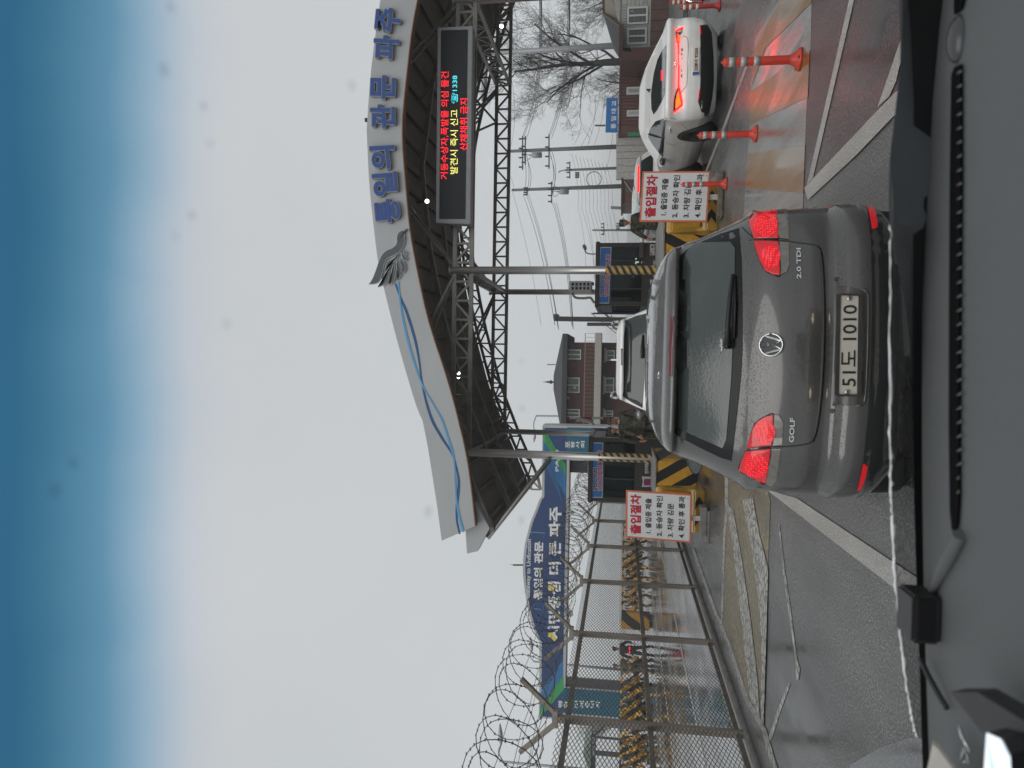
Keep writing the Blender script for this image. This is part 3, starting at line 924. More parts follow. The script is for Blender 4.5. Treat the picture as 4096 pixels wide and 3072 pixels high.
# ------------------------------------------------------------------ guard booths
m_bdark = pm('dark brown booth panel', (0.035, 0.031, 0.029), 0.45, var=0.2)
m_bgrey = pm('booth interior', (0.05, 0.055, 0.055), 0.7, var=0.2)
m_bglass = glass('booth glass', (0.34, 0.44, 0.43), 0.6)
m_ban = pm('blue banner', S(40, 104, 168), 0.4, var=0.06)
m_outl = pm('white outline lettering', (0.6, 0.6, 0.58), 0.5, var=0.05)
m_banr = pm('banner red lettering', S(205, 50, 70), 0.5, var=0.05)
m_plum = pm('plum numeral', S(120, 36, 84), 0.5, var=0.05)
m_bluetrim = pm('blue door edge', S(86, 108, 160), 0.4, var=0.1)
def booth(label, x0, x1, y0, y1, z0, z1, zw0, zw1, splits, side):
    t = thing('guard_booth', label, 'guard booth', ((x0 + x1) / 2, y0, z0), group='dark checkpoint booths')
    w_ = 0.05
    b = MB()
    b.bb((x0, y0, z0), (x1, y0 + w_, zw0))
    b.bb((x0, y0, zw1), (x1, y0 + w_, z1 - .12))
    b.bb((x0, y1 - w_, z0), (x1, y1, zw0)); b.bb((x0, y1 - w_, zw1), (x1, y1, z1 - .12))
    for xx in (x0, x1 - w_):
        b.bb((xx, y0 + w_, z0), (xx + w_, y1 - w_, zw0))
        b.bb((xx, y0 + w_, zw1), (xx + w_, y1 - w_, z1 - .12))
    b.build('wall', m_bdark, t)
    MB().bb((x0 - .04, y0 - .05, z1 - .12), (x1 + .04, y1 + .05, z1)).build('roof', m_bdark, t, bevel=0.02)
    MB().bb((x0 + w_, y0 + w_, z0 + .02), (x1 - w_, y1 - w_, z0 + .06)).build('floor', m_bgrey, t)
    for xx in (x0, x1 - .11):
        for yy in (y0, y1 - .11):
            ps = MB()
            ps.bb((xx - .004, yy - .004, z0), (xx + .114, yy + .114, z1 - .12))
            ps.build('corner_post', m_bdark, t)
    mu = MB()
    for s in splits:
        xx = x0 + (x1 - x0) * s
        mu.bb((xx - .02, y0 + .005, zw0), (xx + .02, y0 + w_ - .005, zw1))
    for k in (0.33, 0.66):
        yy = y0 + (y1 - y0) * k
        for xx in (x0 + .002, x1 - w_ + .002):
            mu.bb((xx, yy - .03, zw0), (xx + w_ - .004, yy + .03, zw1))
    mu.build('mullion', m_bdark, t)
    MB().bb((x0 + .11, y0 + .018, zw0), (x1 - .11, y0 + .026, zw1)).build('front_window', m_bglass, t)
    for xx in (x0 + .02, x1 - .03):
        MB().bb((xx, y0 + .12, zw0), (xx + .008, y1 - .12, zw1)).build('side_window', m_bglass, t)
    MB().bb((x0 + .11, y1 - .03, zw0), (x1 - .11, y1 - .022, zw1)).build('back_window', m_bglass, t)
    # furniture seen through the glass
    d = MB()
    d.bb((x0 + .1, y0 + .12, zw0 - .06), (x1 - .1, y0 + .55, zw0 - .02))
    d.build('counter', m_bgrey, t)
    sh = MB()
    random.seed(int(abs(x0 * 10)))
    for i in range(6):
        xx = x0 + .2 + random.random() * (x1 - x0 - .5)
        hh_ = .12 + random.random() * .3
        sh.bb((xx, y0 + .2 + .1 * i, zw0 - .02), (xx + .1 + random.random() * .15, y0 + .28 + .1 * i, zw0 - .02 + hh_))
    sh.build('desk_gear', pm('desk gear', (0.12, 0.15, 0.15), 0.5, var=0.5, scale=3), t)
    pp = MB()
    pp.bb((x0 + .15, y1 - .06, zw0 + .2), (x0 + .6, y1 - .055, zw1 - .05)); pp.bb((x1 - .5, y1 - .06, zw0 + .25), (x1 - .25, y1 - .055, zw1 - .1))
    pp.build('pinned_paper', pm('pinned paper', (0.3, 0.33, 0.3), 0.6, var=0.3, scale=5), t)
    return t
zb = zoom(2350, 1650, 3.0156)
zc = zoom(2350, 900, 4.147)
YB1, YB2 = 20.0, 21.0
def bp1(X, Y, d=0.006): return P(*zb(X, Y), YB1 - d)
def bp2(X, Y, d=0.006): return P(*zc(X, Y), YB2 - d)
bx0, bx1 = bp1(400, 1082).x, bp1(400, 310).x
b1 = booth('dark booth on the left island with shield and numeral one', bx0, bx1, YB1, 22.3, 0.3, bp1(8, 700).z, bp1(568, 700).z, bp1(200, 700).z, (0.36, 0.66), 1)
cx0, cx1 = bp2(600, 1338).x, bp2(600, 296).x
b2 = booth('dark booth on the right island with air conditioner on its roof', cx0, cx1, YB2, 23.9, 0.3, bp2(130, 800).z, bp2(900, 800).z, bp2(400, 800).z, (0.27, 0.52, 0.72), -1)
def banner(t, bp, c, r1, r2):
    LL, LR, UR, UL = [bp(*p) for p in c]
    o = MB().prism([LL, LR, UR, UL], (0, 0.004, 0)).build('banner', m_board, t)
    ins = lambda s, v: (LL * (1 - s) + LR * s) * (1 - v) + (UL * (1 - s) + UR * s) * v - V3((0, .003, 0))
    MB().prism([ins(.012, .04), ins(.988, .04), ins(.988, .95), ins(.012, .95)], (0, 0.002, 0)).build('banner_field', m_ban, o)
    q = [p - V3((0, .005, 0)) for p in (LL, LR, UR, UL)]
    for s, bx, mt in (('여기서부터', r1, m_ktext), ('민간인통제선 입니다', r2, m_banr)):
        quad_text('lettering_outline', s, m_outl, o, q, (bx[0] - .006, bx[1] + .006, bx[2] - .025, bx[3] + .025), bold=0.075, depth=0.002)
        quad_text('lettering', s, mt, o, [p - V3((0, .003, 0)) for p in q], bx, bold=0.02, depth=0.002)
banner(b1, bp1, ((182, 1028), (188, 365), (58, 362), (48, 1027)), (.13, .54, .58, .90), (.13, .86, .10, .48))
banner(b2, bp2, ((356, 1302), (396, 368), (212, 366), (180, 1300)), (.13, .53, .55, .90), (.13, .87, .10, .46))
def shield(t, bp, pts, name='shield_plate', mat=None):
    return MB().prism([bp(*p, d=.010) for p in pts], (0, 0.006, 0)).build(name, mat or pm('silver shield', (0.45, 0.46, 0.46), 0.4, var=0.1), t)
s1 = shield(b1, bp1, [(655, 898), (668, 835), (655, 772), (765, 775), (800, 810), (800, 860), (765, 895)])
text('numeral', '1', m_plum, s1, bp1(782, 868, .012), bp1(782, 812, .012), bp1(684, 868, .012), bold=0.07, depth=0.003)
text('lettering', '천하제일', m_outl, b1, bp1(736, 738), bp1(736, 605), bp1(690, 738), bold=0.02, depth=0.003)
text('lettering', '전진부대', m_outl, b1, bp1(806, 738), bp1(806, 605), bp1(764, 738), bold=0.02, depth=0.003)
s2 = shield(b2, bp2, [(1030, 1080), (1050, 1000), (1030, 905), (1180, 910), (1230, 960), (1230, 1030), (1180, 1075)])
text('numeral', '1', m_plum, s2, bp2(1200, 1030, .012), bp2(1200, 955, .012), bp2(1070, 1030, .012), bold=0.07, depth=0.003)
text('lettering', '천하제일', m_outl, b2, bp2(1150, 870), bp2(1150, 590), bp2(1085, 870), bold=0.02, depth=0.003)
text('lettering', '전진부대', m_outl, b2, bp2(1235, 870), bp2(1235, 590), bp2(1172, 870), bold=0.02, depth=0.003)
k_ = shield(b2, bp2, [(1036, 502), (1036, 320), (1140, 320), (1170, 350), (1188, 410), (1170, 470), (1140, 502)], 'emblem_plate')
MB().prism([bp2(1042, 494, .013), bp2(1042, 410, .013), bp2(1100, 410, .013), bp2(1100, 494, .013)], (0, .003, 0)).build('flag', stripes('striped flag', S(196, 80, 90), (.6, .6, .6), (0, 0, 1), 0.018, 0.5, 0.5, wear=0.05), k_)
MB().prism([bp2(1042, 494, .015), bp2(1042, 458, .015), bp2(1070, 458, .015), bp2(1070, 494, .015)], (0, .002, 0)).build('flag_canton', m_ban, k_)
fc = bp2(1073, 364, .016)
MB().lathe([(0.028, 0), (0.028, .002)], fc, 20, axis=(0, -1, 0)).build('flag_disc', m_ktext, k_)
text('lettering', 'KSC', m_ktext, k_, bp2(1168, 488, .013), bp2(1168, 334, .013), bp2(1112, 488, .013), bold=0.05, depth=0.003)
MB().bb(bp2(935, 548, .12), bp2(862, 300, -.02)).build('shelf', pm('brown shelf', (0.07, 0.05, 0.04), 0.5, var=0.2), b2, bevel=0.01)
for X, Y, r in ((832, 610, .035), (910, 620, .028), (780, 862, .04)):
    MB().ball(bp2(X, Y, -.5), r, 8).build('lamp_bulb', emis('lit booth bulb', (1, 0.85, 0.6), 9), b2)
MB().bar(bp2(805, 548, -.4), bp2(800, 648, -.4), 0.03).build('tube_lamp', emis('lit booth tube', (1, 0.95, 0.85), 8), b2)
MB().bb((bx1 + .0, 22.25, 0.3), (bx1 + .06, 22.31, bp1(15, 215).z)).build('door_edge', m_bluetrim, b1)
MB().bb((cx0 - .05, 23.85, 0.3), (cx0, 23.91, 2.6)).build('door_edge', m_bluetrim, b2)
# air conditioner on the right booth, pipe, camera
zd = zoom(2000, 600, 2.37)
ap = P(*zd(880, 1290), 21.6)
ac = thing('air_conditioner', 'white air conditioner unit standing on the right booth roof', 'air conditioner', (ap.x, 21.6, ap.z))
w1 = P(*zd(880, 1240), 21.5).x; w0 = P(*zd(880, 1338), 21.5).x; zt = P(*zd(655, 1290), 21.5).z
m_ac = pm('ivory casing', (0.6, 0.6, 0.57), 0.5, var=0.08)
MB().bb((w0, 21.5, ap.z + .04), (w1, 22.3, zt)).build('casing', m_ac, ac, bevel=0.02)
gl = MB()
for i in range(2):
    for j in range(5):
        xa = w0 + .04 + i * (w1 - w0 - .06) / 2
        za = ap.z + .09 + j * (zt - ap.z - .12) / 5
        gl.bb((xa, 21.492, za), (xa + (w1 - w0 - .06) / 2 - .035, 21.499, za + (zt - ap.z - .12) / 5 - .04))
gl.build('grille', black, ac)
ft = MB()
ft.bb((w0 + .02, 21.6, ap.z - .02), (w0 + .06, 22.2, ap.z + .04)); ft.bb((w1 - .06, 21.6, ap.z - .02), (w1 - .02, 22.2, ap.z + .04))
ft.build('foot', dark_steel, ac)
MB().tube(curve_pts([P(*zd(*p), 21.9) for p in ((700, 1340), (690, 1365), (720, 1400), (800, 1405), (855, 1400), (880, 1430), (895, 1450))], 5), 0.035, 8).build('hose', pm('cream hose', (0.4, 0.38, 0.33), 0.6, var=0.15), ac)
cp = P(*zd(905, 985), 22)
cc = thing('security_camera', 'grey security camera on a bent arm above the right booth', 'security camera', cp)
MB().tube(curve_pts([P(*zd(*p), 22) for p in ((905, 985), (850, 985), (815, 970), (805, 945))], 4), 0.018, 8).build('arm', galv, cc)
MB().bar(P(*zd(810, 935), 22), P(*zd(795, 908), 21.8), 0.09, 0.08).build('camera_body', galv, cc, bevel=0.01)
MB().ball(P(*zd(808, 945), 22), 0.03, 8).build('joint', galv, cc)
# raised boom barrier beyond the left booth
bb_ = P(2600, 1672, 25.5)
bo = thing('boom_barrier', 'raised red and white boom barrier beyond the left booth', 'boom barrier', (bb_.x, 25.5, 0))
MB().box((bb_.x, 25.5, 0.55), (0.32, 0.3, 1.1)).build('cabinet', m_orange_edge, bo, bevel=0.02)
MB().bar((bb_.x, 25.4, 0.9), P(2265, 1672, 25.4), 0.075, 0.05).build('arm', stripes('red and white boom', (.55, .55, .54), S(150, 40, 44), (0, 0, 1), 0.75, 0.5), bo)
MB().tube(curve_pts([P(*zoom(2000, 1250, 2.073)(*p), 24.5) for p in ((645, 905), (650, 890), (690, 890), (740, 905), (780, 935))], 5), 0.05, 8).build('cable_loop', pm('pale cable', (0.5, 0.5, 0.48), .5), bo)

# ------------------------------------------------------------------ blue gateway over the other road
YG = 45.0
m_gblue = pm('navy gateway cladding', S(38, 63, 108), 0.4, var=0.06)
m_gteal = pm('teal gateway cladding', S(26, 90, 112), 0.4, var=0.06)
m_gtrim = pm('pale gateway trim', (0.42, 0.42, 0.41), 0.45, var=0.08)
m_gtxt = pm('white gateway lettering', (0.72, 0.72, 0.70), 0.5, var=0.04)
m_gyel = pm('yellow gateway lettering', (0.72, 0.55, 0.08), 0.5, var=0.04)
m_gmid = pm('mid blue band', S(50, 118, 172), 0.4, var=0.06)
m_ggrn = pm('green band', S(58, 160, 98), 0.4, var=0.06)
m_gmidl = pm('pale blue fretwork', S(104, 160, 196), 0.4, var=0.06)
m_ggrnl = pm('pale green fretwork', S(120, 196, 120), 0.4, var=0.06)
zg5, zg7, zg8, zg4 = zoom(2050, 1880, 5.53), zoom(2000, 1950, 2.458), zoom(1750, 2400, 1.9235), zoom(2150, 1650, 4.485)
gp_ = lambda p, d=0.0: P(p[0], p[1], YG - d)
gw = thing('gateway', 'blue gateway sign spanning the road beyond the fence, white lettering and fretwork bands', 'gateway', (gp_((2480, 2200)).x, YG, 0))
topg = [(2155.5, 2873), (2158, 2566)] + [(2146, 2548), (2122, 2479), (2104, 2397), (2094, 2320), (2091.5, 2259), (2099, 2178), (2108, 2142), (2122, 2088), (2137, 2052), (2158, 1997), (2167.5, 1988), (2170, 1701)]
zbase = 0.0
tp = [gp_(p) for p in topg]
tp = [tp[0]] + curve_pts(tp[1:-2], 3) + tp[-2:]
xl0, xl1 = gp_((2400, 2873)).x, gp_((2400, 2759)).x
xr0, xr1 = gp_((2300, 1838)).x, gp_((2300, 1701)).x
db = gp_((2262, 2700)).z
MB().prism(tp + [V3((xr1, YG, zbase)), V3((xr0, YG, zbase)), V3((xr0, YG, db)), V3((xl1, YG, db)), V3((xl1, YG, zbase)), V3((xl0, YG, zbase))], (0, 1.6, 0)).build('frame', m_gtrim, gw)
tin = [p + V3((0, -.008, -0.15)) for p in tp]
tin[0].x += .14; tin[-1].x -= .14
xa, xb = gp_((2250, 2690)).x, gp_((2260, 1950)).x
MB().prism(tin + [V3((tin[-1].x, YG - .008, db + .16)), V3((tin[0].x, YG - .008, db + .16))], (0, 0.006, 0)).build('panel', m_gblue, gw)
for (a, b) in ((xl0 + .14, xl1 - .05), (xr0 + .05, xr1 - .14)):
    MB().bb((a, YG - .012, 0.1), (b, YG - .004, db + .17)).build('leg_panel', m_gteal, gw)
MB().bb((xl1 + .002, YG + .15, 0), (xl1 + .03, YG + 1.4, db - .02)).build('leg_lining', dark_steel, gw)
# slanting fretwork bands
def band(px, mat, lmat, d):
    pts = [gp_(p, d) for p in px]
    o = MB().prism(pts, (0, .003, 0)).build('band', mat, gw)
    # key-pattern strokes inside the quad
    LL, LR, UR, UL = pts
    m = MB()
    at = lambda s, t: (LL * (1 - s) + LR * s) * (1 - t) + (UL * (1 - s) + UR * s) * t - V3((0, .003, 0))
    L_ = (LR - LL).length
    n = max(3, int(L_ / 0.42))
    wd = 0.055
    for i in range(n):
        s0, s1, s2, s3 = [(i + q) / n for q in (0.12, 0.42, 0.62, 0.9)]
        for a, b in (((s0, .06), (s0, .62)), ((s0, .62), (s1, .62)), ((s1, .62), (s1, .3)), ((s2, .1), (s2, .94)), ((s2, .45), (s3, .45)), ((s0, .8), (s1, .8)), ((s3, .06), (s3, .3)), ((s3, .62), (s3, .94)), ((s0, .18), (s1, .18))):
            m.bar(at(*a), at(*b), wd, 0.004)
    m.build('fretwork', lmat, o)
band([(2250, 2010), (2200, 1795), (2172, 1800), (2172, 1830)], m_gmid, m_gmidl, .018)
band([(2262, 1985), (2262, 1900), (2172, 1760), (2172, 1812)], m_gmid, m_gmidl, .016)
band([(2262, 1900), (2262, 1858), (2172, 1706), (2172, 1758)], m_ggrn, m_ggrnl, .020)
band([(2160, 2838), (2162, 2770), (2252, 2640), (2252, 2715)], m_gmid, m_gmidl, .016)
band([(2160, 2872), (2160, 2836), (2252, 2704), (2256, 2756)], m_ggrn, m_ggrnl, .020)
def gtext(s, LL, LR, UL, mat=m_gtxt, bold=.03):
    return text('lettering', s, mat, gw, gp_(LL, .022), gp_(LR, .022), gp_(UL, .022), bold=bold, depth=.01)
gtext('Gateway to Unification', (2124, 2392), (2130, 2157), (2102, 2391), bold=.012)
gtext('통일의 관문', (2169, 2398), (2173, 2167), (2134, 2397), bold=.05)
gtext('시민중심 더 큰 파주', (2240, 2556), (2246, 2028), (2191, 2556), bold=.05)
MB().prism([gp_(p, .04) for p in ((2192, 2530), (2206, 2532), (2226, 2556), (2218, 2566), (2200, 2548), (2192, 2548))], (0, .005, 0)).build('yellow_stroke', m_gyel, gw)
MB().prism([gp_(p, .04) for p in ((2192, 2342), (2212, 2336), (2216, 2366), (2205, 2366), (2203, 2352), (2192, 2356))], (0, .005, 0)).build('yellow_stroke', m_gyel, gw)
gtext('PAJU', (2238, 1885), (2239, 1800), (2221, 1885), bold=.05)
for i, ch in enumerate('포용사회'):
    xx = 2262 + 20.5 * i
    gtext(ch, (xx + 16, 1793), (xx + 16, 1764), (xx, 1793))
for i, ch in enumerate('평화시미래준비하'):
    xx = 2233 + 21.5 * i
    gtext(ch, (xx + 17, 2832), (xx + 17, 2803), (xx, 2832))
br = MB()
for poly in ([(2140, 2154), (2122, 2128), (2180, 2132), (2174, 2152)], [(2139, 2416), (2123, 2434), (2173, 2437), (2172, 2420)]):
    for a, b in zip(poly, poly[1:]):
        br.bar(gp_(a, .025), gp_(b, .025), .04, .01)
br.build('corner_bracket', m_gmidl, gw)
MB().bb(gp_((2350, 1892), -.5), gp_((2281, 1840), -1.0)).build('hung_board', black, gw)
MB().bar(gp_((2092, 2260), -.8), gp_((2052, 2260), -.8), .08).build('mast', black, gw)
MB().bar(gp_((2064, 2262), -.8), gp_((2040, 2258), -.8), .03).build('mast', galv, gw)
MB().prism([gp_(p, .3) for p in ((2274, 2042), (2296, 2046), (2294, 2060), (2274, 2058))], (0, .2, 0)).build('soffit_lamp', galv, gw)
MB().prism([gp_(p, .3) for p in ((2266, 2450), (2290, 2444), (2292, 2464), (2268, 2470))], (0, .2, 0)).build('soffit_lamp', galv, gw)

# ------------------------------------------------------------------ brick house in the middle
def brick(name, c1, c2, mortar, sc=1.0):
    m = pm(name, c1, 0.8, var=0.2)
    nt = m.node_tree
    b = nt.nodes['Principled BSDF']
    t = nt.nodes.new('ShaderNodeTexBrick')
    t.inputs['Color1'].default_value = (*c1, 1); t.inputs['Color2'].default_value = (*c2, 1); t.inputs['Mortar'].default_value = (*mortar, 1)
    t.inputs['Scale'].default_value = 4.5 * sc
    t.inputs['Mortar Size'].default_value = 0.012
    mp = nt.nodes.new('ShaderNodeMapping'); mp.inputs['Rotation'].default_value = (R(90), 0, 0)
    tc = nt.nodes.new('ShaderNodeTexCoord')
    nt.links.new(tc.outputs['Object'], mp.inputs[0]); nt.links.new(mp.outputs[0], t.inputs['Vector']); nt.links.new(t.outputs['Color'], b.inputs['Base Color'])
    return m
m_brick = brick('dark red brick', (0.085, 0.036, 0.028), (0.055, 0.027, 0.022), (0.09, 0.08, 0.072))
m_roofg = pm('wet grey shingle', (0.055, 0.056, 0.058), 0.75, var=0.25, spec=.25, scale=12, bump=0.3)
m_cream = pm('cream stone', (0.36, 0.345, 0.31), 0.6, var=0.1)
m_wframe = pm('white window frame', (0.55, 0.56, 0.55), 0.4, var=0.06)
m_pane = glass('dull window glass', (0.4, 0.45, 0.45), 0.15, 0.05, (0.11, 0.125, 0.12))
YH = 60.0
zh = zoom(2000, 1250, 2.073)
hp = lambda X, Y, d=0.0: P(*zh(X, Y), YH + d)
hx0, hx1 = hp(700, 942).x, hp(700, 248).x
zE0, zE1 = hp(560, 560).z, hp(505, 560).z
zs0, zs1 = hp(842, 560).z, hp(786, 560).z
bh = thing('brick_house', 'two storey dark red brick house with balcony and hipped roof', 'house', ((hx0 + hx1) / 2, YH, 0))
MB().bb((hx0, YH, 0), (hx1, YH + 7, zE0)).build('wall', m_brick, bh)
ex0, ex1 = hp(520, 978, -.6).x, hp(545, 176, -.6).x
ax = hp(440, 578, 3).x
az = hp(440, 578, 3).z
rf = MB()
e4 = [V3((ex0, YH - .9, zE0)), V3((ex1, YH - .9, zE0)), V3((ex1, YH + 8, zE0)), V3((ex0, YH + 8, zE0))]
e4t = [p + V3((0, 0, zE1 - zE0 - .15)) for p in e4]
apx = [V3((ax - .6, YH + 3.4, az)), V3((ax + .6, YH + 3.4, az))]
rf.add(e4 + e4t + apx, [(3, 2, 1, 0), (0, 1, 5, 4), (1, 2, 6, 5), (2, 3, 7, 6), (3, 0, 4, 7), (4, 5, 9, 8), (5, 6, 9), (6, 7, 8, 9), (7, 4, 8)])
rfo = rf.build('roof', m_roofg, bh)
MB().lathe([(.10, 0), (.05, .12), (.16, .22), (.16, .34), (.05, .42), (.1, .5), (.06, .62), (.0, 1.0)], (ax, YH + 3.4, az - .05), 10).build('finial', dark_steel, rfo)
MB().bar(hp(475, 432, 2), hp(390, 432, 2), .07).build('antenna', dark_steel, rfo)
MB().bb((hx0 - .15, YH - 1.3, zs0), (hp(800, 168, -1.3).x, YH, zs1)).build('balcony', m_cream, bh, bevel=0.03)
rl = MB()
zr0, zr1 = zs1, hp(700, 560, -1.3).z
X0r, X1r = hx0 - .1, hp(800, 168, -1.3).x - .05
rl.bar((X0r, YH - 1.25, zr1), (X1r, YH - 1.25, zr1), .055)
n = 24
for i in range(n + 1):
    xx = X0r + (X1r - X0r) * i / n
    rl.bar((xx, YH - 1.25, zr0), (xx, YH - 1.25, zr1), .02)
rl.build('railing', pm('rusty rail', (0.26, 0.17, 0.14), 0.5, var=0.3), bh)
def win(parent, pts, pf, d, sill=True):
    (x0, y0, x1, y1) = pts
    a, b = pf(x1, y1, -d), pf(x0, y0, -d)
    f_ = MB()
    fw = .07
    f_.bb((a.x, a.y, a.z), (b.x, a.y + d + .01, a.z + fw)); f_.bb((a.x, a.y, b.z - fw), (b.x, a.y + d + .01, b.z))
    f_.bb((a.x, a.y, a.z + fw), (a.x + fw, a.y + d + .01, b.z - fw)); f_.bb((b.x - fw, a.y, a.z + fw), (b.x, a.y + d + .01, b.z - fw))
    cx = (a.x + b.x) / 2
    f_.bb((cx - fw / 2, a.y + .005, a.z + fw), (cx + fw / 2, a.y + d + .005, b.z - fw))
    w_ = f_.build('window', m_wframe, parent)
    MB().bb((a.x + fw, a.y + d * .6, a.z + fw), (b.x - fw, a.y + d * .6 + .01, b.z - fw)).build('pane', m_pane, w_)
    if sill:
        MB().bb((a.x - .15, a.y - .03, b.z), (b.x + .15, a.y + d, b.z + .16)).build('lintel', m_cream, w_)
    return w_
for pts in ((542, 306, 670, 390), (530, 538, 658, 666), (540, 800, 660, 868), (882, 312, 950, 400), (872, 540, 945, 665), (870, 812, 936, 872)):
    win(bh, pts, hp, .06)
MB().bb(hp(632, 634, -.05), hp(608, 612, -.05)).build('wall_lamp', m_cream, bh)
MB().bb(hp(575, 720, -.08), hp(550, 698, -.08)).build('meter_box', m_cream, bh)
MB().prism([hp(*p, -.3) for p in ((530, 522), (552, 526), (552, 498), (530, 508))], (0, .2, 0)).build('floodlight', m_cream, bh)
MB().bb((hx0 - 1.0, YH + 3, 0), (hx0 - .2, YH + 3.1, 4.8)).build('rear_screen', m_roofg, bh)
stt = MB()
for i in range(8):
    xx = hx1 + .1 + i * .28
    zz = 0.4 + i * .36
    stt.bb((xx, YH - .9, zz), (xx + .34, YH + .1, zz + .07))
stt.bar((hx1, YH - .9, .3), (hx1 + 2.3, YH - .9, 3.2), .12)
stt.bar((hx1, YH - .9, 1.3), (hx1 + 2.3, YH - .9, 4.2), .05)
for i in range(5):
    xx = hx1 + i * .55
    stt.bar((xx, YH - .9, .3 + i * .7), (xx, YH - .9, 1.3 + i * .7), .04)
stt.build('outside_stair', dark_steel, bh)

# ------------------------------------------------------------------ buildings on the right
z3 = zoom(2000, 0, 2.37)
z4 = zoom(2400, 0, 1.8433)
def corr(name, col, period=0.3, axis=0, amount=0.45):
    m = pm(name, col, 0.5, var=0.15)
    nt = m.node_tree
    tc = nt.nodes.new('ShaderNodeTexCoord'); wv = nt.nodes.new('ShaderNodeTexWave')
    wv.inputs['Scale'].default_value = 1 / period * 0.314
    wv.bands_direction = 'XYZ'[axis]
    wv.inputs['Distortion'].default_value = 0.0
    bp = nt.nodes.new('ShaderNodeBump'); bp.inputs['Strength'].default_value = amount; bp.inputs['Distance'].default_value = 0.08
    nt.links.new(tc.outputs['Object'], wv.inputs['Vector']); nt.links.new(wv.outputs['Fac'], bp.inputs['Height']); nt.links.new(bp.outputs[0], nt.nodes['Principled BSDF'].inputs['Normal'])
    return m
m_cont = pm('brown container paint', (0.105, 0.045, 0.035), 0.5, var=0.18, dirt=(0.07, 0.035, 0.03))
m_maro = pm('maroon panel paint', (0.055, 0.022, 0.02), 0.55, var=0.2)
YC = 50.0
q0, q1 = P(*z3(1120, 1258), YC), P(*z3(1105, 585), YC)
ct = thing('container_office', 'brown corrugated container office with two barred windows', 'container', ((q0.x + q1.x) / 2, YC, 0))
cw = MB()
n = 44
for i in range(n):
    xa = q0.x + (q1.x - q0.x) * i / n
    wd = (q1.x - q0.x) / n
    cw.bb((xa, YC - (.07 if i % 2 else 0.0), 0.1), (xa + wd, YC + .1, q0.z - .12))
cw.bb((q0.x, YC + .1, .1), (q1.x, YC + 2.4, q0.z - .12))
cw.build('wall', m_cont, ct)
MB().bb((q0.x - .05, YC - .12, q0.z - .12), (q1.x + .05, YC + 2.45, q0.z)).build('roof_edge', m_cont, ct, bevel=0.02)
for (y0, y1) in ((590, 680), (1200, 1252)):
    a, b = P(*z3(1500, y1), YC - .1), P(*z3(1150, y0), YC - .1)
    MB().bb((a.x, YC - .10, .1), (b.x, YC - .071, b.z)).build('door', m_cont, ct, bevel=.01)
for (X0, Y0, X1, Y1) in ((1200, 826, 1345, 892), (1203, 1046, 1335, 1100)):
    a, b = P(*z3(X1, Y1), YC - .12), P(*z3(X0, Y0), YC - .12)
    w_ = MB().bb((a.x, YC - .13, a.z), (b.x, YC - .07, b.z)).build('window', m_wframe, ct)
    MB().bb((a.x + .1, YC - .135, a.z + .1), (b.x - .1, YC - .131, b.z - .1)).build('pane', m_pane, w_)
    bs = MB()
    for k in range(6):
        xx = a.x + (b.x - a.x) * (k + .5) / 6
        bs.bar((xx, YC - .16, a.z), (xx, YC - .16, b.z), .03)
    for v in (.15, .85):
        bs.bar((a.x, YC - .16, a.z + (b.z - a.z) * v), (b.x, YC - .16, a.z + (b.z - a.z) * v), .03)
    bs.build('bar', m_wframe, w_)
q2, q3 = P(*z3(1140, 590), 47), P(*z3(1135, 430), 47)
tag(MB().bb((q2.x, 47, 0), (q3.x + 1.0, 49.5, q2.z)).build('maroon_shed', m_maro, None, bevel=.03, org=(q2.x, 47, 0)), 'plain maroon shed wall between the container office and the sided house', 'shed')
# sided house
YS = 30.0
m_side = pm('ivory siding', (0.33, 0.33, 0.30), 0.55, var=0.1)
m_rake = pm('brown fascia board', (0.085, 0.05, 0.038), 0.55, var=0.2)
sp = lambda X, Y, d=0.0: P(*z3(X, Y), YS + d)
hs0 = sp(1300, 445).x
ze = sp(1135, 400).z
hs1 = hs0 + 7.0
hou = thing('sided_house', 'low ivory sided house with grey shingle roof and brown lower wall', 'house', ((hs0 + hs1) / 2, YS, 0))
wz = MB()
zmid = sp(1425, 300).z
zz = zmid
while zz < ze - .12:
    wz.add([(hs0, YS - .025, zz), (hs1, YS - .025, zz), (hs1, YS, zz + .155), (hs0, YS, zz + .155), (hs0, YS + .01, zz), (hs1, YS + .01, zz), (hs1, YS + .01, zz + .155), (hs0, YS + .01, zz + .155)], [(0, 1, 2, 3), (0, 4, 5, 1), (2, 6, 7, 3), (0, 3, 7, 4), (1, 5, 6, 2)])
    zz += .155
wz.prism([(hs0 + .02, YS + .01, .13), (hs1, YS + .01, .13), (hs1 + 3, YS + 5, .13), (hs0 + 2.6, YS + 5, .13)], (0, 0, ze - .13))
wz.build('wall', m_side, hou)
lw = MB()
n = 50
for i in range(n):
    xa = hs0 + (hs1 - hs0) * i / n
    lw.bb((xa, YS - (.05 if i % 3 else .03), .13), (xa + 7.0 / n, YS + .005, zmid))
lw.build('lower_wall', pm('brown ribbed cladding', (0.12, 0.075, 0.065), 0.5, var=0.25), hou)
rr_ = MB()
eL, eR = sp(1125, 552, -.55), sp(1140, 250, -.85)
rR, rL = sp(978, 130, 1.2), sp(1078, 470, 1.6)
qR = sp(972, -120, 1.2)
eL.z = eR.z = (eL.z + eR.z) / 2
bk = V3((1.3, 3.5, -.75))
up9 = V3((0, 0, .07))
rr_.add([eL, eR, rR, rL], [(0, 1, 2, 3)])
rr_.add([eL, rL, rL + bk, eL + V3((2.2, 4.5, 0))], [(0, 1, 2, 3)])
rr_.add([rL, rR, rR + bk, rL + bk], [(0, 1, 2, 3)])
rr_.add([rR, qR, qR + bk, rR + bk], [(0, 1, 2, 3)])
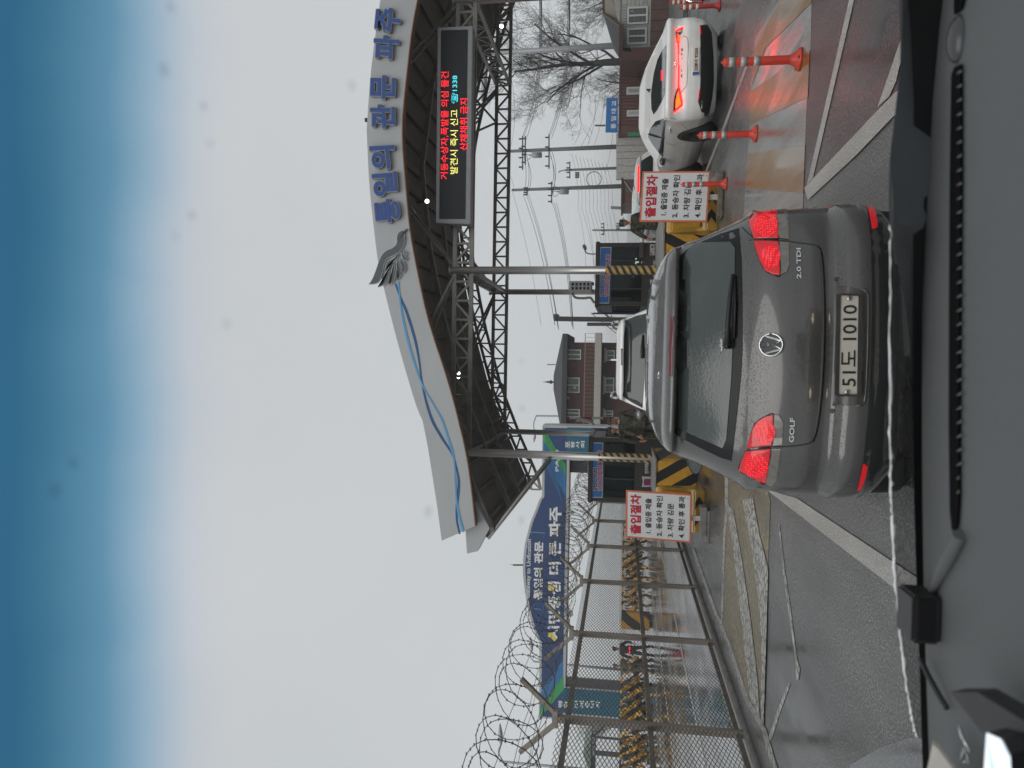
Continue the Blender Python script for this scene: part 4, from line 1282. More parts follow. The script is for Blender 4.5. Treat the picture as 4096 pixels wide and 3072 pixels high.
rr_.add([eL - up9, eR - up9, V3((eR.x, YS, eR.z - .07)), V3((eL.x + .3, YS, eL.z - .07))], [(0, 1, 2, 3)])
ro = rr_.build('roof', m_roofg, hou)
MB().add([eR - up9, rR - up9, V3((rR.x + .5, YS + .02, rR.z - .2)), V3((eR.x + .25, YS + .02, eR.z - .1))], [(0, 1, 2, 3)]).add([rR - up9, qR - up9, V3((qR.x, YS + .02, qR.z - .2)), V3((rR.x + .5, YS + .02, rR.z - .2))], [(0, 1, 2, 3)]).build('soffit', pm('taupe soffit', (.16, .14, .115), .6, var=.1), ro)
fb = MB()
fb.bar(eL - V3((0, .02, .06)), eR - V3((0, .02, .06)), .04, .15)
fb.bar(eR - V3((0, .02, .05)), rR - V3((0, .02, .05)), .05, .15)
fb.bar(rR - V3((0, .02, .05)), qR - V3((0, .02, .05)), .05, .15)
fb.build('fascia_board', m_rake, ro)
MB().prism([V3((eR.x + .2, YS - .03, ze)), V3((rR.x + .55, YS - .03, ze + .42)), V3((hs1, YS - .03, ze + .42)), V3((hs1, YS - .03, ze))], (0, .02, 0)).build('gable', m_side, hou)
for pts in ((1208, 66, 1400, 222), (1205, 268, 1390, 412)):
    w_ = win(hou, pts, sp, .06, sill=False)
tr = MB()
for k in range(16):
    xx = sp(1180, 440 - 26 * k).x
    tr.bb((xx - .008, YS - .032, sp(1200, 440 - 26 * k).z), (xx + .008, YS - .028, sp(1160, 440 - 26 * k).z))
tr.build('siding_joint', m_rake, hou)
MB().bar(sp(1378, 24, -.3), sp(1378, -30, -.3), .05).build('wall_bracket', galv, hou)
MB().prism([sp(*p, -.058) for p in ((1230, 105), (1262, 92), (1264, 118))], (0, .004, 0)).build('sticker', pm('pale green sticker', S(130, 170, 130), .5), hou)
# blue sign of the bridge
YBS = 52.0
sg = [P(*z3(*p), YBS) for p in ((1118, 1256), (1118, 928), (1010, 926), (1000, 1254))]
bsn = thing('bridge_sign', 'blue name sign with white lettering above the container office', 'sign', (sum(p.x for p in sg) / 4, YBS, 0))
MB().prism(sg, (0, .06, 0)).build('panel', m_ban, bsn)
text('lettering', '통 일 대 교', m_gtxt, bsn, *[P(*z3(*p), YBS - .01) for p in ((1098, 1220), (1106, 955), (1050, 1222))], bold=.025, depth=.01)
for X in (1190, 1000):
    a = P(*z3(1010, X), YBS + .1)
    MB().bar((a.x, YBS + .12, 0), (a.x, YBS + .12, a.z - .1), .12).build('post', galv, bsn)
a, b = P(*z3(1000, 1190), YBS + .1), P(*z3(900, 1190), YBS + .1)
MB().bar(a, b, .09).build('mast', dark_steel, bsn)
MB().bb(P(*z3(1350, 1290), 49.6), P(*z3(1212, 1256), 49.5)).build('green_plate', pm('green plate', S(40, 120, 80), .5), bsn)
# metal panel fence and small red shed further left
m_pan = pm('stained white panel', (0.38, 0.38, 0.37), 0.55, var=0.12, dirt=(0.27, 0.24, 0.21))
YM = 51.0
mf = thing('panel_fence', 'pale steel panel hoarding with rusty seams left of the container office', 'fence', (P(*z3(1300, 1400), YM).x, YM, 0))
ys = [1262, 1300, 1375, 1437, 1500, 1570, 1632, 1695]
for i in range(len(ys) - 1):
    a, b = P(*z3(1500, ys[i + 1]), YM), P(*z3(1103, ys[i]), YM)
    MB().bb((a.x + .012, YM, 0), (b.x - .012, YM + .06, b.z)).build('panel', m_pan, mf, bevel=.01)
a, b = P(*z3(1500, 1700), YM + .1), P(*z3(1103, 1262), YM + .1)
MB().bb((a.x, YM + .1, 0), (b.x, YM + .14, b.z - .05)).build('backing', dark_steel, mf)
rs0, rs1 = P(*zd(1165, 510), 46), P(*zd(1165, 282), 46)
rs = thing('red_shed', 'small red brown shed with a window beside the panel hoarding', 'shed', ((rs0.x + rs1.x) / 2, 46, 0))
MB().bb((rs0.x, 46, 0), (rs1.x, 49, rs0.z)).build('wall', m_cont, rs)
MB().bb((rs0.x - .1, 45.9, rs0.z), (rs1.x + .1, 49.1, rs0.z + .12)).build('roof', m_maro, rs)
a, b = P(*zd(1262, 402), 45.95), P(*zd(1195, 352), 45.95)
MB().bb((a.x, 45.94, a.z), (b.x, 45.99, b.z)).build('window', m_pane, rs)
MB().bar(P(*zd(1270, 425), 45.9), P(*zd(1180, 300), 45.9), .05).build('brace', galv, rs)

# ------------------------------------------------------------------ utility poles and cables
m_pole = pm('grey concrete pole', (0.13, 0.13, 0.125), 0.6, var=0.2)
m_ins = pm('brown insulator', (0.05, 0.045, 0.042), 0.4, var=0.2)
def pole(name, label, top, bot_y, Y, r0, r1, arms=(), trans=None, grp='utility poles behind the checkpoint', cf=zd, mat=None, sq=False):
    """top: zoom pixel of the head; bot_y: zoom row at X=1100; arms: (X, Ya, Yb) cross arms in zoom pixels."""
    a = P(*cf(*top), Y)
    b = P(*cf(1100, bot_y), Y)
    t_ = (a - b) / (a.z - b.z)
    base = b - t_ * b.z
    t = thing(name, label, 'utility pole', base, group=grp)
    if sq: MB().bar(base, a, r0 * 2, r0 * 2).build('shaft', mat or m_pole, t)
    else: MB().tube([base, a], [r0, r1], 12).build('shaft', mat or m_pole, t)
    for X, Ya, Yb in arms:
        p, q = P(*cf(X, Ya), Y - .15), P(*cf(X, Yb), Y - .15)
        o = MB().bar(p, q, .11).build('cross_arm', dark_steel, t)
        ins = MB()
        for k in range(4):
            c = p.lerp(q, (k + .3) / 3.6)
            ins.lathe([(.04, 0), (.10, .05), (.05, .1), (.10, .15), (.05, .2), (.09, .25), (.02, .34)], c + V3((0, 0, .05)), 8)
        ins.build('insulator', m_ins, o)
    if trans:
        c = P(*cf(*trans), Y - .3)
        MB().lathe([(.05, -.45), (.27, -.42), (.27, .38), (.2, .45), (.07, .5), (.07, .75)], c, 12).build('transformer', galv, t)
        j = MB()
        for k in range(3):
            s = P(*cf(trans[0] - 120, trans[1] - 40 + 45 * k), Y - .3)
            j.tube(curve_pts([c + V3((-.15 + .15 * k, -.1, .45)), c + V3((-.5 + .5 * k, -.2, 1.0)), s], 5), .022, 5)
        j.build('jumper_cable', black, t)
    return t
pole('utility_pole', 'tall concrete utility pole with transformer rising behind the bridge sign', (90, 1434), 1392, 70, .24, .14, ((215, 1290, 1610), (240, 1290, 1560), (465, 1275, 1600)), (352, 1470), cf=z3)
pole('utility_pole', 'tall concrete utility pole with transformer rising above the small red shed', (112, 380), 345, 75, .24, .13, ((258, 352, 430), (490, 300, 505)), (610, 395))
pole('utility_pole', 'thin utility pole with a bent top lamp arm behind the panel hoarding', (620, 190), 172, 80, .17, .12, ((662, 110, 270), (745, 210, 265)))
pole('utility_pole', 'distant slim utility pole with double cross arms behind the soldier at the right booth', (876, 760), 760, 95, .15, .11, ((985, 690, 808), (1130, 690, 750)))
pole('utility_pole', 'short bare dark pole standing left of the small red shed', (1050, 545), 548, 60, .12, .12)
pole('utility_pole', 'square timber pole with insulators right of the brick house', (516, 1600), 1608, 55, .17, .15, ((555, 1560, 1600),), sq=True, mat=pm('old timber pole', (0.045, 0.04, 0.036), 0.7, var=0.2))
pole('utility_pole', 'short square post just left of the timber pole', (826, 1652), 1652, 54, .12, .12, sq=True, mat=MATS['old timber pole'])
MB_ = MB().tube(curve_pts([P(*zd(*p), 80) for p in ((640, 190), (590, 195), (562, 205), (560, 216))], 4), .07, 6)
tag(MB_.build('lamp_arm', galv, None, org=P(*zd(640, 190), 80)), 'bent lamp arm on top of the thin utility pole behind the hoarding', 'lamp arm')
m_cable = pm('black cable', (0.03, 0.03, 0.032), 0.5, var=0.1)
def cable(px, sag=0.0, r=.018, cf=zd, lab='thin black overhead cable crossing the sky right of the middle pillar'):
    pts = [P(*cf(p[0], p[1]), p[2]) for p in px]
    out = []
    for i in range(len(pts) - 1):
        for k in range(10):
            t = k / 10
            q = pts[i].lerp(pts[i + 1], t)
            q.z -= sag * 4 * t * (1 - t)
            out.append(q)
    out.append(pts[-1])
    o = MB().tube(out, r, 5).build('overhead_cable', m_cable, None, org=out[0])
    tag(o, lab, 'cable', 'overhead cables strung between the poles')
CR = 'black overhead cable running from the transformer pole past the bare tree'
for a, b in (((215, 1290), (375, -60)), ((228, 1290), (385, -60)), ((245, 1330), (392, -60)), ((462, 1280), (645, -60)), ((478, 1280), (655, -60)), ((488, 1310), (662, -60))):
    cable([(a[0], a[1], 70), (b[0], b[1], 38)], .5, .022, z3, CR)
CX = 'black overhead cable between the two transformer poles'
for a, b in (((215, 10), (222, 430)), ((243, 15), (250, 420)), ((262, 100), (268, 400)), ((465, 10), (490, 350)), ((490, 10), (508, 350)), ((480, 60), (500, 420))):
    cable([(a[0], a[1], 70), (b[0], b[1], 75)], .3, .022, zd, CX)
CL = 'black overhead cable sloping down from the transformer poles to the timber pole'
for a, b in (((222, 430), (520, 1660)), ((250, 420), (550, 1680)), ((270, 420), (556, 1700)), ((500, 500), (678, 1660)), ((515, 500), (690, 1680)), ((535, 500), (694, 1700))):
    cable([(a[0], a[1], 75), (b[0], b[1], 52)], .3, .02, zd, CL)
CF = 'thin slack overhead cable in the tangle over the right booth'
random.seed(11)
for i in range(10):
    x0, x1_ = 700 + 36 * i, 655 + 34 * i + random.randint(-60, 60)
    cable([(x0 - 20, 40 + 10 * i, 78), (x0 + 40, 560, 84), (x1_ + 160, 1180 + 30 * i, 66)], .25, .013, zd, CF)
CB = 'thin overhead cable fanning past the bridge sign'
for i, (a, b) in enumerate((((690, 1330), (560, 980)), ((700, 1370), (760, 1080)), ((820, 1400), (900, 900)), ((880, 1400), (1000, 780)), ((760, 1400), (950, 860)), ((1000, 1640), (1070, 900)))):
    cable([(a[0], a[1], 72), (b[0], b[1], 60)], .3, .013, z3, CB)
cable([(90, 240, 74), (120, 400, 75), (390, 1660, 60)], .2, .012, zd, 'thin ground wire on the pole tips sloping toward the brick house')
cable([(110, -40, 40), (100, 700, 55), (90, 1434, 70)], .4, .012, z3, 'single thin overhead wire along the top of the bare tree')
cr_ = P(*zd(890, 275), 74)
sp_ = MB()
for k in range(3):
    sp_.tube([cr_ + V3((.72 * math.cos(a * .35), .04 * k, .72 * math.sin(a * .35))) for a in range(19)], .03, 5)
tag(sp_.build('cable_coil', m_cable, None, org=cr_), 'coiled spare cable loop hanging on the lines above the panel hoarding', 'cable coil')

# ------------------------------------------------------------------ street lamps
def lamp(label, px_base, px_knee, px_arm, px_head, Y, r=.09):
    k, a, h = P(*px_knee, Y), P(*px_arm, Y), P(*px_head, Y)
    base = V3((P(*px_base, Y).x, Y, 0))
    t = thing('street_lamp', label, 'street lamp', base, group='tall street lamps')
    MB().tube([base, k], [r * 1.5, r], 10).build('pole', galv, t)
    MB().tube(curve_pts([k, k.lerp(a, .5) + V3((0, 0, .25)), a], 5), r * .6, 8).build('arm', galv, t)
    d = (h - a).normalized()
    MB().tube([a - d * .1, a + d * .15, a.lerp(h, .5), h], [.05, .12, .16, .04], 10).build('lamp_head', galv, t)
lamp('tall pale street lamp rising behind the sided house roof', (2447, 181), (1938, 214), (1946, 250), (1928, 405), 44, .13)
lamp('street lamp left of the fence forks above the razor wire', (2190, 3064), (2013, 3047), (2004, 2975), (2000, 2895), 50, .08)
lamp('street lamp behind the gateway, seen through the razor wire', (2150, 2655), (2135, 2646), (2128, 2600), (2121, 2548), 64, .08)
lamp('street lamp behind the brick house roof left of the ridge', (2240, 1662), (2145, 1663), (2141, 1735), (2135, 1770), 85, .10)

# ------------------------------------------------------------------ bare trees
m_bark = pm('wet bark', (0.026, 0.022, 0.019), 0.7, var=0.3, bump=0.3)
def tree(label, base, H, spread, seed, depth=6, lean=0.0, limbs=None):
    rnd = random.Random(seed)
    t = thing('bare_tree', label, 'tree', base, group='bare winter trees')
    tr, br = MB(), MB()
    base = V3(base)
    th = H * .30
    trunk = [base, base + V3((lean * .2, 0, th * .5)), base + V3((lean * .5, 0, th)), base + V3((lean, .1, th * 1.5))]
    r0 = H * .026
    tr.tube(trunk, [r0 * 1.25, r0, r0 * .9, r0 * .6], 10)
    tr.build('trunk', m_bark, t)
    def grow(p, d, L, r, lv):
        n = 4 if lv < 3 else 3
        pts, rs = [p], [r]
        q, dd = p, d
        for i in range(n):
            dd = (dd + V3((rnd.uniform(-1, 1), rnd.uniform(-1, 1), rnd.uniform(-.7, 1.0) + (.18 if lv < 4 else .05))) * (.16 + .03 * lv)).normalized()
            q = q + dd * (L / n)
            pts.append(q); rs.append(max(.006, r * (1 - .6 * (i + 1) / n)))
        br.tube(pts, rs, 6 if lv < 2 else (4 if lv < 3 else 3), cap=False)
        if lv >= depth: return
        k = (5 if lv < 2 else 6 if lv < 4 else 5)
        for i in range(k):
            f_ = (i + 1.1) / (k + .3)
            j = min(n - 1, int(f_ * n))
            s = pts[j].lerp(pts[j + 1], f_ * n - j)
            ax_ = V3((rnd.uniform(-1, 1), rnd.uniform(-1, 1), rnd.uniform(-.5, 1))).normalized()
            side = (ax_ - dd * ax_.dot(dd)).normalized()
            nd = (dd * rnd.uniform(.5, .9) + side * rnd.uniform(.5, .9)).normalized()
            grow(s, nd, L * rnd.uniform(.42, .66), rs[j] * .5, lv + 1)
    n = limbs or 6
    for i in range(n):
        a = 2 * math.pi * (i + rnd.random() * .4) / n
        hgt = th * (.75 + .75 * i / n)
        d = V3((math.cos(a) * spread, math.sin(a) * spread * .8, 1.0 + .1 * i)).normalized()
        grow(base + V3((lean * .5, 0, hgt)), d, H * .46, r0 * .36, 1)
    grow(trunk[-1], V3((lean * .3, 0, 1)).normalized(), H * .5, r0 * .6, 1)
    br.build('crown', m_bark, t)
b_ = P(2464, 248, 55)
tree('large bare winter tree rising behind the container office', (b_.x, 55, 0), 10.6, .85, 21, 5)
b_ = P(2440, 40, 62)
tree('smaller dense bare tree behind the sided house roof', (b_.x + 1.0, 62, 0), 6.6, 1.0, 8, 5)
b_ = P(2400, 395, 70)
tree('low bare tree just left of the large one, behind the container', (P(2440, 330, 70).x, 70, 0), 4.8, 1.0, 33, 4)
b_ = P(2440, 2895, 70)
tree('small bare tree beside the little pavilion at the far left', (b_.x, 70, 0), 4.6, 1.0, 5, 4)

# ------------------------------------------------------------------ far left: spiked barricades, plates, pavilion
m_spk = stripes('amber black spike paint', (.62, .34, .03), BLK, (1, .3, .8), .5, .5, .5)
m_spk2 = stripes('black amber plate paint', BLK, YEL, (1, 0, -.75), 1.05, .5, .5)
def barricade(x, y, L, rz, first=None):
    if first is not None:
        t = copy_tree(first)
        t.location = (x, y, 0); t.rotation_euler.z = rz
        return t
    t = thing('spiked_barricade', 'black and amber spiked barricade in the row across the far road', 'barricade', (0, 0, 0), 0, group='spiked barricades across the far road')
    MB().tube([(-L / 2, 0, .72), (L / 2, 0, .72)], .12, 8).build('beam', m_spk, t)
    s = MB()
    random.seed(3)
    for i in range(13):
        xx = -L / 2 + L * (i + .5) / 13
        for k in range(3):
            a = random.random() * 6.28
            d = V3((random.uniform(-.5, .5), math.cos(a), math.sin(a))).normalized() * .62
            s.tube([V3((xx, 0, .74)) - d, V3((xx, 0, .74)) + d], [.025, .035], 5)
    s.build('spike', m_spk, t)
    for sx in (-.38, .38):
        l = MB()
        for sy in (-1, 1):
            l.bar((L * sx, -.75 * sy, 0), (L * sx, .5 * sy, 1.42), .13, .09)
        l.build('cross_leg', m_spk, t)
    MB().bar((-L / 2, 0, 1.38), (L / 2, 0, 1.38), .08).build('top_rail', m_spk, t)
    t.location = (x, y, 0)
    return t
bA = barricade(P(2550, 2760, 35).x, 35, 3.1, 0)
for yy, Y in ((2860, 34.5), (2950, 34), (2400, 43), (2325, 44), (2255, 45), (2190, 46)):
    barricade(P(2550, yy, Y).x, Y, 3.1, .08 * ((yy % 7) - 3), bA)
def plate(label, y0, y1, Y):
    a, b = P(2600, y1, Y), P(2486, y0, Y)
    t = thing('barrier_plate', label, 'barrier plate', ((a.x + b.x) / 2, Y, 0), group='striped barrier plates in the barricade row')
    MB().bb((a.x, Y, .12), (b.x, Y + .35, b.z)).build('plate', m_spk2, t, bevel=.02)
    MB().bb((a.x + .2, Y - .2, 0), (a.x + .5, Y + .6, .12)).build('foot', dark_steel, t)
    MB().bb((b.x - .5, Y - .2, 0), (b.x - .2, Y + .6, .12)).build('foot', dark_steel, t)
plate('black and amber diagonal striped plate right of the dark clad guard in the barricade row', 2448, 2524, 36)
plate('black and amber striped plate at the far left end of the barricade row', 3000, 3035, 36)
# pavilion with name board
zp6 = zoom(2200, 2850, 3.16)
YP_ = 60.0
pa = P(*zp6(550, 500), YP_)
pav = thing('pavilion', 'small gabled pavilion with dark name board seen through the fence', 'pavilion', (pa.x, YP_, 0))
pr0, pr1 = P(*zp6(520, 760), YP_).x, P(*zp6(520, 290), YP_).x
zr0_, zr1_ = P(*zp6(578, 500), YP_).z, P(*zp6(520, 500), YP_).z
MB().bb((pr0, YP_, zr0_), (pr1, YP_ + .25, zr1_)).build('name_board', pm('dark green board', (0.03, 0.05, 0.04), .5), pav)
text('lettering', '예배의 민관', m_gtxt, pav, P(*zp6(566, 560), YP_ - .02), P(*zp6(566, 305), YP_ - .02), P(*zp6(532, 560), YP_ - .02), bold=.02, depth=.01)
MB().prism([(pr0 - .2, YP_ - .3, zr1_), (pr1 + .1, YP_ - .3, zr1_), (P(*zp6(420, 505), YP_).x, YP_ - .3, P(*zp6(420, 505), YP_).z)], (0, 3.5, 0)).build('roof', pm('sage roof', (0.16, 0.2, 0.17), .6), pav)
for xx in (pr0 + .15, pr1 - .15):
    MB().bar((xx, YP_ + .1, 0), (xx, YP_ + .1, zr0_), .14).build('pillar', dark_steel, pav)
MB().bar((P(*zp6(600, 470), YP_).x, YP_ - .5, 0), (P(*zp6(600, 470), YP_).x, YP_ - .5, zr0_), .28).build('pillar', dark_steel, pav)
# ------------------------------------------------------------------ people
m_camo = None
def camo():
    m = bpy.data.materials.new('camouflage cloth')
    m.use_nodes = True
    nt = m.node_tree
    b = nt.nodes['Principled BSDF']
    b.inputs['Roughness'].default_value = .85
    tc = nt.nodes.new('ShaderNodeTexCoord')
    n = nt.nodes.new('ShaderNodeTexNoise'); n.inputs['Scale'].default_value = 9; n.inputs['Detail'].default_value = 3
    r = nt.nodes.new('ShaderNodeValToRGB'); r.color_ramp.interpolation = 'CONSTANT'
    e = r.color_ramp.elements
    e[0].position, e[0].color = 0, (.022, .025, .018, 1)
    e[1].position, e[1].color = .44, (.05, .052, .033, 1)
    for p, c in ((.52, (.085, .08, .055, 1)), (.6, (.03, .026, .02, 1))):
        q = e.new(p); q.color = c
    nt.links.new(tc.outputs['Object'], n.inputs['Vector']); nt.links.new(n.outputs['Fac'], r.inputs[0]); nt.links.new(r.outputs[0], b.inputs['Base Color'])
    return m
m_camo = camo()
m_dkcloth = pm('dark jacket', (.022, .022, .024), .8, var=.3)
m_skin = pm('skin', S(176, 128, 104), .55, var=.08)
m_hair = pm('black hair', (.012, .011, .01), .6)
def skin_mesh(chains, sub=1):
    """chains: lists of (point, radius) sharing points; grown with the Skin modifier into one surface."""
    vs, es, rs, idx = [], [], [], {}
    for ch in chains:
        prev = None
        for p, r in ch:
            k = tuple(round(c, 4) for c in p)
            if k not in idx:
                idx[k] = len(vs); vs.append(p); rs.append(r)
            i = idx[k]
            if prev is not None: es.append((prev, i))
            prev = i
    me = bpy.data.meshes.new('skel')
    me.from_pydata(vs, es, [])
    o = bpy.data.objects.new('skel', me)
    C.objects.link(o)
    o.modifiers.new('s', 'SKIN')
    for i, r in enumerate(rs):
        sv = me.skin_vertices[0].data[i]
        sv.radius = (r, r) if not isinstance(r, tuple) else r
        sv.use_root = i == 0
    u = o.modifiers.new('u', 'SUBSURF'); u.levels = sub; u.render_levels = sub
    dg = bpy.context.evaluated_depsgraph_get()
    ev = o.evaluated_get(dg)
    m2 = ev.to_mesh()
    out = ([v.co.copy() for v in m2.vertices], [list(p.vertices) for p in m2.polygons])
    ev.to_mesh_clear()
    bpy.data.objects.remove(o)
    return out
def person(label, loc, rz, cloth, la, ra, legs=((-.1, 0), (.1, 0)), cap=True, belt=None, glasses=False, group=None, scale=1.0, turn=0.0, drop=0.0):
    """la / ra: (elbow, hand) of left and right arm in body space; the figure faces -Y before rotation."""
    t = thing('person', label, 'person', loc, rz, group)
    t.scale = (scale, scale, scale)
    dz = V3((0, 0, -drop))
    la, ra = [[V3(q) + dz for q in a] for a in (la, ra)]
    hip, waist, chest, neck = [V3(q) + dz for q in ((0, 0, .95), (0, .01, 1.12), (0, .01, 1.36), (0, 0, 1.5))]
    SL, SR = V3((.19, .01, 1.42)) + dz, V3((-.19, .01, 1.42)) + dz
    _u = V3((0, 0, .95))
    body = [[(hip, .10), (waist, .10), (chest, .11), (neck, .052), (V3((0, -.005, 1.56)) + dz, .05)]]
    wear = [[(hip, .155), (waist, .15), (chest, .165), (V3((0, 0, 1.47)) + dz, .075)]]
    fingers = MB()
    for s, S_, arm in ((1, SL, la), (-1, SR, ra)):
        e, h = V3(arm[0]), V3(arm[1])
        d = (h - e).normalized()
        body.append([(chest, .11), (S_, .05), (e, .038), (h, .026), (h + d * .07, .034)])
        wear.append([(chest, .165), (S_, .088), (e, .066), (h - d * .02, .052)])
        palm = h + d * .06
        sd = d.cross(V3((0, 1, .2))).normalized()
        for k in range(4):
            L = (.075, .085, .08, .062)[k]
            b0 = palm + sd * (.026 - .0175 * k)
            fingers.tube([b0, b0 + d * L * .55 + V3((0, -.008, 0)), b0 + d * L + V3((0, -.028, -.004))], [.0095, .009, .007], 6)
        b0 = h + d * .03 + sd * .03
        fingers.tube([b0, b0 + sd * .028 + d * .022, b0 + sd * .034 + d * .055], [.011, .010, .008], 6)
    for s, (fx, fy) in ((1, legs[1]), (-1, legs[0])):
        kx = (.1 * s + fx) / 2
        kn = V3((kx, fy * .5 - .02, .5)) if not drop else V3((fx, -.42, .5))
        if drop: fy = -.42
        th_ = V3((.09 * s, -.06 if drop else 0, .88)) + dz
        body.append([(hip, .1), (th_, .075), (kn, .055), (V3((fx, fy, .09)), .04)])
        wear.append([(hip, .155), (th_, .105), (kn, .078), (V3((fx, fy + .01, .14)), .066)])
    vs, fs = skin_mesh(body)
    bm_ = MB()
    bm_.add(vs, fs, 0, True)
    Rm = Matrix.Rotation(turn, 3, 'Z')
    HC = V3((0, -.015, 1.655)) + dz
    hd = lambda p: HC + Rm @ V3(p)
    head = MB().ball((0, 0, 0), (.076, .095, .118), 12)
    for v in head.v:
        if v.z < -.03: v.x *= 1 - (-.03 - v.z) * 3.0; v.y = v.y * .93 - .01
    bm_.add([hd(v) for v in head.v], head.f, 0, True)
    nose = MB().prism([(-.013, -.09, -.03), (.013, -.09, -.03), (0, -.088, .015)], (0, -.022, -.004))
    bm_.add([hd(v) for v in nose.v], nose.f, 0)
    for s in (-1, 1):
        ear = MB().ball((.077 * s, .01, -.012), (.012, .022, .032), 6)
        bm_.add([hd(v) for v in ear.v], ear.f, 0, True)
        eye = MB().ball((.03 * s, -.086, .0), (.013, .008, .006), 6)
        bm_.add([hd(v) for v in eye.v], eye.f, 1, True)
    mo = MB().box((0, -.088, -.058), (.045, .012, .009))
    bm_.add([hd(v) for v in mo.v], mo.f, 2)
    bm_.add(fingers.v, fingers.f, 0, True)
    bm_.build('body', [m_skin, m_hair, pm('lips', S(140, 82, 74), .5)], t)
    vs, fs = skin_mesh(wear)
    MB().add(vs, fs, 0, True).build('uniform', cloth, t)
    jk = MB().lathe([(.165, .80), (.18, .84), (.17, 1.05), (.165, 1.12)], (0, .005, 0), 16)
    jk.v = [V3((v.x * 1.05, v.y * .85, v.z - drop)) for v in jk.v]
    jk.build('jacket_hem', cloth, t)
    for s, (fx, fy) in ((1, legs[1]), (-1, legs[0])):
        MB().tube([(fx, fy + .05, .05), (fx, fy - .06, .055), (fx, fy - .17, .04)], [.052, .055, .04], 8).tube([(fx, fy + .01, .03), (fx, fy + .01, .22)], .056, 8).build('boot', m_hair, t)
    hr = MB().ball((0, .012, .012), (.082, .092, .118), 10)
    keep = [f for f in hr.f if sum(hr.v[i].z for i in f) / len(f) > -.035 + (0 if sum(hr.v[i].y for i in f) / len(f) > -.01 else .10)]
    hm = MB(); hm.add([hd(v) for v in hr.v], keep, 0, True)
    hm.build('hair', m_hair, t)
    if cap:
        cp_ = MB().lathe([(.090, .03), (.094, .06), (.092, .11), (.07, .135), (.02, .14)], (0, 0, 0), 16)
        cp_.v = [hd((v.x, v.y * 1.12, v.z)) for v in cp_.v]
        br_ = MB().prism([(-.075, -.07, .045), (-.06, -.15, .028), (0, -.175, .024), (.06, -.15, .028), (.075, -.07, .045)], (0, 0, .008))
        cp_.add([hd(v) for v in br_.v], br_.f, 0)
        cp_.build('cap', cloth, t)
    if glasses:
        gl_ = MB()
        for s in (-1, 1):
            for k in range(10):
                a0, a1 = 2 * math.pi * k / 10, 2 * math.pi * (k + 1) / 10
                gl_.bar(hd((.034 * s + .026 * math.cos(a0), -.104, .0 + .02 * math.sin(a0))), hd((.034 * s + .026 * math.cos(a1), -.104, .0 + .02 * math.sin(a1))), .006)
            gl_.bar(hd((.06 * s, -.1, .005)), hd((.08 * s, .01, .005)), .006)
        gl_.build('glasses', galv, t)
    if belt:
        bl = MB().lathe([(.19, 1.02), (.195, 1.08)], (0, .005, 0), 16)
        bl.v = [V3((v.x, v.y * .9, v.z)) for v in bl.v]
        bl.build('belt', pm('dark belt', BLK, .6), t)
        lt_ = MB()
        for k in range(5):
            lt_.ball((-.13 + .065 * k, -.175 + .03 * abs(k - 2) ** 1.3 * .4, 1.05), (.026, .014, .02), 6)
        lt_.build('belt_light', red_glow, t)
    return t
HANG = (((.29, .03, 1.14), (.31, -.05, .9)), ((-.29, .03, 1.14), (-.31, -.05, .9)))
g = P(2500, 893, 20.3)
person('soldier in camouflage with glasses leaning an arm on the right booth', (g.x, 20.3, 0.0), R(8), m_camo, HANG[0], ((-.36, -.02, 1.18), (-.48, -.16, 1.03)), glasses=True, scale=1.0, turn=R(28))
g = P(2480, 1686, 18.9)
person('soldier in camouflage standing at the left booth door, face in view', (g.x, 18.9, 0.24), R(-8), m_camo, ((.29, -.02, 1.16), (.25, -.22, 1.0)), ((-.3, -.03, 1.14), (-.34, -.2, .98)), scale=.97, turn=R(-5))
g = P(2460, 1725, 19.5)
person('soldier in camouflage bending forward behind another at the left booth door', (g.x, 19.5, 0.24), R(35), m_camo, ((.29, -.04, 1.14), (.26, -.24, .96)), HANG[1], scale=.98, turn=R(20))
g = P(2612, 2589, 34)
person('person in dark jacket with a red lit belt walking on the far road', (g.x, 33.5, .004), R(8), m_dkcloth, ((.33, .05, 1.14), (.3, -.08, .92)), ((-.33, .05, 1.14), (-.3, -.08, .92)), legs=((-.14, -.12), (.16, .16)), belt=True, scale=1.02)
g = P(2612, 2668, 34.4)
person('soldier in pale camouflage beside the barricades on the far road', (g.x, 34.2, .004), R(50), pm('pale camouflage', (.12, .12, .09), .85, var=.6, scale=14), ((.3, -.02, 1.14), (.24, -.24, 1.08)), ((-.3, -.02, 1.14), (-.2, -.26, 1.04)), scale=1.0)
g = P(2478, 1915, 21.2)
person('guard in dark clothes sitting behind the left booth window', (g.x, 21.1, .36), R(4), m_dkcloth, ((.28, -.05, 1.12), (.16, -.26, 1.1)), ((-.28, -.05, 1.12), (-.16, -.26, 1.1)), legs=((-.12, -.42), (.12, -.42)), drop=.45)

# ------------------------------------------------------------------ damp air
hzm = bpy.data.materials.new('damp air')
hzm.use_nodes = True
for nd in list(hzm.node_tree.nodes):
    if nd.type != 'OUTPUT_MATERIAL': hzm.node_tree.nodes.remove(nd)
pv_ = hzm.node_tree.nodes.new('ShaderNodeVolumePrincipled')
pv_.inputs['Color'].default_value = (.93, .95, .96, 1)
pv_.inputs['Density'].default_value = .0012
hzm.node_tree.links.new(pv_.outputs[0], hzm.node_tree.nodes['Material Output'].inputs['Volume'])
tag(MB().bb((-430, -70, -1), (430, 910, 16)).build('haze', hzm, org=(0, 0, 0)), kind='stuff')

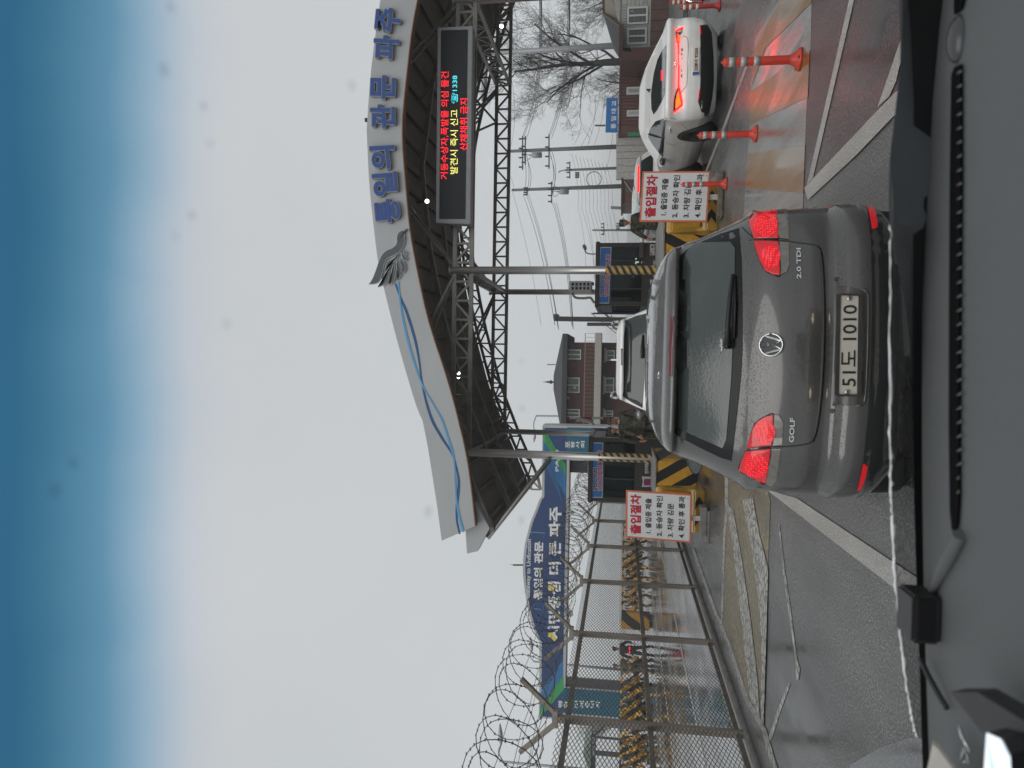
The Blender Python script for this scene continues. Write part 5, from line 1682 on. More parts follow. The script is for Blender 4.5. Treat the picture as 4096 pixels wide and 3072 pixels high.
# ------------------------------------------------------------------ cars
def wetpaint(name, col, metal=0.0, rough=.3, coat=1.0, drops=.12):
    m = pm(name, col, rough, metal, .06, 3, coat=coat)
    nt = m.node_tree
    tc = nt.nodes.new('ShaderNodeTexCoord')
    vo = nt.nodes.new('ShaderNodeTexVoronoi'); vo.inputs['Scale'].default_value = 120
    nz = nt.nodes.new('ShaderNodeTexNoise'); nz.inputs['Scale'].default_value = 6
    mr = nt.nodes.new('ShaderNodeMapRange'); mr.inputs['From Min'].default_value = .05; mr.inputs['From Max'].default_value = .28; mr.inputs['To Min'].default_value = 1; mr.inputs['To Max'].default_value = 0
    ge = nt.nodes.new('ShaderNodeNewGeometry'); sx = nt.nodes.new('ShaderNodeSeparateXYZ')
    up = nt.nodes.new('ShaderNodeMapRange'); up.inputs['From Min'].default_value = .35; up.inputs['From Max'].default_value = .9; up.inputs['To Min'].default_value = drops * .3; up.inputs['To Max'].default_value = drops * 9
    bp = nt.nodes.new('ShaderNodeBump'); bp.inputs['Distance'].default_value = .006
    L = nt.links.new
    L(tc.outputs['Object'], vo.inputs['Vector']); L(vo.outputs['Distance'], mr.inputs['Value']); L(ge.outputs['Normal'], sx.inputs[0]); L(sx.outputs['Z'], up.inputs['Value'])
    L(up.outputs[0], bp.inputs['Strength']); L(mr.outputs[0], bp.inputs['Height'])
    b = nt.nodes['Principled BSDF']
    L(bp.outputs[0], b.inputs['Normal'])
    if 'Coat Normal' in b.inputs: L(bp.outputs[0], b.inputs['Coat Normal'])
    return m
m_grey = wetpaint('warm grey metallic', (0.070, 0.068, 0.066), .35, .28)
m_white = wetpaint('white car paint', (0.78, 0.77, 0.75), 0, .3, drops=.06)
m_blackcar = wetpaint('black car paint', (0.012, 0.012, 0.014), 0, .25)
m_cglass = pm('dark car glass', (0.030, 0.036, 0.036), .06, var=.15, coat=.3, spec=.6)
m_rglass = pm('rear screen glass', (0.045, 0.056, 0.054), .10, var=.25, scale=1.6, coat=.3, spec=.6, bump=.04, bscale=60)
m_chrome = pm('chrome', (.6, .6, .6), .12, 1.0, .03)
m_valance = pm('dark wet valance', (.018, .02, .021), .35, var=.2)
m_clear = pm('clear lamp cover', (.15, .14, .125), .1, .2, .3, scale=30, coat=.6)
m_lampdk = pm('smoked lamp cover', (.03, .012, .014), .12, var=.1, coat=.6)
m_plate = pm('number plate', (.50, .47, .41), .4, var=.08)
m_plate2 = pm('white number plate', (.66, .62, .54), .35, var=.04)
ledtex = None
def lamp_mat():
    m = bpy.data.materials.new('faceted lit lamp')
    m.use_nodes = True
    nt = m.node_tree
    b = nt.nodes['Principled BSDF']
    tc = nt.nodes.new('ShaderNodeTexCoord')
    vo = nt.nodes.new('ShaderNodeTexVoronoi'); vo.inputs['Scale'].default_value = 85; vo.inputs['Randomness'].default_value = .25
    r = nt.nodes.new('ShaderNodeValToRGB')
    r.color_ramp.elements[0].position, r.color_ramp.elements[0].color = .12, (1, .02, .03, 1)
    r.color_ramp.elements[1].position, r.color_ramp.elements[1].color = .55, (.30, .0, .006, 1)
    nt.links.new(tc.outputs['Object'], vo.inputs['Vector']); nt.links.new(vo.outputs['Distance'], r.inputs[0]); nt.links.new(r.outputs[0], b.inputs['Emission Color'])
    b.inputs['Emission Strength'].default_value = 1.6
    b.inputs['Base Color'].default_value = (.1, .004, .004, 1)
    b.inputs['Roughness'].default_value = .15
    return m
m_facet = lamp_mat()
def shell(levels, L):
    """levels: (z, rear y, front y, half width, rear corner radius, rear bulge) bottom to top -> rings of the body."""
    rows = []
    for a, b in zip(levels, levels[1:]):
        k = max(1, int((b[0] - a[0]) / .03) + (2 if abs(b[1] - a[1]) > .15 else 0))
        for i in range(k):
            t = i / k
            rows.append([p + (q - p) * t for p, q in zip(a, b)])
    rows.append(list(levels[-1]))
    vs = []
    for z, yr, yf, w, rr, bl in rows:
        half = []
        rr = min(rr, w * .6)
        xe = w - rr
        ye = yr + bl * (xe / w) ** 2
        for i in range(9):
            x = xe * i / 9
            half.append((x, yr + bl * (x / w) ** 2))
        for i in range(8):
            a = i / 8 * math.pi / 2
            half.append((xe + rr * math.sin(a), ye + rr * (1 - math.cos(a))))
        rf = min(.5, w * .6)
        for i in range(14):
            y = ye + rr + (yf - rf * .8 - ye - rr) * i / 14
            half.append((w * (1 - .035 * abs(i / 14 - .45) ** 2 * 2), y))
        for i in range(8):
            a = i / 8 * math.pi / 2
            half.append(((w - rf) + rf * math.cos(a) * 1.0, yf - rf * .8 + rf * .8 * math.sin(a)))
        for i in range(6):
            half.append(((w - rf) * (1 - i / 6), yf))
        half.append((0, yf))
        ring = [V3((x, y, z)) for x, y in half] + [V3((-x, y, z)) for x, y in reversed(half[1:-1])]
        vs.append(ring)
    n = len(vs[0])
    m = MB()
    m.add([v for r in vs for v in r], [(i * n + k, i * n + (k + 1) % n, (i + 1) * n + (k + 1) % n, (i + 1) * n + k) for i in range(len(vs) - 1) for k in range(n)], 0, True)
    m.f += [list(reversed(range(n))), [(len(vs) - 1) * n + k for k in range(n)]]
    m.m += [0, 0]; m.sm += [False, True]
    return m
class Car:
    def __init__(s, name, label, loc, rz, levels, paint, cat='car', group=None):
        s.t = thing(name, label, cat, loc, rz, group)
        s.M = Matrix.Translation(V3(loc)) @ Matrix.Rotation(rz, 4, 'Z')
        s.Mi = s.M.inverted()
        s.body = shell(levels, 0).build('body', paint, s.t)
        bm = bmesh.new(); bm.from_mesh(s.body.data)
        s.bvh = BVHTree.FromBMesh(bm); bm.free()
    def hit_px(s, x, y):
        o = s.Mi @ EYE
        d = (s.Mi.to_3x3() @ ray(x, y)).normalized()
        return s.bvh.ray_cast(o, d)[:2]
    def hit_side(s, sg):
        def f(y, z):
            return s.bvh.ray_cast(V3((3 * sg, y, z)), V3((-sg, 0, 0)))[:2]
        return f
    def hit_rear(s, x, z):
        return s.bvh.ray_cast(V3((x, -3, z)), V3((0, 1, 0)))[:2]
    def hit_front(s, x, z):
        return s.bvh.ray_cast(V3((x, 9, z)), V3((0, -1, 0)))[:2]
    def patch(s, name, poly, mat, off=.004, hit=None, conv=None, step=None, parent=None, thick=0.0, smooth=True):
        hit = hit or s.hit_px
        if conv: poly = [conv(*p) for p in poly]
        xs, ys = [p[0] for p in poly], [p[1] for p in poly]
        ext = max(max(xs) - min(xs), max(ys) - min(ys))
        step = step or ext / 26
        b = []
        for i, p in enumerate(poly):
            q = poly[(i + 1) % len(poly)]
            n = max(1, int(math.hypot(q[0] - p[0], q[1] - p[1]) / step))
            b += [(p[0] + (q[0] - p[0]) * k / n, p[1] + (q[1] - p[1]) * k / n) for k in range(n)]
        nb = len(b)
        def inside(x, y):
            c = False
            for i in range(nb):
                (xa, ya), (xb, yb) = b[i], b[i - 1]
                if (ya > y) != (yb > y) and x < (xb - xa) * (y - ya) / (yb - ya) + xa: c = not c
            return c
        gpts = []
        gx = min(xs) + step * .5
        while gx < max(xs):
            gy = min(ys) + step * .5
            while gy < max(ys):
                if inside(gx, gy) and min((gx - p[0]) ** 2 + (gy - p[1]) ** 2 for p in b) > (step * .4) ** 2: gpts.append((gx, gy))
                gy += step
            gx += step
        sgn = 1000.0 / ext
        vv = [Vector(((x - xs[0]) * sgn, (y - ys[0]) * sgn)) for x, y in b + gpts]
        r = delaunay_2d_cdt(vv, [], [list(range(nb))], 1, 1e-4)
        vs, ok = [], []
        for v in r[0]:
            h, nrm = hit(v.x / sgn + xs[0], v.y / sgn + ys[0])
            ok.append(h is not None)
            vs.append(h + nrm * off if h is not None else V3((0, 0, 0)))
        fs = [list(f) for f in r[2] if all(ok[i] for i in f)]
        m = MB().add(vs, fs, 0, smooth)
        o = m.build(name, mat, parent or s.t)
        if thick:
            md = o.modifiers.new('solid', 'SOLIDIFY'); md.thickness = thick; md.offset = 0
        return o
    def line(s, name, pts, r, mat, hit=None, conv=None, off=.002, parent=None):
        hit = hit or s.hit_px
        out = []
        for p in pts:
            h, n = hit(*(conv(*p) if conv else p))
            if h is not None: out.append(h + n * off)
        return MB().tube(curve_pts(out, 4), r, 5).build(name, mat, parent or s.t)
    def wheel(s, x, y, r, rimmat, wd=.21, spokes=5):
        sg = 1 if x > 0 else -1
        w = MB()
        c = V3((x - sg * wd, y, r))
        w.lathe([(r * .62, 0), (r * .93, 0), (r, .03), (r, wd - .03), (r * .93, wd), (r * .68, wd), (r * .66, wd - .075)], c, 32, axis=(sg, 0, 0))
        o = w.build('wheel', rubber, s.t)
        rim = MB()
        rim.lathe([(r * .66, wd - .06), (r * .68, wd), (r * .63, wd - .005), (r * .6, wd - .05), (.02, wd - .06)], c, 32, axis=(sg, 0, 0))
        cc = c + V3((sg * (wd - .02), 0, 0))
        for k in range(spokes):
            for o2 in (-.16, .16):
                a = 2 * math.pi * k / spokes + .3
                rim.bar(cc + V3((0, math.cos(a) * .04, math.sin(a) * .04)), cc + V3((0, math.cos(a + o2) * r * .63, math.sin(a + o2) * r * .63)), .035, .02)
        rim.lathe([(.05, wd - .03), (.045, wd + .0)], c, 16, axis=(sg, 0, 0))
        rim.build('rim', rimmat, o)
        return o
def side_glass(car, polys, mat=None):
    for sg in (1, -1):
        for p in polys:
            car.patch('side_window', p, mat or m_cglass, .004, car.hit_side(sg))
def arches(car, ys, r, hub, w, rimmat):
    for sg in (1, -1):
        for y in ys:
            car.patch('wheel_arch', [(y + r * 1.10 * math.cos(a), hub + r * 1.10 * math.sin(a)) for a in [k * math.pi / 12 - .12 for k in range(13)] + [math.pi + .12]], black, .003, car.hit_side(sg))
            car.wheel(sg * (w + .022), y, hub, rimmat)

# --- grey hatchback in front
zgf = zoom(2500, 700, 1.229)
GX, GY = 0.082, 3.80
golf = Car('hatchback', 'wet grey hatchback directly ahead with brake lights on and an old green number plate frame'.replace('old green number plate frame', 'white number plate'), (GX, GY, 0), R(-.6), [
    (0.200, 0.240, 4.02, 0.639, 0.28, 0.15), (0.240, 0.140, 4.08, 0.687, 0.32, 0.16), (0.340, 0.030, 4.14, 0.750, 0.34, 0.16), (0.420, 0.000, 4.16, 0.770, 0.34, 0.16), (0.500, 0.000, 4.18, 0.777, 0.34, 0.16), (0.560, 0.020, 4.18, 0.777, 0.34, 0.16),
    (0.575, 0.085, 4.18, 0.776, 0.34, 0.14), (0.600, 0.095, 4.17, 0.774, 0.34, 0.14), (0.700, 0.100, 4.12, 0.774, 0.34, 0.14), (0.800, 0.120, 3.95, 0.770, 0.33, 0.14), (0.880, 0.150, 3.50, 0.760, 0.31, 0.13), (0.940, 0.190, 3.20, 0.775, 0.28, 0.12), (0.975, 0.225, 3.10, 0.738, 0.25, 0.11),
    (1.100, 0.330, 2.90, 0.680, 0.20, 0.09), (1.200, 0.415, 2.70, 0.642, 0.18, 0.09), (1.280, 0.485, 2.55, 0.622, 0.17, 0.09), (1.315, 0.515, 2.45, 0.606, 0.16, 0.09), (1.325, 0.440, 2.44, 0.600, 0.18, 0.09), (1.355, 0.445, 2.40, 0.585, 0.18, 0.09), (1.385, 0.530, 2.30, 0.562, 0.20, 0.10), (1.415, 0.750, 2.20, 0.525, 0.25, 0.12), (1.440, 1.000, 2.10, 0.460, 0.25, 0.12), (1.455, 1.300, 1.95, 0.300, 0.15, 0.05)], m_grey)
gw_outer = [(272, 398), (300, 372), (380, 328), (470, 290), (562, 262), (572, 400), (577, 560), (578, 850), (570, 1000), (548, 1200), (525, 1405), (470, 1388), (380, 1345), (262, 1284), (243, 1268), (247, 1050), (253, 850), (262, 600)]
golf.patch('rear_screen', gw_outer, pm('black glass border', (.010, .012, .013), .22, var=.1, spec=.25), .003, conv=zgf)
golf.patch('rear_window', [(290, 420), (305, 380), (345, 336), (520, 330), (543, 360), (541, 600), (525, 1000), (500, 1300), (482, 1342), (300, 1262), (262, 1238), (258, 1150), (272, 800), (280, 600)], m_rglass, .006, conv=zgf)
golf.patch('brake_lamp', [(222, 692), (243, 694), (236, 850), (232, 990), (212, 990), (216, 850)], pm('unlit dark red lens', (.09, .006, .01), .15, coat=.5), .004, conv=zgf)
wp = MB()
def onb(X, Y, off):
    h, n = golf.hit_px(*zgf(X, Y)); return h + n * off
wp.tube([onb(528, 835, .02), onb(505, 835, .02)], .022, 10)
wp.tube([onb(518, 838, .03), onb(524, 740, .035), onb(532, 600, .03), onb(540, 492, .02)], [.018, .014, .012, .008], 8)
wp.tube([onb(545, 800, .015), onb(549, 640, .015), onb(545, 500, .012)], .007, 6)
wp.build('rear_wiper', black, golf.t)
def car_text(car, s, px, conv, mat, bold, depth, lift=.004, name='lettering', parent=None):
    pts = []
    for p in px:
        h, n = car.hit_px(*conv(*p)); pts.append(h + n * lift)
    return text(name, s, mat, parent or car.t, *pts, bold=bold, depth=depth)
car_text(golf, 'vwHolic', [(487, 866), (484, 805), (474, 866)], zgf, m_outl, .02, .001, .009, 'sticker')
car_text(golf, 'GOLF', [(830, 1312), (836, 1192), (806, 1311)], zgf, m_chrome, .035, .004)
car_text(golf, '2.0 TDI', [(866, 512), (864, 362), (844, 512)], zgf, m_chrome, .02, .004)
# lamps
for nm, outer, clear, c, rr, c2 in (
        ('tail_lamp', [(612, 226), (640, 190), (700, 175), (745, 168), (752, 240), (755, 312), (700, 312), (638, 314), (622, 265)], [(745, 168), (792, 165), (803, 200), (805, 318), (755, 312), (752, 240)], (694, 250), (56, 58), None),
        ('tail_lamp', [(638, 326), (700, 326), (756, 330), (761, 400), (763, 492), (730, 490), (690, 470), (665, 420), (650, 380)], [(756, 330), (806, 332), (808, 440), (795, 478), (763, 492), (761, 400)], (718, 404), (46, 54), None),
        ('tail_lamp', [(602, 1342), (660, 1334), (722, 1330), (727, 1250), (730, 1177), (690, 1187), (655, 1208), (632, 1240), (615, 1300)], [(722, 1330), (773, 1325), (778, 1215), (756, 1180), (730, 1177), (727, 1250)], (690, 1264), (48, 58), None),
        ('tail_lamp', [(596, 1358), (660, 1350), (716, 1346), (708, 1420), (692, 1514), (655, 1500), (620, 1482), (562, 1450), (578, 1400)], [(716, 1346), (766, 1345), (745, 1500), (722, 1528), (692, 1514), (708, 1420)], (648, 1424), (56, 60), None)):
    o = golf.patch(nm, outer, red_lens, .006, conv=zgf, thick=.004)
    golf.line('lamp_seal', outer + [outer[0]], .0035, black, conv=zgf, off=.004, parent=o)
    golf.patch('clear_cover', clear, m_clear, .006, conv=zgf, parent=o)
    golf.patch('lit_reflector', [(c[0] + rr[0] * math.cos(a), c[1] + rr[1] * math.sin(a)) for a in [k * math.pi / 10 for k in range(20)]], m_facet, .010, conv=zgf, parent=o)
golf.line('panel_gap', [(612, 320), (700, 320), (800, 325), (845, 332), (905, 340), (945, 352), (962, 400), (970, 600), (968, 850), (955, 1100), (935, 1250), (915, 1310), (880, 1325), (820, 1333), (770, 1336), (700, 1338), (603, 1350)], .004, black, conv=zgf, off=-.001)
golf.line('lid_shadow_gap', [(945, 352), (965, 400), (978, 600), (976, 850), (962, 1100), (940, 1255), (918, 1312)], .011, black, conv=zgf, off=-.004)  # thick black strip painted in for the shadow along the lid's lower edge
golf.line('screen_trim', [(575, 258), (620, 300), (640, 320)], .003, black, conv=zgf)
golf.patch('plate_recess', [(1030, 560), (1042, 532), (1060, 540), (1170, 565), (1192, 590), (1195, 640), (1192, 860), (1180, 1090), (1165, 1120), (1140, 1135), (1022, 1128), (1020, 1085), (1030, 850)], pm('shaded body grey', (.05, .048, .045), .4, .2, coat=.5), .004, conv=zgf)  # flat patch; body grey painted darker for the shading inside the recess
golf.line('recess_rim', [(1042, 532), (1060, 540), (1170, 565), (1192, 590), (1195, 640), (1192, 860), (1180, 1090), (1165, 1120), (1140, 1135), (1022, 1128)], .006, m_grey, conv=zgf)
pl = [golf.Mi @ P(*zgf(*p), GY - .012) for p in ((1150, 1083), (1157, 590), (1050, 587), (1040, 1083))]
po = MB().prism(pl, (0, .012, 0)).build('number_plate', m_plate, golf.t, bevel=.002)
fr = MB()
for a, b in zip(pl, pl[1:] + pl[:1]): fr.bar(a, b, .01, .018)
fr.build('plate_frame', dark_steel, po)
quad_text('plate_text', '51도 1010', pm('plate lettering', (.018, .024, .022), .4), po, pl, (.09, .90, .16, .82), bold=.006, depth=.0015)
for X, Y in ((1092, 1066), (1103, 607)):
    MB().lathe([(.011, 0), (.011, .004), (.006, .006)], golf.Mi @ P(*zgf(X, Y), GY - .014), 12, axis=(0, -1, 0)).build('plate_bolt', m_chrome, po)
fq = [golf.Mi @ P(*zgf(*p), GY - .012) for p in ((1172, 966), (1176, 716), (1158, 965))]
text('frame_text', 'The Original German Volkswagen', m_chrome, po, *fq, bold=.0, depth=.001, lift=.003)
# badge
h, n = golf.hit_px(*zgf(720, 835))
ax_ = n
bd = MB()
bd.lathe([(.001, .0), (.060, .0), (.060, .006), (.052, .006)], h + n * .002, 32, axis=n)
bo_ = bd.build('badge', pm('badge blue black', (.015, .018, .022), .2), golf.t)
right = V3((1, 0, 0)); upb = n.cross(right).normalized() * -1
if upb.z < 0: upb = -upb
cb = h + n * .011
rg = MB()
rg.tube([cb + (right * math.cos(k * math.pi / 16) + upb * math.sin(k * math.pi / 16)) * .056 for k in range(33)], .0052, 8)
for pts_ in ([(-.023, .050), (0, .008), (.023, .050)], [(-.046, .030), (-.021, -.050), (0, -.006), (.021, -.050), (.046, .030)]):
    for a, b in zip(pts_, pts_[1:]):
        rg.bar(cb + right * a[0] + upb * a[1], cb + right * b[0] + upb * b[1], .010, .004)
rg.build('badge_ring', m_chrome, bo_)
golf.patch('rear_reflector', [(1185, 145), (1205, 150), (1228, 180), (1238, 240), (1236, 262), (1213, 270), (1205, 220), (1195, 170)], red_lens, .006, conv=zgf)
golf.patch('rear_reflector', [(1170, 1415), (1192, 1432), (1180, 1490), (1160, 1540), (1140, 1552), (1152, 1500), (1163, 1450)], red_lens, .006, conv=zgf)
golf.patch('valance', [(1150, 124), (1190, 180), (1210, 330), (1214, 600), (1210, 900), (1198, 1150), (1172, 1400), (1140, 1580), (1250, 1575), (1330, 1500), (1345, 800), (1330, 220), (1270, 135)], m_valance, .003, conv=zgf, step=40)
for X, Y in ((1040, 513), (1016, 1160)):
    hh_, nn = golf.hit_px(*zgf(X, Y))
    MB().lathe([(.012, -.004), (.012, .003)], hh_, 14, axis=nn).build('sensor', m_valance, golf.t)
side_glass(golf, [[(1.0, .96), (2.9, .96), (2.6, 1.08), (1.9, 1.28), (1.15, 1.31), (.9, 1.22)]])
arches(golf, (.82, 3.4), .31, .31, .745, m_chrome)
zmm = zoom(2560, 1830, 4.096)
mpx = [(765, -60), (770, 30), (800, 150), (840, 240), (890, 285), (950, 280), (1000, 220), (1026, 130), (1032, 20), (1020, -60)]
mpt = [golf.Mi @ P(*zmm(*p), 6.25) for p in mpx]
mi_ = MB().prism(mpt, (0, .10, 0)).build('wing_mirror', m_valance, golf.t, bevel=.012)
mc = sum(mpt, V3()) / len(mpt)
MB().prism([mc + (p - mc) * .86 - V3((0, .004, 0)) for p in mpt], (0, .003, 0)).build('mirror_glass', pm('mirror glass', (.16, .17, .175), .12, .7, .15, bump=.25, bscale=80), mi_)
MB().bar(mc + V3((.02, .06, 0)), (-.70, mc.y + .1, mc.z - .03), .06).build('mirror_arm', black, mi_)
# --- white SUV ahead of it
zsu = zoom(2000, 1250, 2.073)
suv = Car('white_suv', 'white sport utility car waiting ahead of the grey hatchback, roof rails on top', (.075, 10.4, 0), 0, [
    (.25, .15, 4.5, .8, .2, .1), (.35, .04, 4.6, .9, .22, .12), (.55, .0, 4.62, .93, .24, .12), (.8, .02, 4.6, .935, .24, .12), (1.0, .06, 4.4, .89, .22, .12), (1.12, .10, 3.5, .83, .2, .1), (1.17, .13, 3.3, .765, .14, .1),
    (1.35, .24, 3.1, .70, .12, .08), (1.5, .33, 2.9, .64, .12, .08), (1.60, .40, 2.75, .60, .12, .08), (1.615, .27, 2.7, .59, .14, .08), (1.66, .30, 2.6, .57, .16, .1), (1.70, .6, 2.4, .53, .2, .1), (1.725, 1.0, 2.2, .42, .2, .1)], m_white, group='white cars in the lanes')
suv.patch('rear_window', [(1040, 68), (1125, 30), (1228, 5), (1208, 300), (1198, 560), (1183, 788), (1100, 742), (1018, 690), (1010, 640), (1015, 400), (1025, 200)], m_cglass, .004, conv=zsu)
suv.patch('side_glass_corner', [(1016, 694), (1098, 746), (1182, 790), (1178, 760), (1100, 720), (1016, 680)], m_lampdk, .006, conv=zsu)
suv.patch('brake_lamp', [(1003, 300), (1022, 300), (1022, 438), (1004, 438)], m_lampdk, .006, conv=zsu)
w_ = MB()
def ons(X, Y, off):
    h, n = suv.hit_px(*zsu(X, Y)); return h + n * off
w_.tube([ons(1190, 380, .03), ons(1185, 300, .03), ons(1190, 185, .02)], [.025, .02, .008], 8)
w_.build('rear_wiper', black, suv.t)
for sg in (1, -1):
    rl_ = MB()
    rl_.tube(curve_pts([(sg * .56, .75, 1.70), (sg * .56, .95, 1.77), (sg * .55, 1.6, 1.79), (sg * .53, 2.2, 1.76), (sg * .52, 2.35, 1.70)], 5), .022, 8)
    rl_.build('roof_rail', m_chrome, suv.t)
MB().prism([(-.012, 1.0, 1.72), (-.012, 1.2, 1.72), (-.012, 1.0, 1.80)], (.024, 0, 0)).build('antenna_fin', m_white, suv.t)
mp = suv.Mi @ P(*zsu(1165, 838), 12.6)
mo_ = MB().ball(mp, (.11, .08, .085), 10).build('wing_mirror', m_lampdk, suv.t)
MB().ball(mp + V3((0, -.05, 0)), (.09, .04, .068), 10).build('mirror_glass', MATS['mirror glass'], mo_)
MB().bar(mp, (-.88, mp.y + .03, mp.z - .03), .05).build('mirror_arm', black, mo_)
side_glass(suv, [[(.55, 1.16), (3.2, 1.16), (2.8, 1.34), (2.4, 1.55), (.65, 1.57)]])
arches(suv, (.95, 3.65), .36, .36, .925, m_chrome)
for sg in (1, -1):
    suv.patch('tail_lamp', [(sg * .6, .95), (sg * .86, .93), (sg * .87, 1.08), (sg * .62, 1.1)], red_lens, .005, suv.hit_rear)
# --- white saloon in the right lane
SX, SY = P(2700, 250, 13.35).x - .02, 13.3
sal = Car('white_saloon', 'white saloon with a full width red light bar stopped in the right lane', (SX, SY, 0), R(1.2), [
    (.10, .24, 4.40, .70, .25, .14), (.20, .14, 4.45, .78, .25, .14), (.26, .08, 4.55, .82, .27, .15), (.36, .02, 4.62, .87, .28, .16), (.50, .0, 4.65, .90, .29, .16), (.62, .0, 4.65, .908, .29, .16), (.72, .03, 4.62, .91, .29, .16), (.82, .03, 4.5, .905, .28, .16), (.90, -.01, 4.1, .895, .27, .15), (.955, -.03, 3.7, .88, .27, .15), (.98, .03, 3.5, .87, .27, .14),
    (1.0, .22, 3.4, .855, .26, .12), (1.03, .45, 3.3, .83, .26, .1), (1.10, .70, 3.15, .775, .26, .08), (1.20, 1.05, 2.9, .70, .26, .06), (1.30, 1.45, 2.6, .62, .28, .05), (1.36, 1.8, 2.4, .54, .25, .04), (1.40, 2.05, 2.3, .40, .1, .02)], m_white, group='white cars in the lanes')
sal.patch('rear_window', [(489, 330), (455, 380), (425, 440), (398, 540), (384, 640), (378, 700), (380, 800), (396, 845), (420, 815), (450, 760), (475, 700), (484, 560), (488, 440)], m_cglass, .005, conv=z4)
sal.patch('side_window', [(356, 1010), (366, 955), (410, 895), (484, 868), (486, 900), (478, 960), (474, 1010), (470, 1100), (464, 1160), (436, 1128), (385, 1060)], m_cglass, .005, conv=z4)
sal.patch('side_window', [(1.45, 1.0), (3.25, 1.0), (3.0, 1.09), (2.5, 1.27), (2.2, 1.31), (1.75, 1.26)], m_cglass, .004, sal.hit_side(1))
sal.line('pillar', [(362, 988), (420, 1005), (476, 1012)], .02, black, conv=z4, off=.006)
tl_l = sal.patch('tail_lamp', [(575, 636), (588, 650), (612, 776), (580, 800), (538, 832), (546, 720), (556, 690)], m_lampdk, .006, conv=z4)
tl_r = sal.patch('tail_lamp', [(556, 228), (612, 203), (606, 238), (585, 262), (584, 318), (562, 312)], m_lampdk, .006, conv=z4)
e_bar = emis('lit red bar', (1, .003, .003), 12)
sal.patch('lit_strip', [(570, 690), (578, 670), (598, 768), (574, 790), (556, 800), (560, 740)], emis('lit orange red', (1, .025, .002), 12), .010, conv=z4, parent=tl_l)
sal.patch('lit_strip', [(572, 250), (583, 262), (583, 312), (565, 305)], emis('lit orange red', (1, .025, .002), 12), .010, conv=z4, parent=tl_r)
sal.line('lit_edge', [(578, 640), (590, 700), (604, 772), (574, 795), (545, 826)], .009, e_bar, conv=z4, off=.014, parent=tl_l)
sal.line('lit_edge', [(560, 230), (586, 218), (612, 205)], .009, e_bar, conv=z4, off=.014, parent=tl_r)
sal.line('light_bar', [(571, 255), (575, 320), (579, 450), (579, 560), (576, 640)], .010, e_bar, conv=z4, off=.008)
sal.line('brake_strip', [(460, 520), (460, 555), (460, 590)], .012, red_glow, conv=z4, off=.012)
sal.line('panel_gap', [(606, 270), (625, 268), (645, 285), (650, 340), (648, 450), (644, 560), (638, 630), (618, 655), (592, 690)], .005, pm('seam grey', (.2, .19, .18), .6), conv=z4, off=.0)
car_text(sal, 'A V A N T E', [(606, 575), (610, 358), (594, 574)], z4, pm('dark chrome', (.08, .08, .08), .3, .6), .02, .004)
sal.patch('diffuser', [(735, 188), (790, 182), (822, 240), (836, 420), (838, 600), (826, 720), (800, 860), (770, 858), (745, 820), (722, 750), (738, 640), (742, 400)], m_valance, .006, conv=z4)
sal.line('reflector_strip', [(738, 190), (741, 225), (742, 258)], .012, red_lens, conv=z4, off=.01)
sal.line('reflector_strip', [(736, 660), (730, 700), (726, 735)], .012, red_lens, conv=z4, off=.01)
pq = []
for p in ((727, 556), (732, 354), (686, 352), (681, 560)):
    h, n = sal.hit_px(*z4(*p)); pq.append(h + n * .02)
pq = [V3((p.x, min(q.y for q in pq), p.z)) for p in pq]
po = MB().prism(pq, (0, .02, 0)).build('number_plate', m_plate2, sal.t)
quad_text('plate_text', '228너 9250', m_ktext, po, [p + V3((0, -.002, 0)) for p in pq], (.15, .965, .2, .8), bold=.025, depth=.002)
ins = lambda s, v: (pq[0] * (1 - s) + pq[1] * s) * (1 - v) + (pq[3] * (1 - s) + pq[2] * s) * v
MB().prism([ins(0.01, .03), ins(.12, .03), ins(.12, .97), ins(0.01, .97)], (0, -.002, 0)).build('plate_band', pm('plate blue', S(56, 92, 150), .4), po)
h, n = sal.hit_px(*z4(545, 470))
eb = MB().tube([h + n * .008 + V3((.055 * math.cos(k * math.pi / 12), 0, .032 * math.sin(k * math.pi / 12))) for k in range(25)], .006, 6)
eb.bar(h + n * .01 + V3((-.03, 0, -.024)), h + n * .01 + V3((-.012, 0, .024)), .008); eb.bar(h + n * .01 + V3((.012, 0, -.024)), h + n * .01 + V3((.03, 0, .024)), .008); eb.bar(h + n * .01 + V3((-.02, 0, -.004)), h + n * .01 + V3((.02, 0, .004)), .008)
eb.build('badge', m_chrome, sal.t)
h, n = sal.hit_px(*z4(372, 662))
MB().prism([h + V3((-.012, -.02, -.01)), h + V3((-.012, .16, 0)), h + V3((-.012, -.02, .075))], (.024, 0, 0)).build('antenna_fin', black, sal.t)
mp = sal.Mi @ P(*z4(458, 1196), 15.9)
mo_ = MB().ball(mp, (.105, .10, .075), 10).build('wing_mirror', m_white, sal.t)
MB().ball(mp + V3((0, -.06, 0)), (.088, .045, .06), 10).build('mirror_glass', m_cglass, mo_)
MB().bar(mp, (-.86, mp.y, mp.z - .05), .05).build('mirror_arm', black, mo_)
sal.line('door_handle', [(515, 940), (518, 975)], .014, m_white, conv=z4, off=.012)
sal.line('door_seam', [(488, 872), (560, 880), (620, 930), (690, 990)], .004, MATS['seam grey'], conv=z4, off=0)
sal.line('door_seam', [(482, 1050), (560, 1075), (690, 1090)], .004, MATS['seam grey'], conv=z4, off=0)
arches(sal, (1.12, 3.72), .335, .335, .902, pm('dark alloy', (.10, .10, .105), .3, .7))
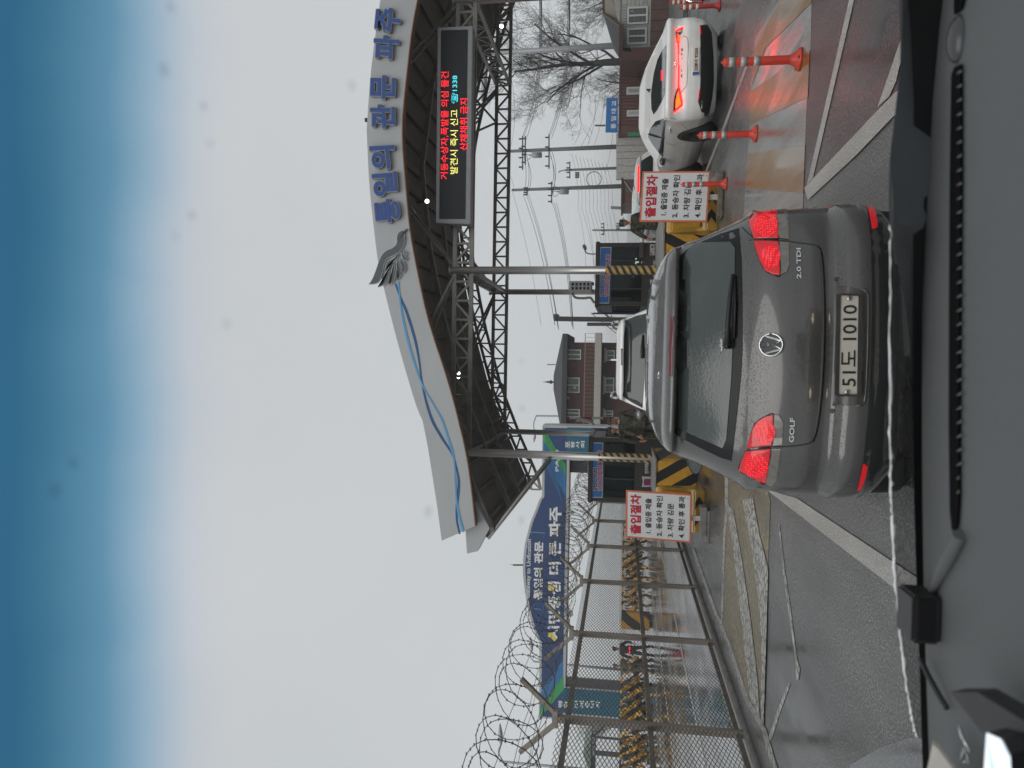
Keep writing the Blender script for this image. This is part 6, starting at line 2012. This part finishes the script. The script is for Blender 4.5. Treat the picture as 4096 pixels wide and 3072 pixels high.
# --- white hatch ahead of the saloon and another beyond
hx_ = P(2600, 690, 20.3).x
LV = [(.22, .15, 3.9, .74, .2, .1), (.34, .03, 4.0, .84, .22, .12), (.5, .0, 4.02, .87, .24, .12), (.75, .03, 4.0, .875, .24, .12), (.88, .08, 3.6, .86, .22, .1), (.92, .12, 3.3, .84, .2, .1), (1.05, .22, 3.0, .78, .18, .08), (1.2, .34, 2.7, .70, .16, .08), (1.26, .38, 2.6, .67, .16, .08), (1.275, .28, 2.55, .66, .16, .08), (1.34, .34, 2.4, .62, .2, .1), (1.38, .6, 2.3, .55, .2, .1), (1.41, 1.0, 2.1, .4, .2, .1)]
def small_hatch(label, loc, full=True):
    c = Car('white_hatchback', label, loc, R(1.0), LV, m_white, group='white cars in the lanes')
    c.patch('rear_window', [(-.62, .93), (.62, .93), (.56, 1.1), (.50, 1.24), (-.50, 1.24), (-.56, 1.1)], m_cglass, .005, c.hit_rear)
    c.patch('brake_lamp', [(-.36, 1.285), (.36, 1.285), (.36, 1.325), (-.36, 1.325)], emis('lit red strip', (1, .004, .003), 9), .006, c.hit_rear)
    for sg in (1, -1):
        c.patch('tail_lamp', [(sg * .55, .74), (sg * .82, .74), (sg * .82, .86), (sg * .58, .86)], red_glow, .006, c.hit_rear)
    c.patch('number_plate', [(-.26, .42), (.26, .42), (.26, .53), (-.26, .53)], m_plate2, .01, c.hit_rear)
    c.patch('lower_bumper', [(-.7, .24), (.7, .24), (.7, .36), (-.7, .36)], m_valance, .005, c.hit_rear)
    side_glass(c, [[(.75, .93), (3.0, .93), (2.5, 1.12), (2.0, 1.27), (.9, 1.27)]])
    arches(c, (.8, 3.2), .30, .30, .868, m_chrome)
    for sg in (1, -1):
        mm = MB().ball((sg * .98, 2.75, .98), (.10, .09, .07), 8).build('wing_mirror', m_white, c.t)
        MB().bar((sg * .98, 2.78, .95), (sg * .80, 2.8, .93), .05).build('mirror_arm', black, mm)
    return c
hh1 = small_hatch('small white hatchback with a lit high brake light ahead of the white saloon', (hx_ - .1, 20.2, 0))
p = hh1.hit_rear(-.02, .84)[0]
text('badge', 'KIA', m_chrome, hh1.t, p + V3((-.06, -.012, -.02)), p + V3((.06, -.012, -.02)), p + V3((-.06, -.012, .025)), bold=.02, depth=.004)
small_hatch('white car farther along, mostly hidden by the right notice board', (P(2560, 800, 27).x, 26.6, 0))
# --- dark car following in the right lane, only its front corner shows
dk = Car('dark_car', 'dark glossy car at the frame edge, only its front left corner in view', (P(2850, 18, 12.2).x + .86, 12.35, 0), R(180 + 4), [
    (.20, .2, 4.4, .76, .22, .12), (.3, .05, 4.5, .86, .24, .14), (.5, .0, 4.5, .9, .25, .14), (.7, .02, 4.5, .91, .26, .14), (.8, .1, 4.45, .905, .28, .15), (.9, .5, 4.4, .89, .3, .1), (1.0, 1.1, 4.3, .86, .25, .08), (1.2, 1.6, 3.9, .74, .2, .08), (1.38, 2.1, 3.3, .62, .2, .08), (1.44, 2.4, 3.0, .4, .2, .05)], m_blackcar)
for sg in (1, -1):
    dk.patch('headlamp', [(sg * .50, .64), (sg * .86, .68), (sg * .86, .76), (sg * .55, .73)], emis('lit headlamp', (1, .93, .8), 7), .006, dk.hit_rear)
dk.patch('grille', [(-.4, .36), (.4, .36), (.45, .58), (-.45, .58)], black, .006, dk.hit_rear)
dk.patch('bonnet_trim', [(-.5, .60), (.5, .60), (.5, .62), (-.5, .62)], m_chrome, .007, dk.hit_rear)
side_glass(dk, [[(1.9, 1.0), (3.9, 1.0), (3.2, 1.3), (2.3, 1.3)]])
arches(dk, (.85, 3.55), .33, .33, .902, m_chrome)

# ------------------------------------------------------------------ the car the picture is taken from
own = thing('own_car', 'interior of the car in the foreground, grey dashboard, windscreen and wipers', 'car', (0, .5, 0))
m_dash = pm('grey dashboard', (0.085, 0.09, 0.093), .6, var=.05, bump=.12, bscale=220)
ZD = 1.265
dz_ = MB()
rows = []
fe = [(3708, -260), (3706, 0), (3702, 500), (3688, 1000), (3684, 1500), (3687, 2100), (3698, 2600), (3712, 3000), (3722, 3332)]
far = curve_pts([G(x, y, ZD) for x, y in fe], 4)
for p in far:
    rows.append([V3((p.x, p.y + .01, ZD - .02)), V3((p.x, p.y - .003, ZD)), V3((p.x, p.y - .08, ZD + .004)), V3((p.x, p.y - .16, ZD + .005)), V3((p.x, p.y - .24, ZD + .004)), V3((p.x, p.y - .33, ZD - .002)), V3((p.x, p.y - .40, ZD - .02)), V3((p.x, p.y - .44, ZD - .09)), V3((p.x, p.y - .44, ZD - .3))])
k = len(rows[0])
dz_.add([v for r in rows for v in r], [(i * k + j, (i + 1) * k + j, (i + 1) * k + j + 1, i * k + j + 1) for i in range(len(rows) - 1) for j in range(k - 1)], 0, True)
dz_.build('dashboard', m_dash, own)
zv = zoom(2900, 0, 1.8436)
def dq(x, y, up=.0105): return G(x, y, ZD + up)
def slot(px, name='defroster_vent'):
    o = MB().prism([dq(*p, .0062) for p in px], (0, 0, .002)).build(name, pm('vent void', (.002, .002, .002), .9, spec=.1), own)
    return o
s1 = slot([(3812, 300), (3824, 268), (3849, 256), (3850, 700), (3845, 1200), (3842, 1700), (3842, 1990), (3836, 2090), (3826, 2126), (3814, 2118), (3806, 2040), (3802, 1700), (3803, 1200), (3806, 700)])
s2 = slot([(3826, -100), (3822, 30), (3824, 58), (3850, 36), (3860, 0), (3864, -100)])
fn = MB()
for i in range(31):
    y = 290 + i * 56
    a, b = dq(3828, y + 6, .0083), dq(3847 if y < 1900 else 3838, y, .0083)
    fn.prism([a, b, b + V3((.003, 0, 0)), a + V3((.001, 0, 0))], (0, 0, .0004))
fn.build('vent_fin', m_dash, s1)
c = dq(3834, 157, 0.004)
MB().ball(c, (.026, .016, .011), 12).build('light_sensor', pm('sensor dome', (.05, .052, .055), .25), own)
cz = curve_pts([dq(3712, 2395, .006), dq(3760, 2300, .007), dq(3812, 2200, .0085), dq(3842, 2140, .0085)], 6)
MB().tube(cz, [.002 + .006 * min(1, i / 8) for i in range(len(cz))], 6).build('airbag_seam', m_dash, own)
# windscreen: clear pane, blue shade band, black border, wet lower strip
wb0, wb1 = V3((0, 1.02, 1.235)), V3((0, .20, 1.79))
def onwin(x, y, off=0.0):
    d = ray(x, y)
    nrm = (wb1 - wb0).cross(V3((1, 0, 0))).normalized()
    t = (wb0 + nrm * off - EYE).dot(nrm) / d.dot(nrm)
    return EYE + d * t
m_clearpane = bpy.data.materials.new('clear windscreen')
m_clearpane.use_nodes = True
nt = m_clearpane.node_tree
tb = nt.nodes.new('ShaderNodeBsdfTransparent')
nt.links.new(tb.outputs[0], nt.nodes['Material Output'].inputs['Surface'])
wdv = (wb1 - wb0)
pw = MB().add([wb0 + V3((-.8, 0, 0)), wb0 + V3((.8, 0, 0)), wb0 + wdv * .80 + V3((.72, 0, 0)), wb0 + wdv * .80 + V3((-.72, 0, 0))], [(0, 1, 2, 3)])
pw.build('windscreen', m_clearpane, own)
def band_mat():
    m = bpy.data.materials.new('blue shade band')
    m.use_nodes = True
    nt = m.node_tree
    N, L = nt.nodes.new, nt.links.new
    tc = N('ShaderNodeTexCoord'); sx = N('ShaderNodeSeparateXYZ')
    L(tc.outputs['Object'], sx.inputs[0])
    n = N('ShaderNodeTexNoise'); n.inputs['Scale'].default_value = 14; n.inputs['Detail'].default_value = 3
    mp = N('ShaderNodeMapping'); mp.inputs['Scale'].default_value = (1, .6, .6); mp.inputs['Rotation'].default_value = (0, .5, .3)
    L(tc.outputs['Object'], mp.inputs[0]); L(mp.outputs[0], n.inputs['Vector'])
    ad = N('ShaderNodeMath'); ad.operation = 'MULTIPLY_ADD'; ad.inputs[1].default_value = .009; ad.inputs[2].default_value = -.0045
    L(n.outputs['Fac'], ad.inputs[0])
    s = N('ShaderNodeMath'); s.operation = 'ADD'
    L(sx.outputs['Z'], s.inputs[0]); L(ad.outputs[0], s.inputs[1])
    mr = N('ShaderNodeMapRange')
    mr.inputs['From Min'].default_value = ZB0
    mr.inputs['From Max'].default_value = ZB1
    L(s.outputs[0], mr.inputs['Value'])
    cr = N('ShaderNodeValToRGB')
    e = cr.color_ramp.elements
    e[0].position, e[0].color = 0, (1, 1, 1, 1)
    e[1].position, e[1].color = 1, (.062, .235, .40, 1)
    for p, c in ((.12, (.98, .985, 1.0)), (.26, (.90, .94, 1.0)), (.36, (.74, .85, .96)), (.49, (.47, .69, .87)), (.655, (.20, .46, .66)), (.9, (.085, .285, .45))):
        q = e.new(p); q.color = (*c, 1)
    L(mr.outputs[0], cr.inputs[0])
    t = N('ShaderNodeBsdfTransparent')
    L(cr.outputs[0], t.inputs[0])
    L(t.outputs[0], nt.nodes['Material Output'].inputs['Surface'])
    return m
zt0 = onwin(1060, 1536).z
ZB0, ZB1 = onwin(960, 1536).z, onwin(60, 1536).z
fz = (zt0 - wb0.z) / wdv.z
pb = MB().add([wb0 + wdv * fz + V3((-.9, 0, 0)), wb0 + wdv * fz + V3((.9, 0, 0)), wb0 + wdv * 1.08 + V3((.9, 0, 0)), wb0 + wdv * 1.08 + V3((-.9, 0, 0))], [(0, 1, 2, 3)])
pb.build('shade_band', band_mat(), own)
# raindrops on the glass
m_drop = bpy.data.materials.new('raindrop on glass')
m_drop.use_nodes = True
nt = m_drop.node_tree
tb = nt.nodes.new('ShaderNodeBsdfTransparent'); tb.inputs[0].default_value = (.90, .905, .91, 1)
nt.links.new(tb.outputs[0], nt.nodes['Material Output'].inputs['Surface'])
random.seed(6)
for (x, y, r) in [(657, 278, 5), (685, 28, 4), (815, 426, 4), (842, 574, 4), (704, 944, 4), (768, 861, 4), (907, 1296, 4), (222, 1963, 5), (296, 1852, 5), (1408, 342, 4), (2085, 1446, 3), (2088, 1634, 3), (1712, 2046, 5), (2085, 2080, 4), (2560, 300, 3), (2580, 540, 3), (2640, 1740, 3)]:
    c = onwin(x, y, .001)
    rr = r * random.uniform(.6, 1.0) / 1000 * max(.5, (c - EYE).length * 1.8)
    MB().ball(c, (rr, rr, rr * .5), 6).build('raindrop', m_drop, own)
# black border at the foot of the glass and cowl
ed = [(3612, -200), (3640, 100), (3655, 400), (3653, 900), (3650, 1500), (3656, 2000), (3668, 2400), (3680, 2700), (3688, 3000), (3700, 3300)]
a_ = [onwin(x, y, .003) for x, y in ed]
b_ = [V3((p.x, p.y + .03, p.z - .10)) for p in a_]
fr_ = MB().add(a_ + b_, [(i, i + 1, i + 11, i + 10) for i in range(9)], 0, True)
fr_.build('glass_border', pm('black frit', (.004, .004, .005), .6), own)
m_strip = bpy.data.materials.new('unwiped wet glass')
m_strip.use_nodes = True
nt = m_strip.node_tree
N, L = nt.nodes.new, nt.links.new
tb = N('ShaderNodeBsdfTransparent'); tb.inputs[0].default_value = (.8, .8, .8, 1)
gb = nt.nodes['Principled BSDF']; gb.inputs['Base Color'].default_value = (.30, .30, .30, 1); gb.inputs['Roughness'].default_value = .25
tc = N('ShaderNodeTexCoord'); vo = N('ShaderNodeTexNoise'); vo.inputs['Scale'].default_value = 130; vo.inputs['Detail'].default_value = 4
L(tc.outputs['Object'], vo.inputs['Vector'])
mr = N('ShaderNodeMapRange'); mr.inputs['From Min'].default_value = .38; mr.inputs['From Max'].default_value = .75; mr.inputs['To Min'].default_value = .15; mr.inputs['To Max'].default_value = .65
L(vo.outputs['Fac'], mr.inputs['Value'])
ms = N('ShaderNodeMixShader')
L(mr.outputs[0], ms.inputs[0]); L(tb.outputs[0], ms.inputs[1]); L(gb.outputs[0], ms.inputs[2]); L(ms.outputs[0], nt.nodes['Material Output'].inputs['Surface'])
st = [(3562, 900), (3561, 1200), (3560, 1700), (3565, 1950), (3572, 2100), (3585, 2360), (3605, 2560), (3630, 2760), (3655, 2900), (3670, 2950)]
up_ = curve_pts([onwin(x, y, .006) for x, y in st], 3)
lo_ = curve_pts([onwin(x, y, .006) for x, y in ((3652, 900), (3651, 1200), (3652, 1700), (3658, 1950), (3660, 2100), (3668, 2360), (3676, 2560), (3682, 2760), (3686, 2900), (3688, 2950))], 3)
n = len(up_)
MB().add(up_ + lo_, [(i, i + 1, n + i + 1, n + i) for i in range(n - 1)]).build('wet_strip', m_strip, own)
random.seed(2)
sl_ = curve_pts([onwin(x, y, .008) for x, y in st], 12)
MB().tube([p + V3((0, 0, random.uniform(-.0011, .0011))) for p in sl_], [(.0008 + .0012 * min(1, i / 40)) * random.uniform(.4, 1.4) for i in range(len(sl_))], 6).build('water_ridge', pm('water ridge', (.75, .77, .77), .15, var=.1, coat=1), own)
wp_ = MB()
wp_.tube(curve_pts([onwin(x, y, .02) for x, y in ((3618, -100), (3622, 200), (3616, 420), (3590, 560), (3578, 700), (3580, 900), (3600, 1050))], 5), .006, 8)
wp_.tube(curve_pts([onwin(x, y, .022) for x, y in ((3625, -100), (3640, 200), (3640, 520), (3612, 700), (3604, 900), (3625, 1020), (3640, 1300), (3646, 1420))], 5), .009, 8)
wp_.build('wiper', black, own)
ck = [(3608, -200), (3610, 60), (3600, 266), (3578, 472), (3560, 645), (3572, 780), (3572, 900), (3590, 1060), (3625, 1250), (3650, 1550)]
cu = curve_pts([onwin(x, y, .018) for x, y in ck], 3)
cl = [p + V3((0, .03, -.07)) for p in cu]
n = len(cu)
MB().add(cu + cl, [(i, i + 1, n + i + 1, n + i) for i in range(n - 1)], 0, True).build('cowl', pm('wet dark cowl', (.07, .077, .083), .35, var=.3), own)
# bonnet and nose with lit headlamps, below the line of sight
bn = shell([(.25, -2.25, 0, .80, .3, .25), (.5, -2.32, 0, .90, .35, .3), (.72, -2.25, 0, .92, .4, .3), (.82, -2.05, 0, .90, .4, .3), (.9, -1.7, 0, .85, .4, .2), (1.0, -1.2, 0, .8, .4, .15), (1.12, -.9, -.05, .75, .3, .1)], 0)
bn.v = [V3((-v.x, -v.y * .52 + .62, v.z)) for v in bn.v]
bn.build('bonnet', pm('dark bonnet paint', (.03, .032, .035), .3, coat=.8), own)
for sg in (1, -1):
    MB().ball((sg * .66, 1.73, .66), (.10, .03, .06), 10).build('headlamp', emis('own headlamp', (1, .86, .62), 6), own)
# things lying on the dashboard
dq2 = lambda x, y, z=.0: G(x, y, ZD + z)
p0, p1 = dq2(3764, 2583, .004), dq2(3764, 2387, .004)
tp = thing('toll_pass_box', 'small black box standing on the dashboard near the glass', 'device', p0)
MB().bb((p0.x, p0.y, ZD + .004), (p1.x, p0.y + .05, ZD + .034)).build('case', black, tp, bevel=.003)
MB().bb((p0.x + .004, p0.y - .001, ZD + .01), (p1.x - .004, p0.y, ZD + .028)).build('front_panel', pm('gloss black', (.006, .006, .007), .15), tp)
cb_ = MB().tube(curve_pts([dq2(3684, 2640, .012), dq2(3712, 2700, .014), dq2(3750, 2770, .013), dq2(3788, 2834, .010)], 5), .0032, 8)
tag(cb_.build('charging_cable', black, None, org=dq2(3700, 2700)), 'thin dark cable lying across the dashboard corner', 'cable')
# navigation screen at the lower left
nv = thing('navigation_screen', 'black navigation display with a lit map at the lower left corner', 'screen', dq2(3950, 3000))
ns = [P(*p, .62) for p in ((3930, 3250), (4300, 3250), (4330, 2935), (3942, 2935))]
sq_ = [P(3955, 2945, .60), P(4250, 3030, .50), P(4250, 3300, .50), P(3935, 3260, .60)]
box_ = [P(3800, 2768, .74), P(3912, 2770, .68), P(4130, 2905, .58), P(4130, 3000, .58), P(3940, 2948, .66)]
MB().prism(box_, (0, .012, -.02)).build('hood', black, nv)
scr = [P(3962, 2958, .60), P(4020, 2985, .57), P(4052, 3050, .54), P(4062, 3200, .53), P(3945, 3200, .62)]
MB().prism([p + V3((0, .012, -.004)) for p in scr], (0, .012, -.02)).build('casing', black, nv)
mo_ = MB().prism([p + V3((0, .008, -.002)) for p in scr], (0, .003, 0)).build('map_display', emis('lit map', (.72, .78, .88), .85), nv)
MB().prism([p + V3((0, .004, 0)) for p in (P(3966, 2985, .60), P(3972, 2985, .60), P(4004, 3072, .58), P(4008, 3160, .57), P(3990, 3160, .58))], (0, .002, 0)).build('map_route', emis('lit blue route', (.3, .5, .85), .8), mo_)
pa_ = [P(3732, 2978, .78), P(3752, 2996, .77), P(3822, 3090, .72), P(3822, 3200, .72), P(3700, 3200, .80), P(3706, 3100, .80)]
tag(MB().prism(pa_, (0, .01, -.004)).build('paper_card', pm('cream card', (.36, .34, .30), .6), None, org=dq2(3760, 3072)), 'cream card propped against the windscreen corner', 'card')
em = MB().tube([dq2(3834, 2895, .02), dq2(3845, 2940, .02), dq2(3880, 3010, .018)], [.0008, .0018, .0012], 6).tube([dq2(3845, 3040, .016), dq2(3858, 2990, .018), dq2(3875, 3045, .016)], .0016, 6).tube([dq2(3840, 3048, .016), dq2(3880, 3046, .016)], .0014, 6)
tag(em.build('trim_emblem', m_chrome, None, org=dq2(3850, 2990)), 'small chrome ornament on the dashboard beside the navigation display', 'ornament')
for ob in bpy.data.objects:
    if ob.parent is None and 'kind' not in ob and 'category' not in ob and ob.type in ('MESH', 'EMPTY'):
        print('UNTAGGED', ob.name)
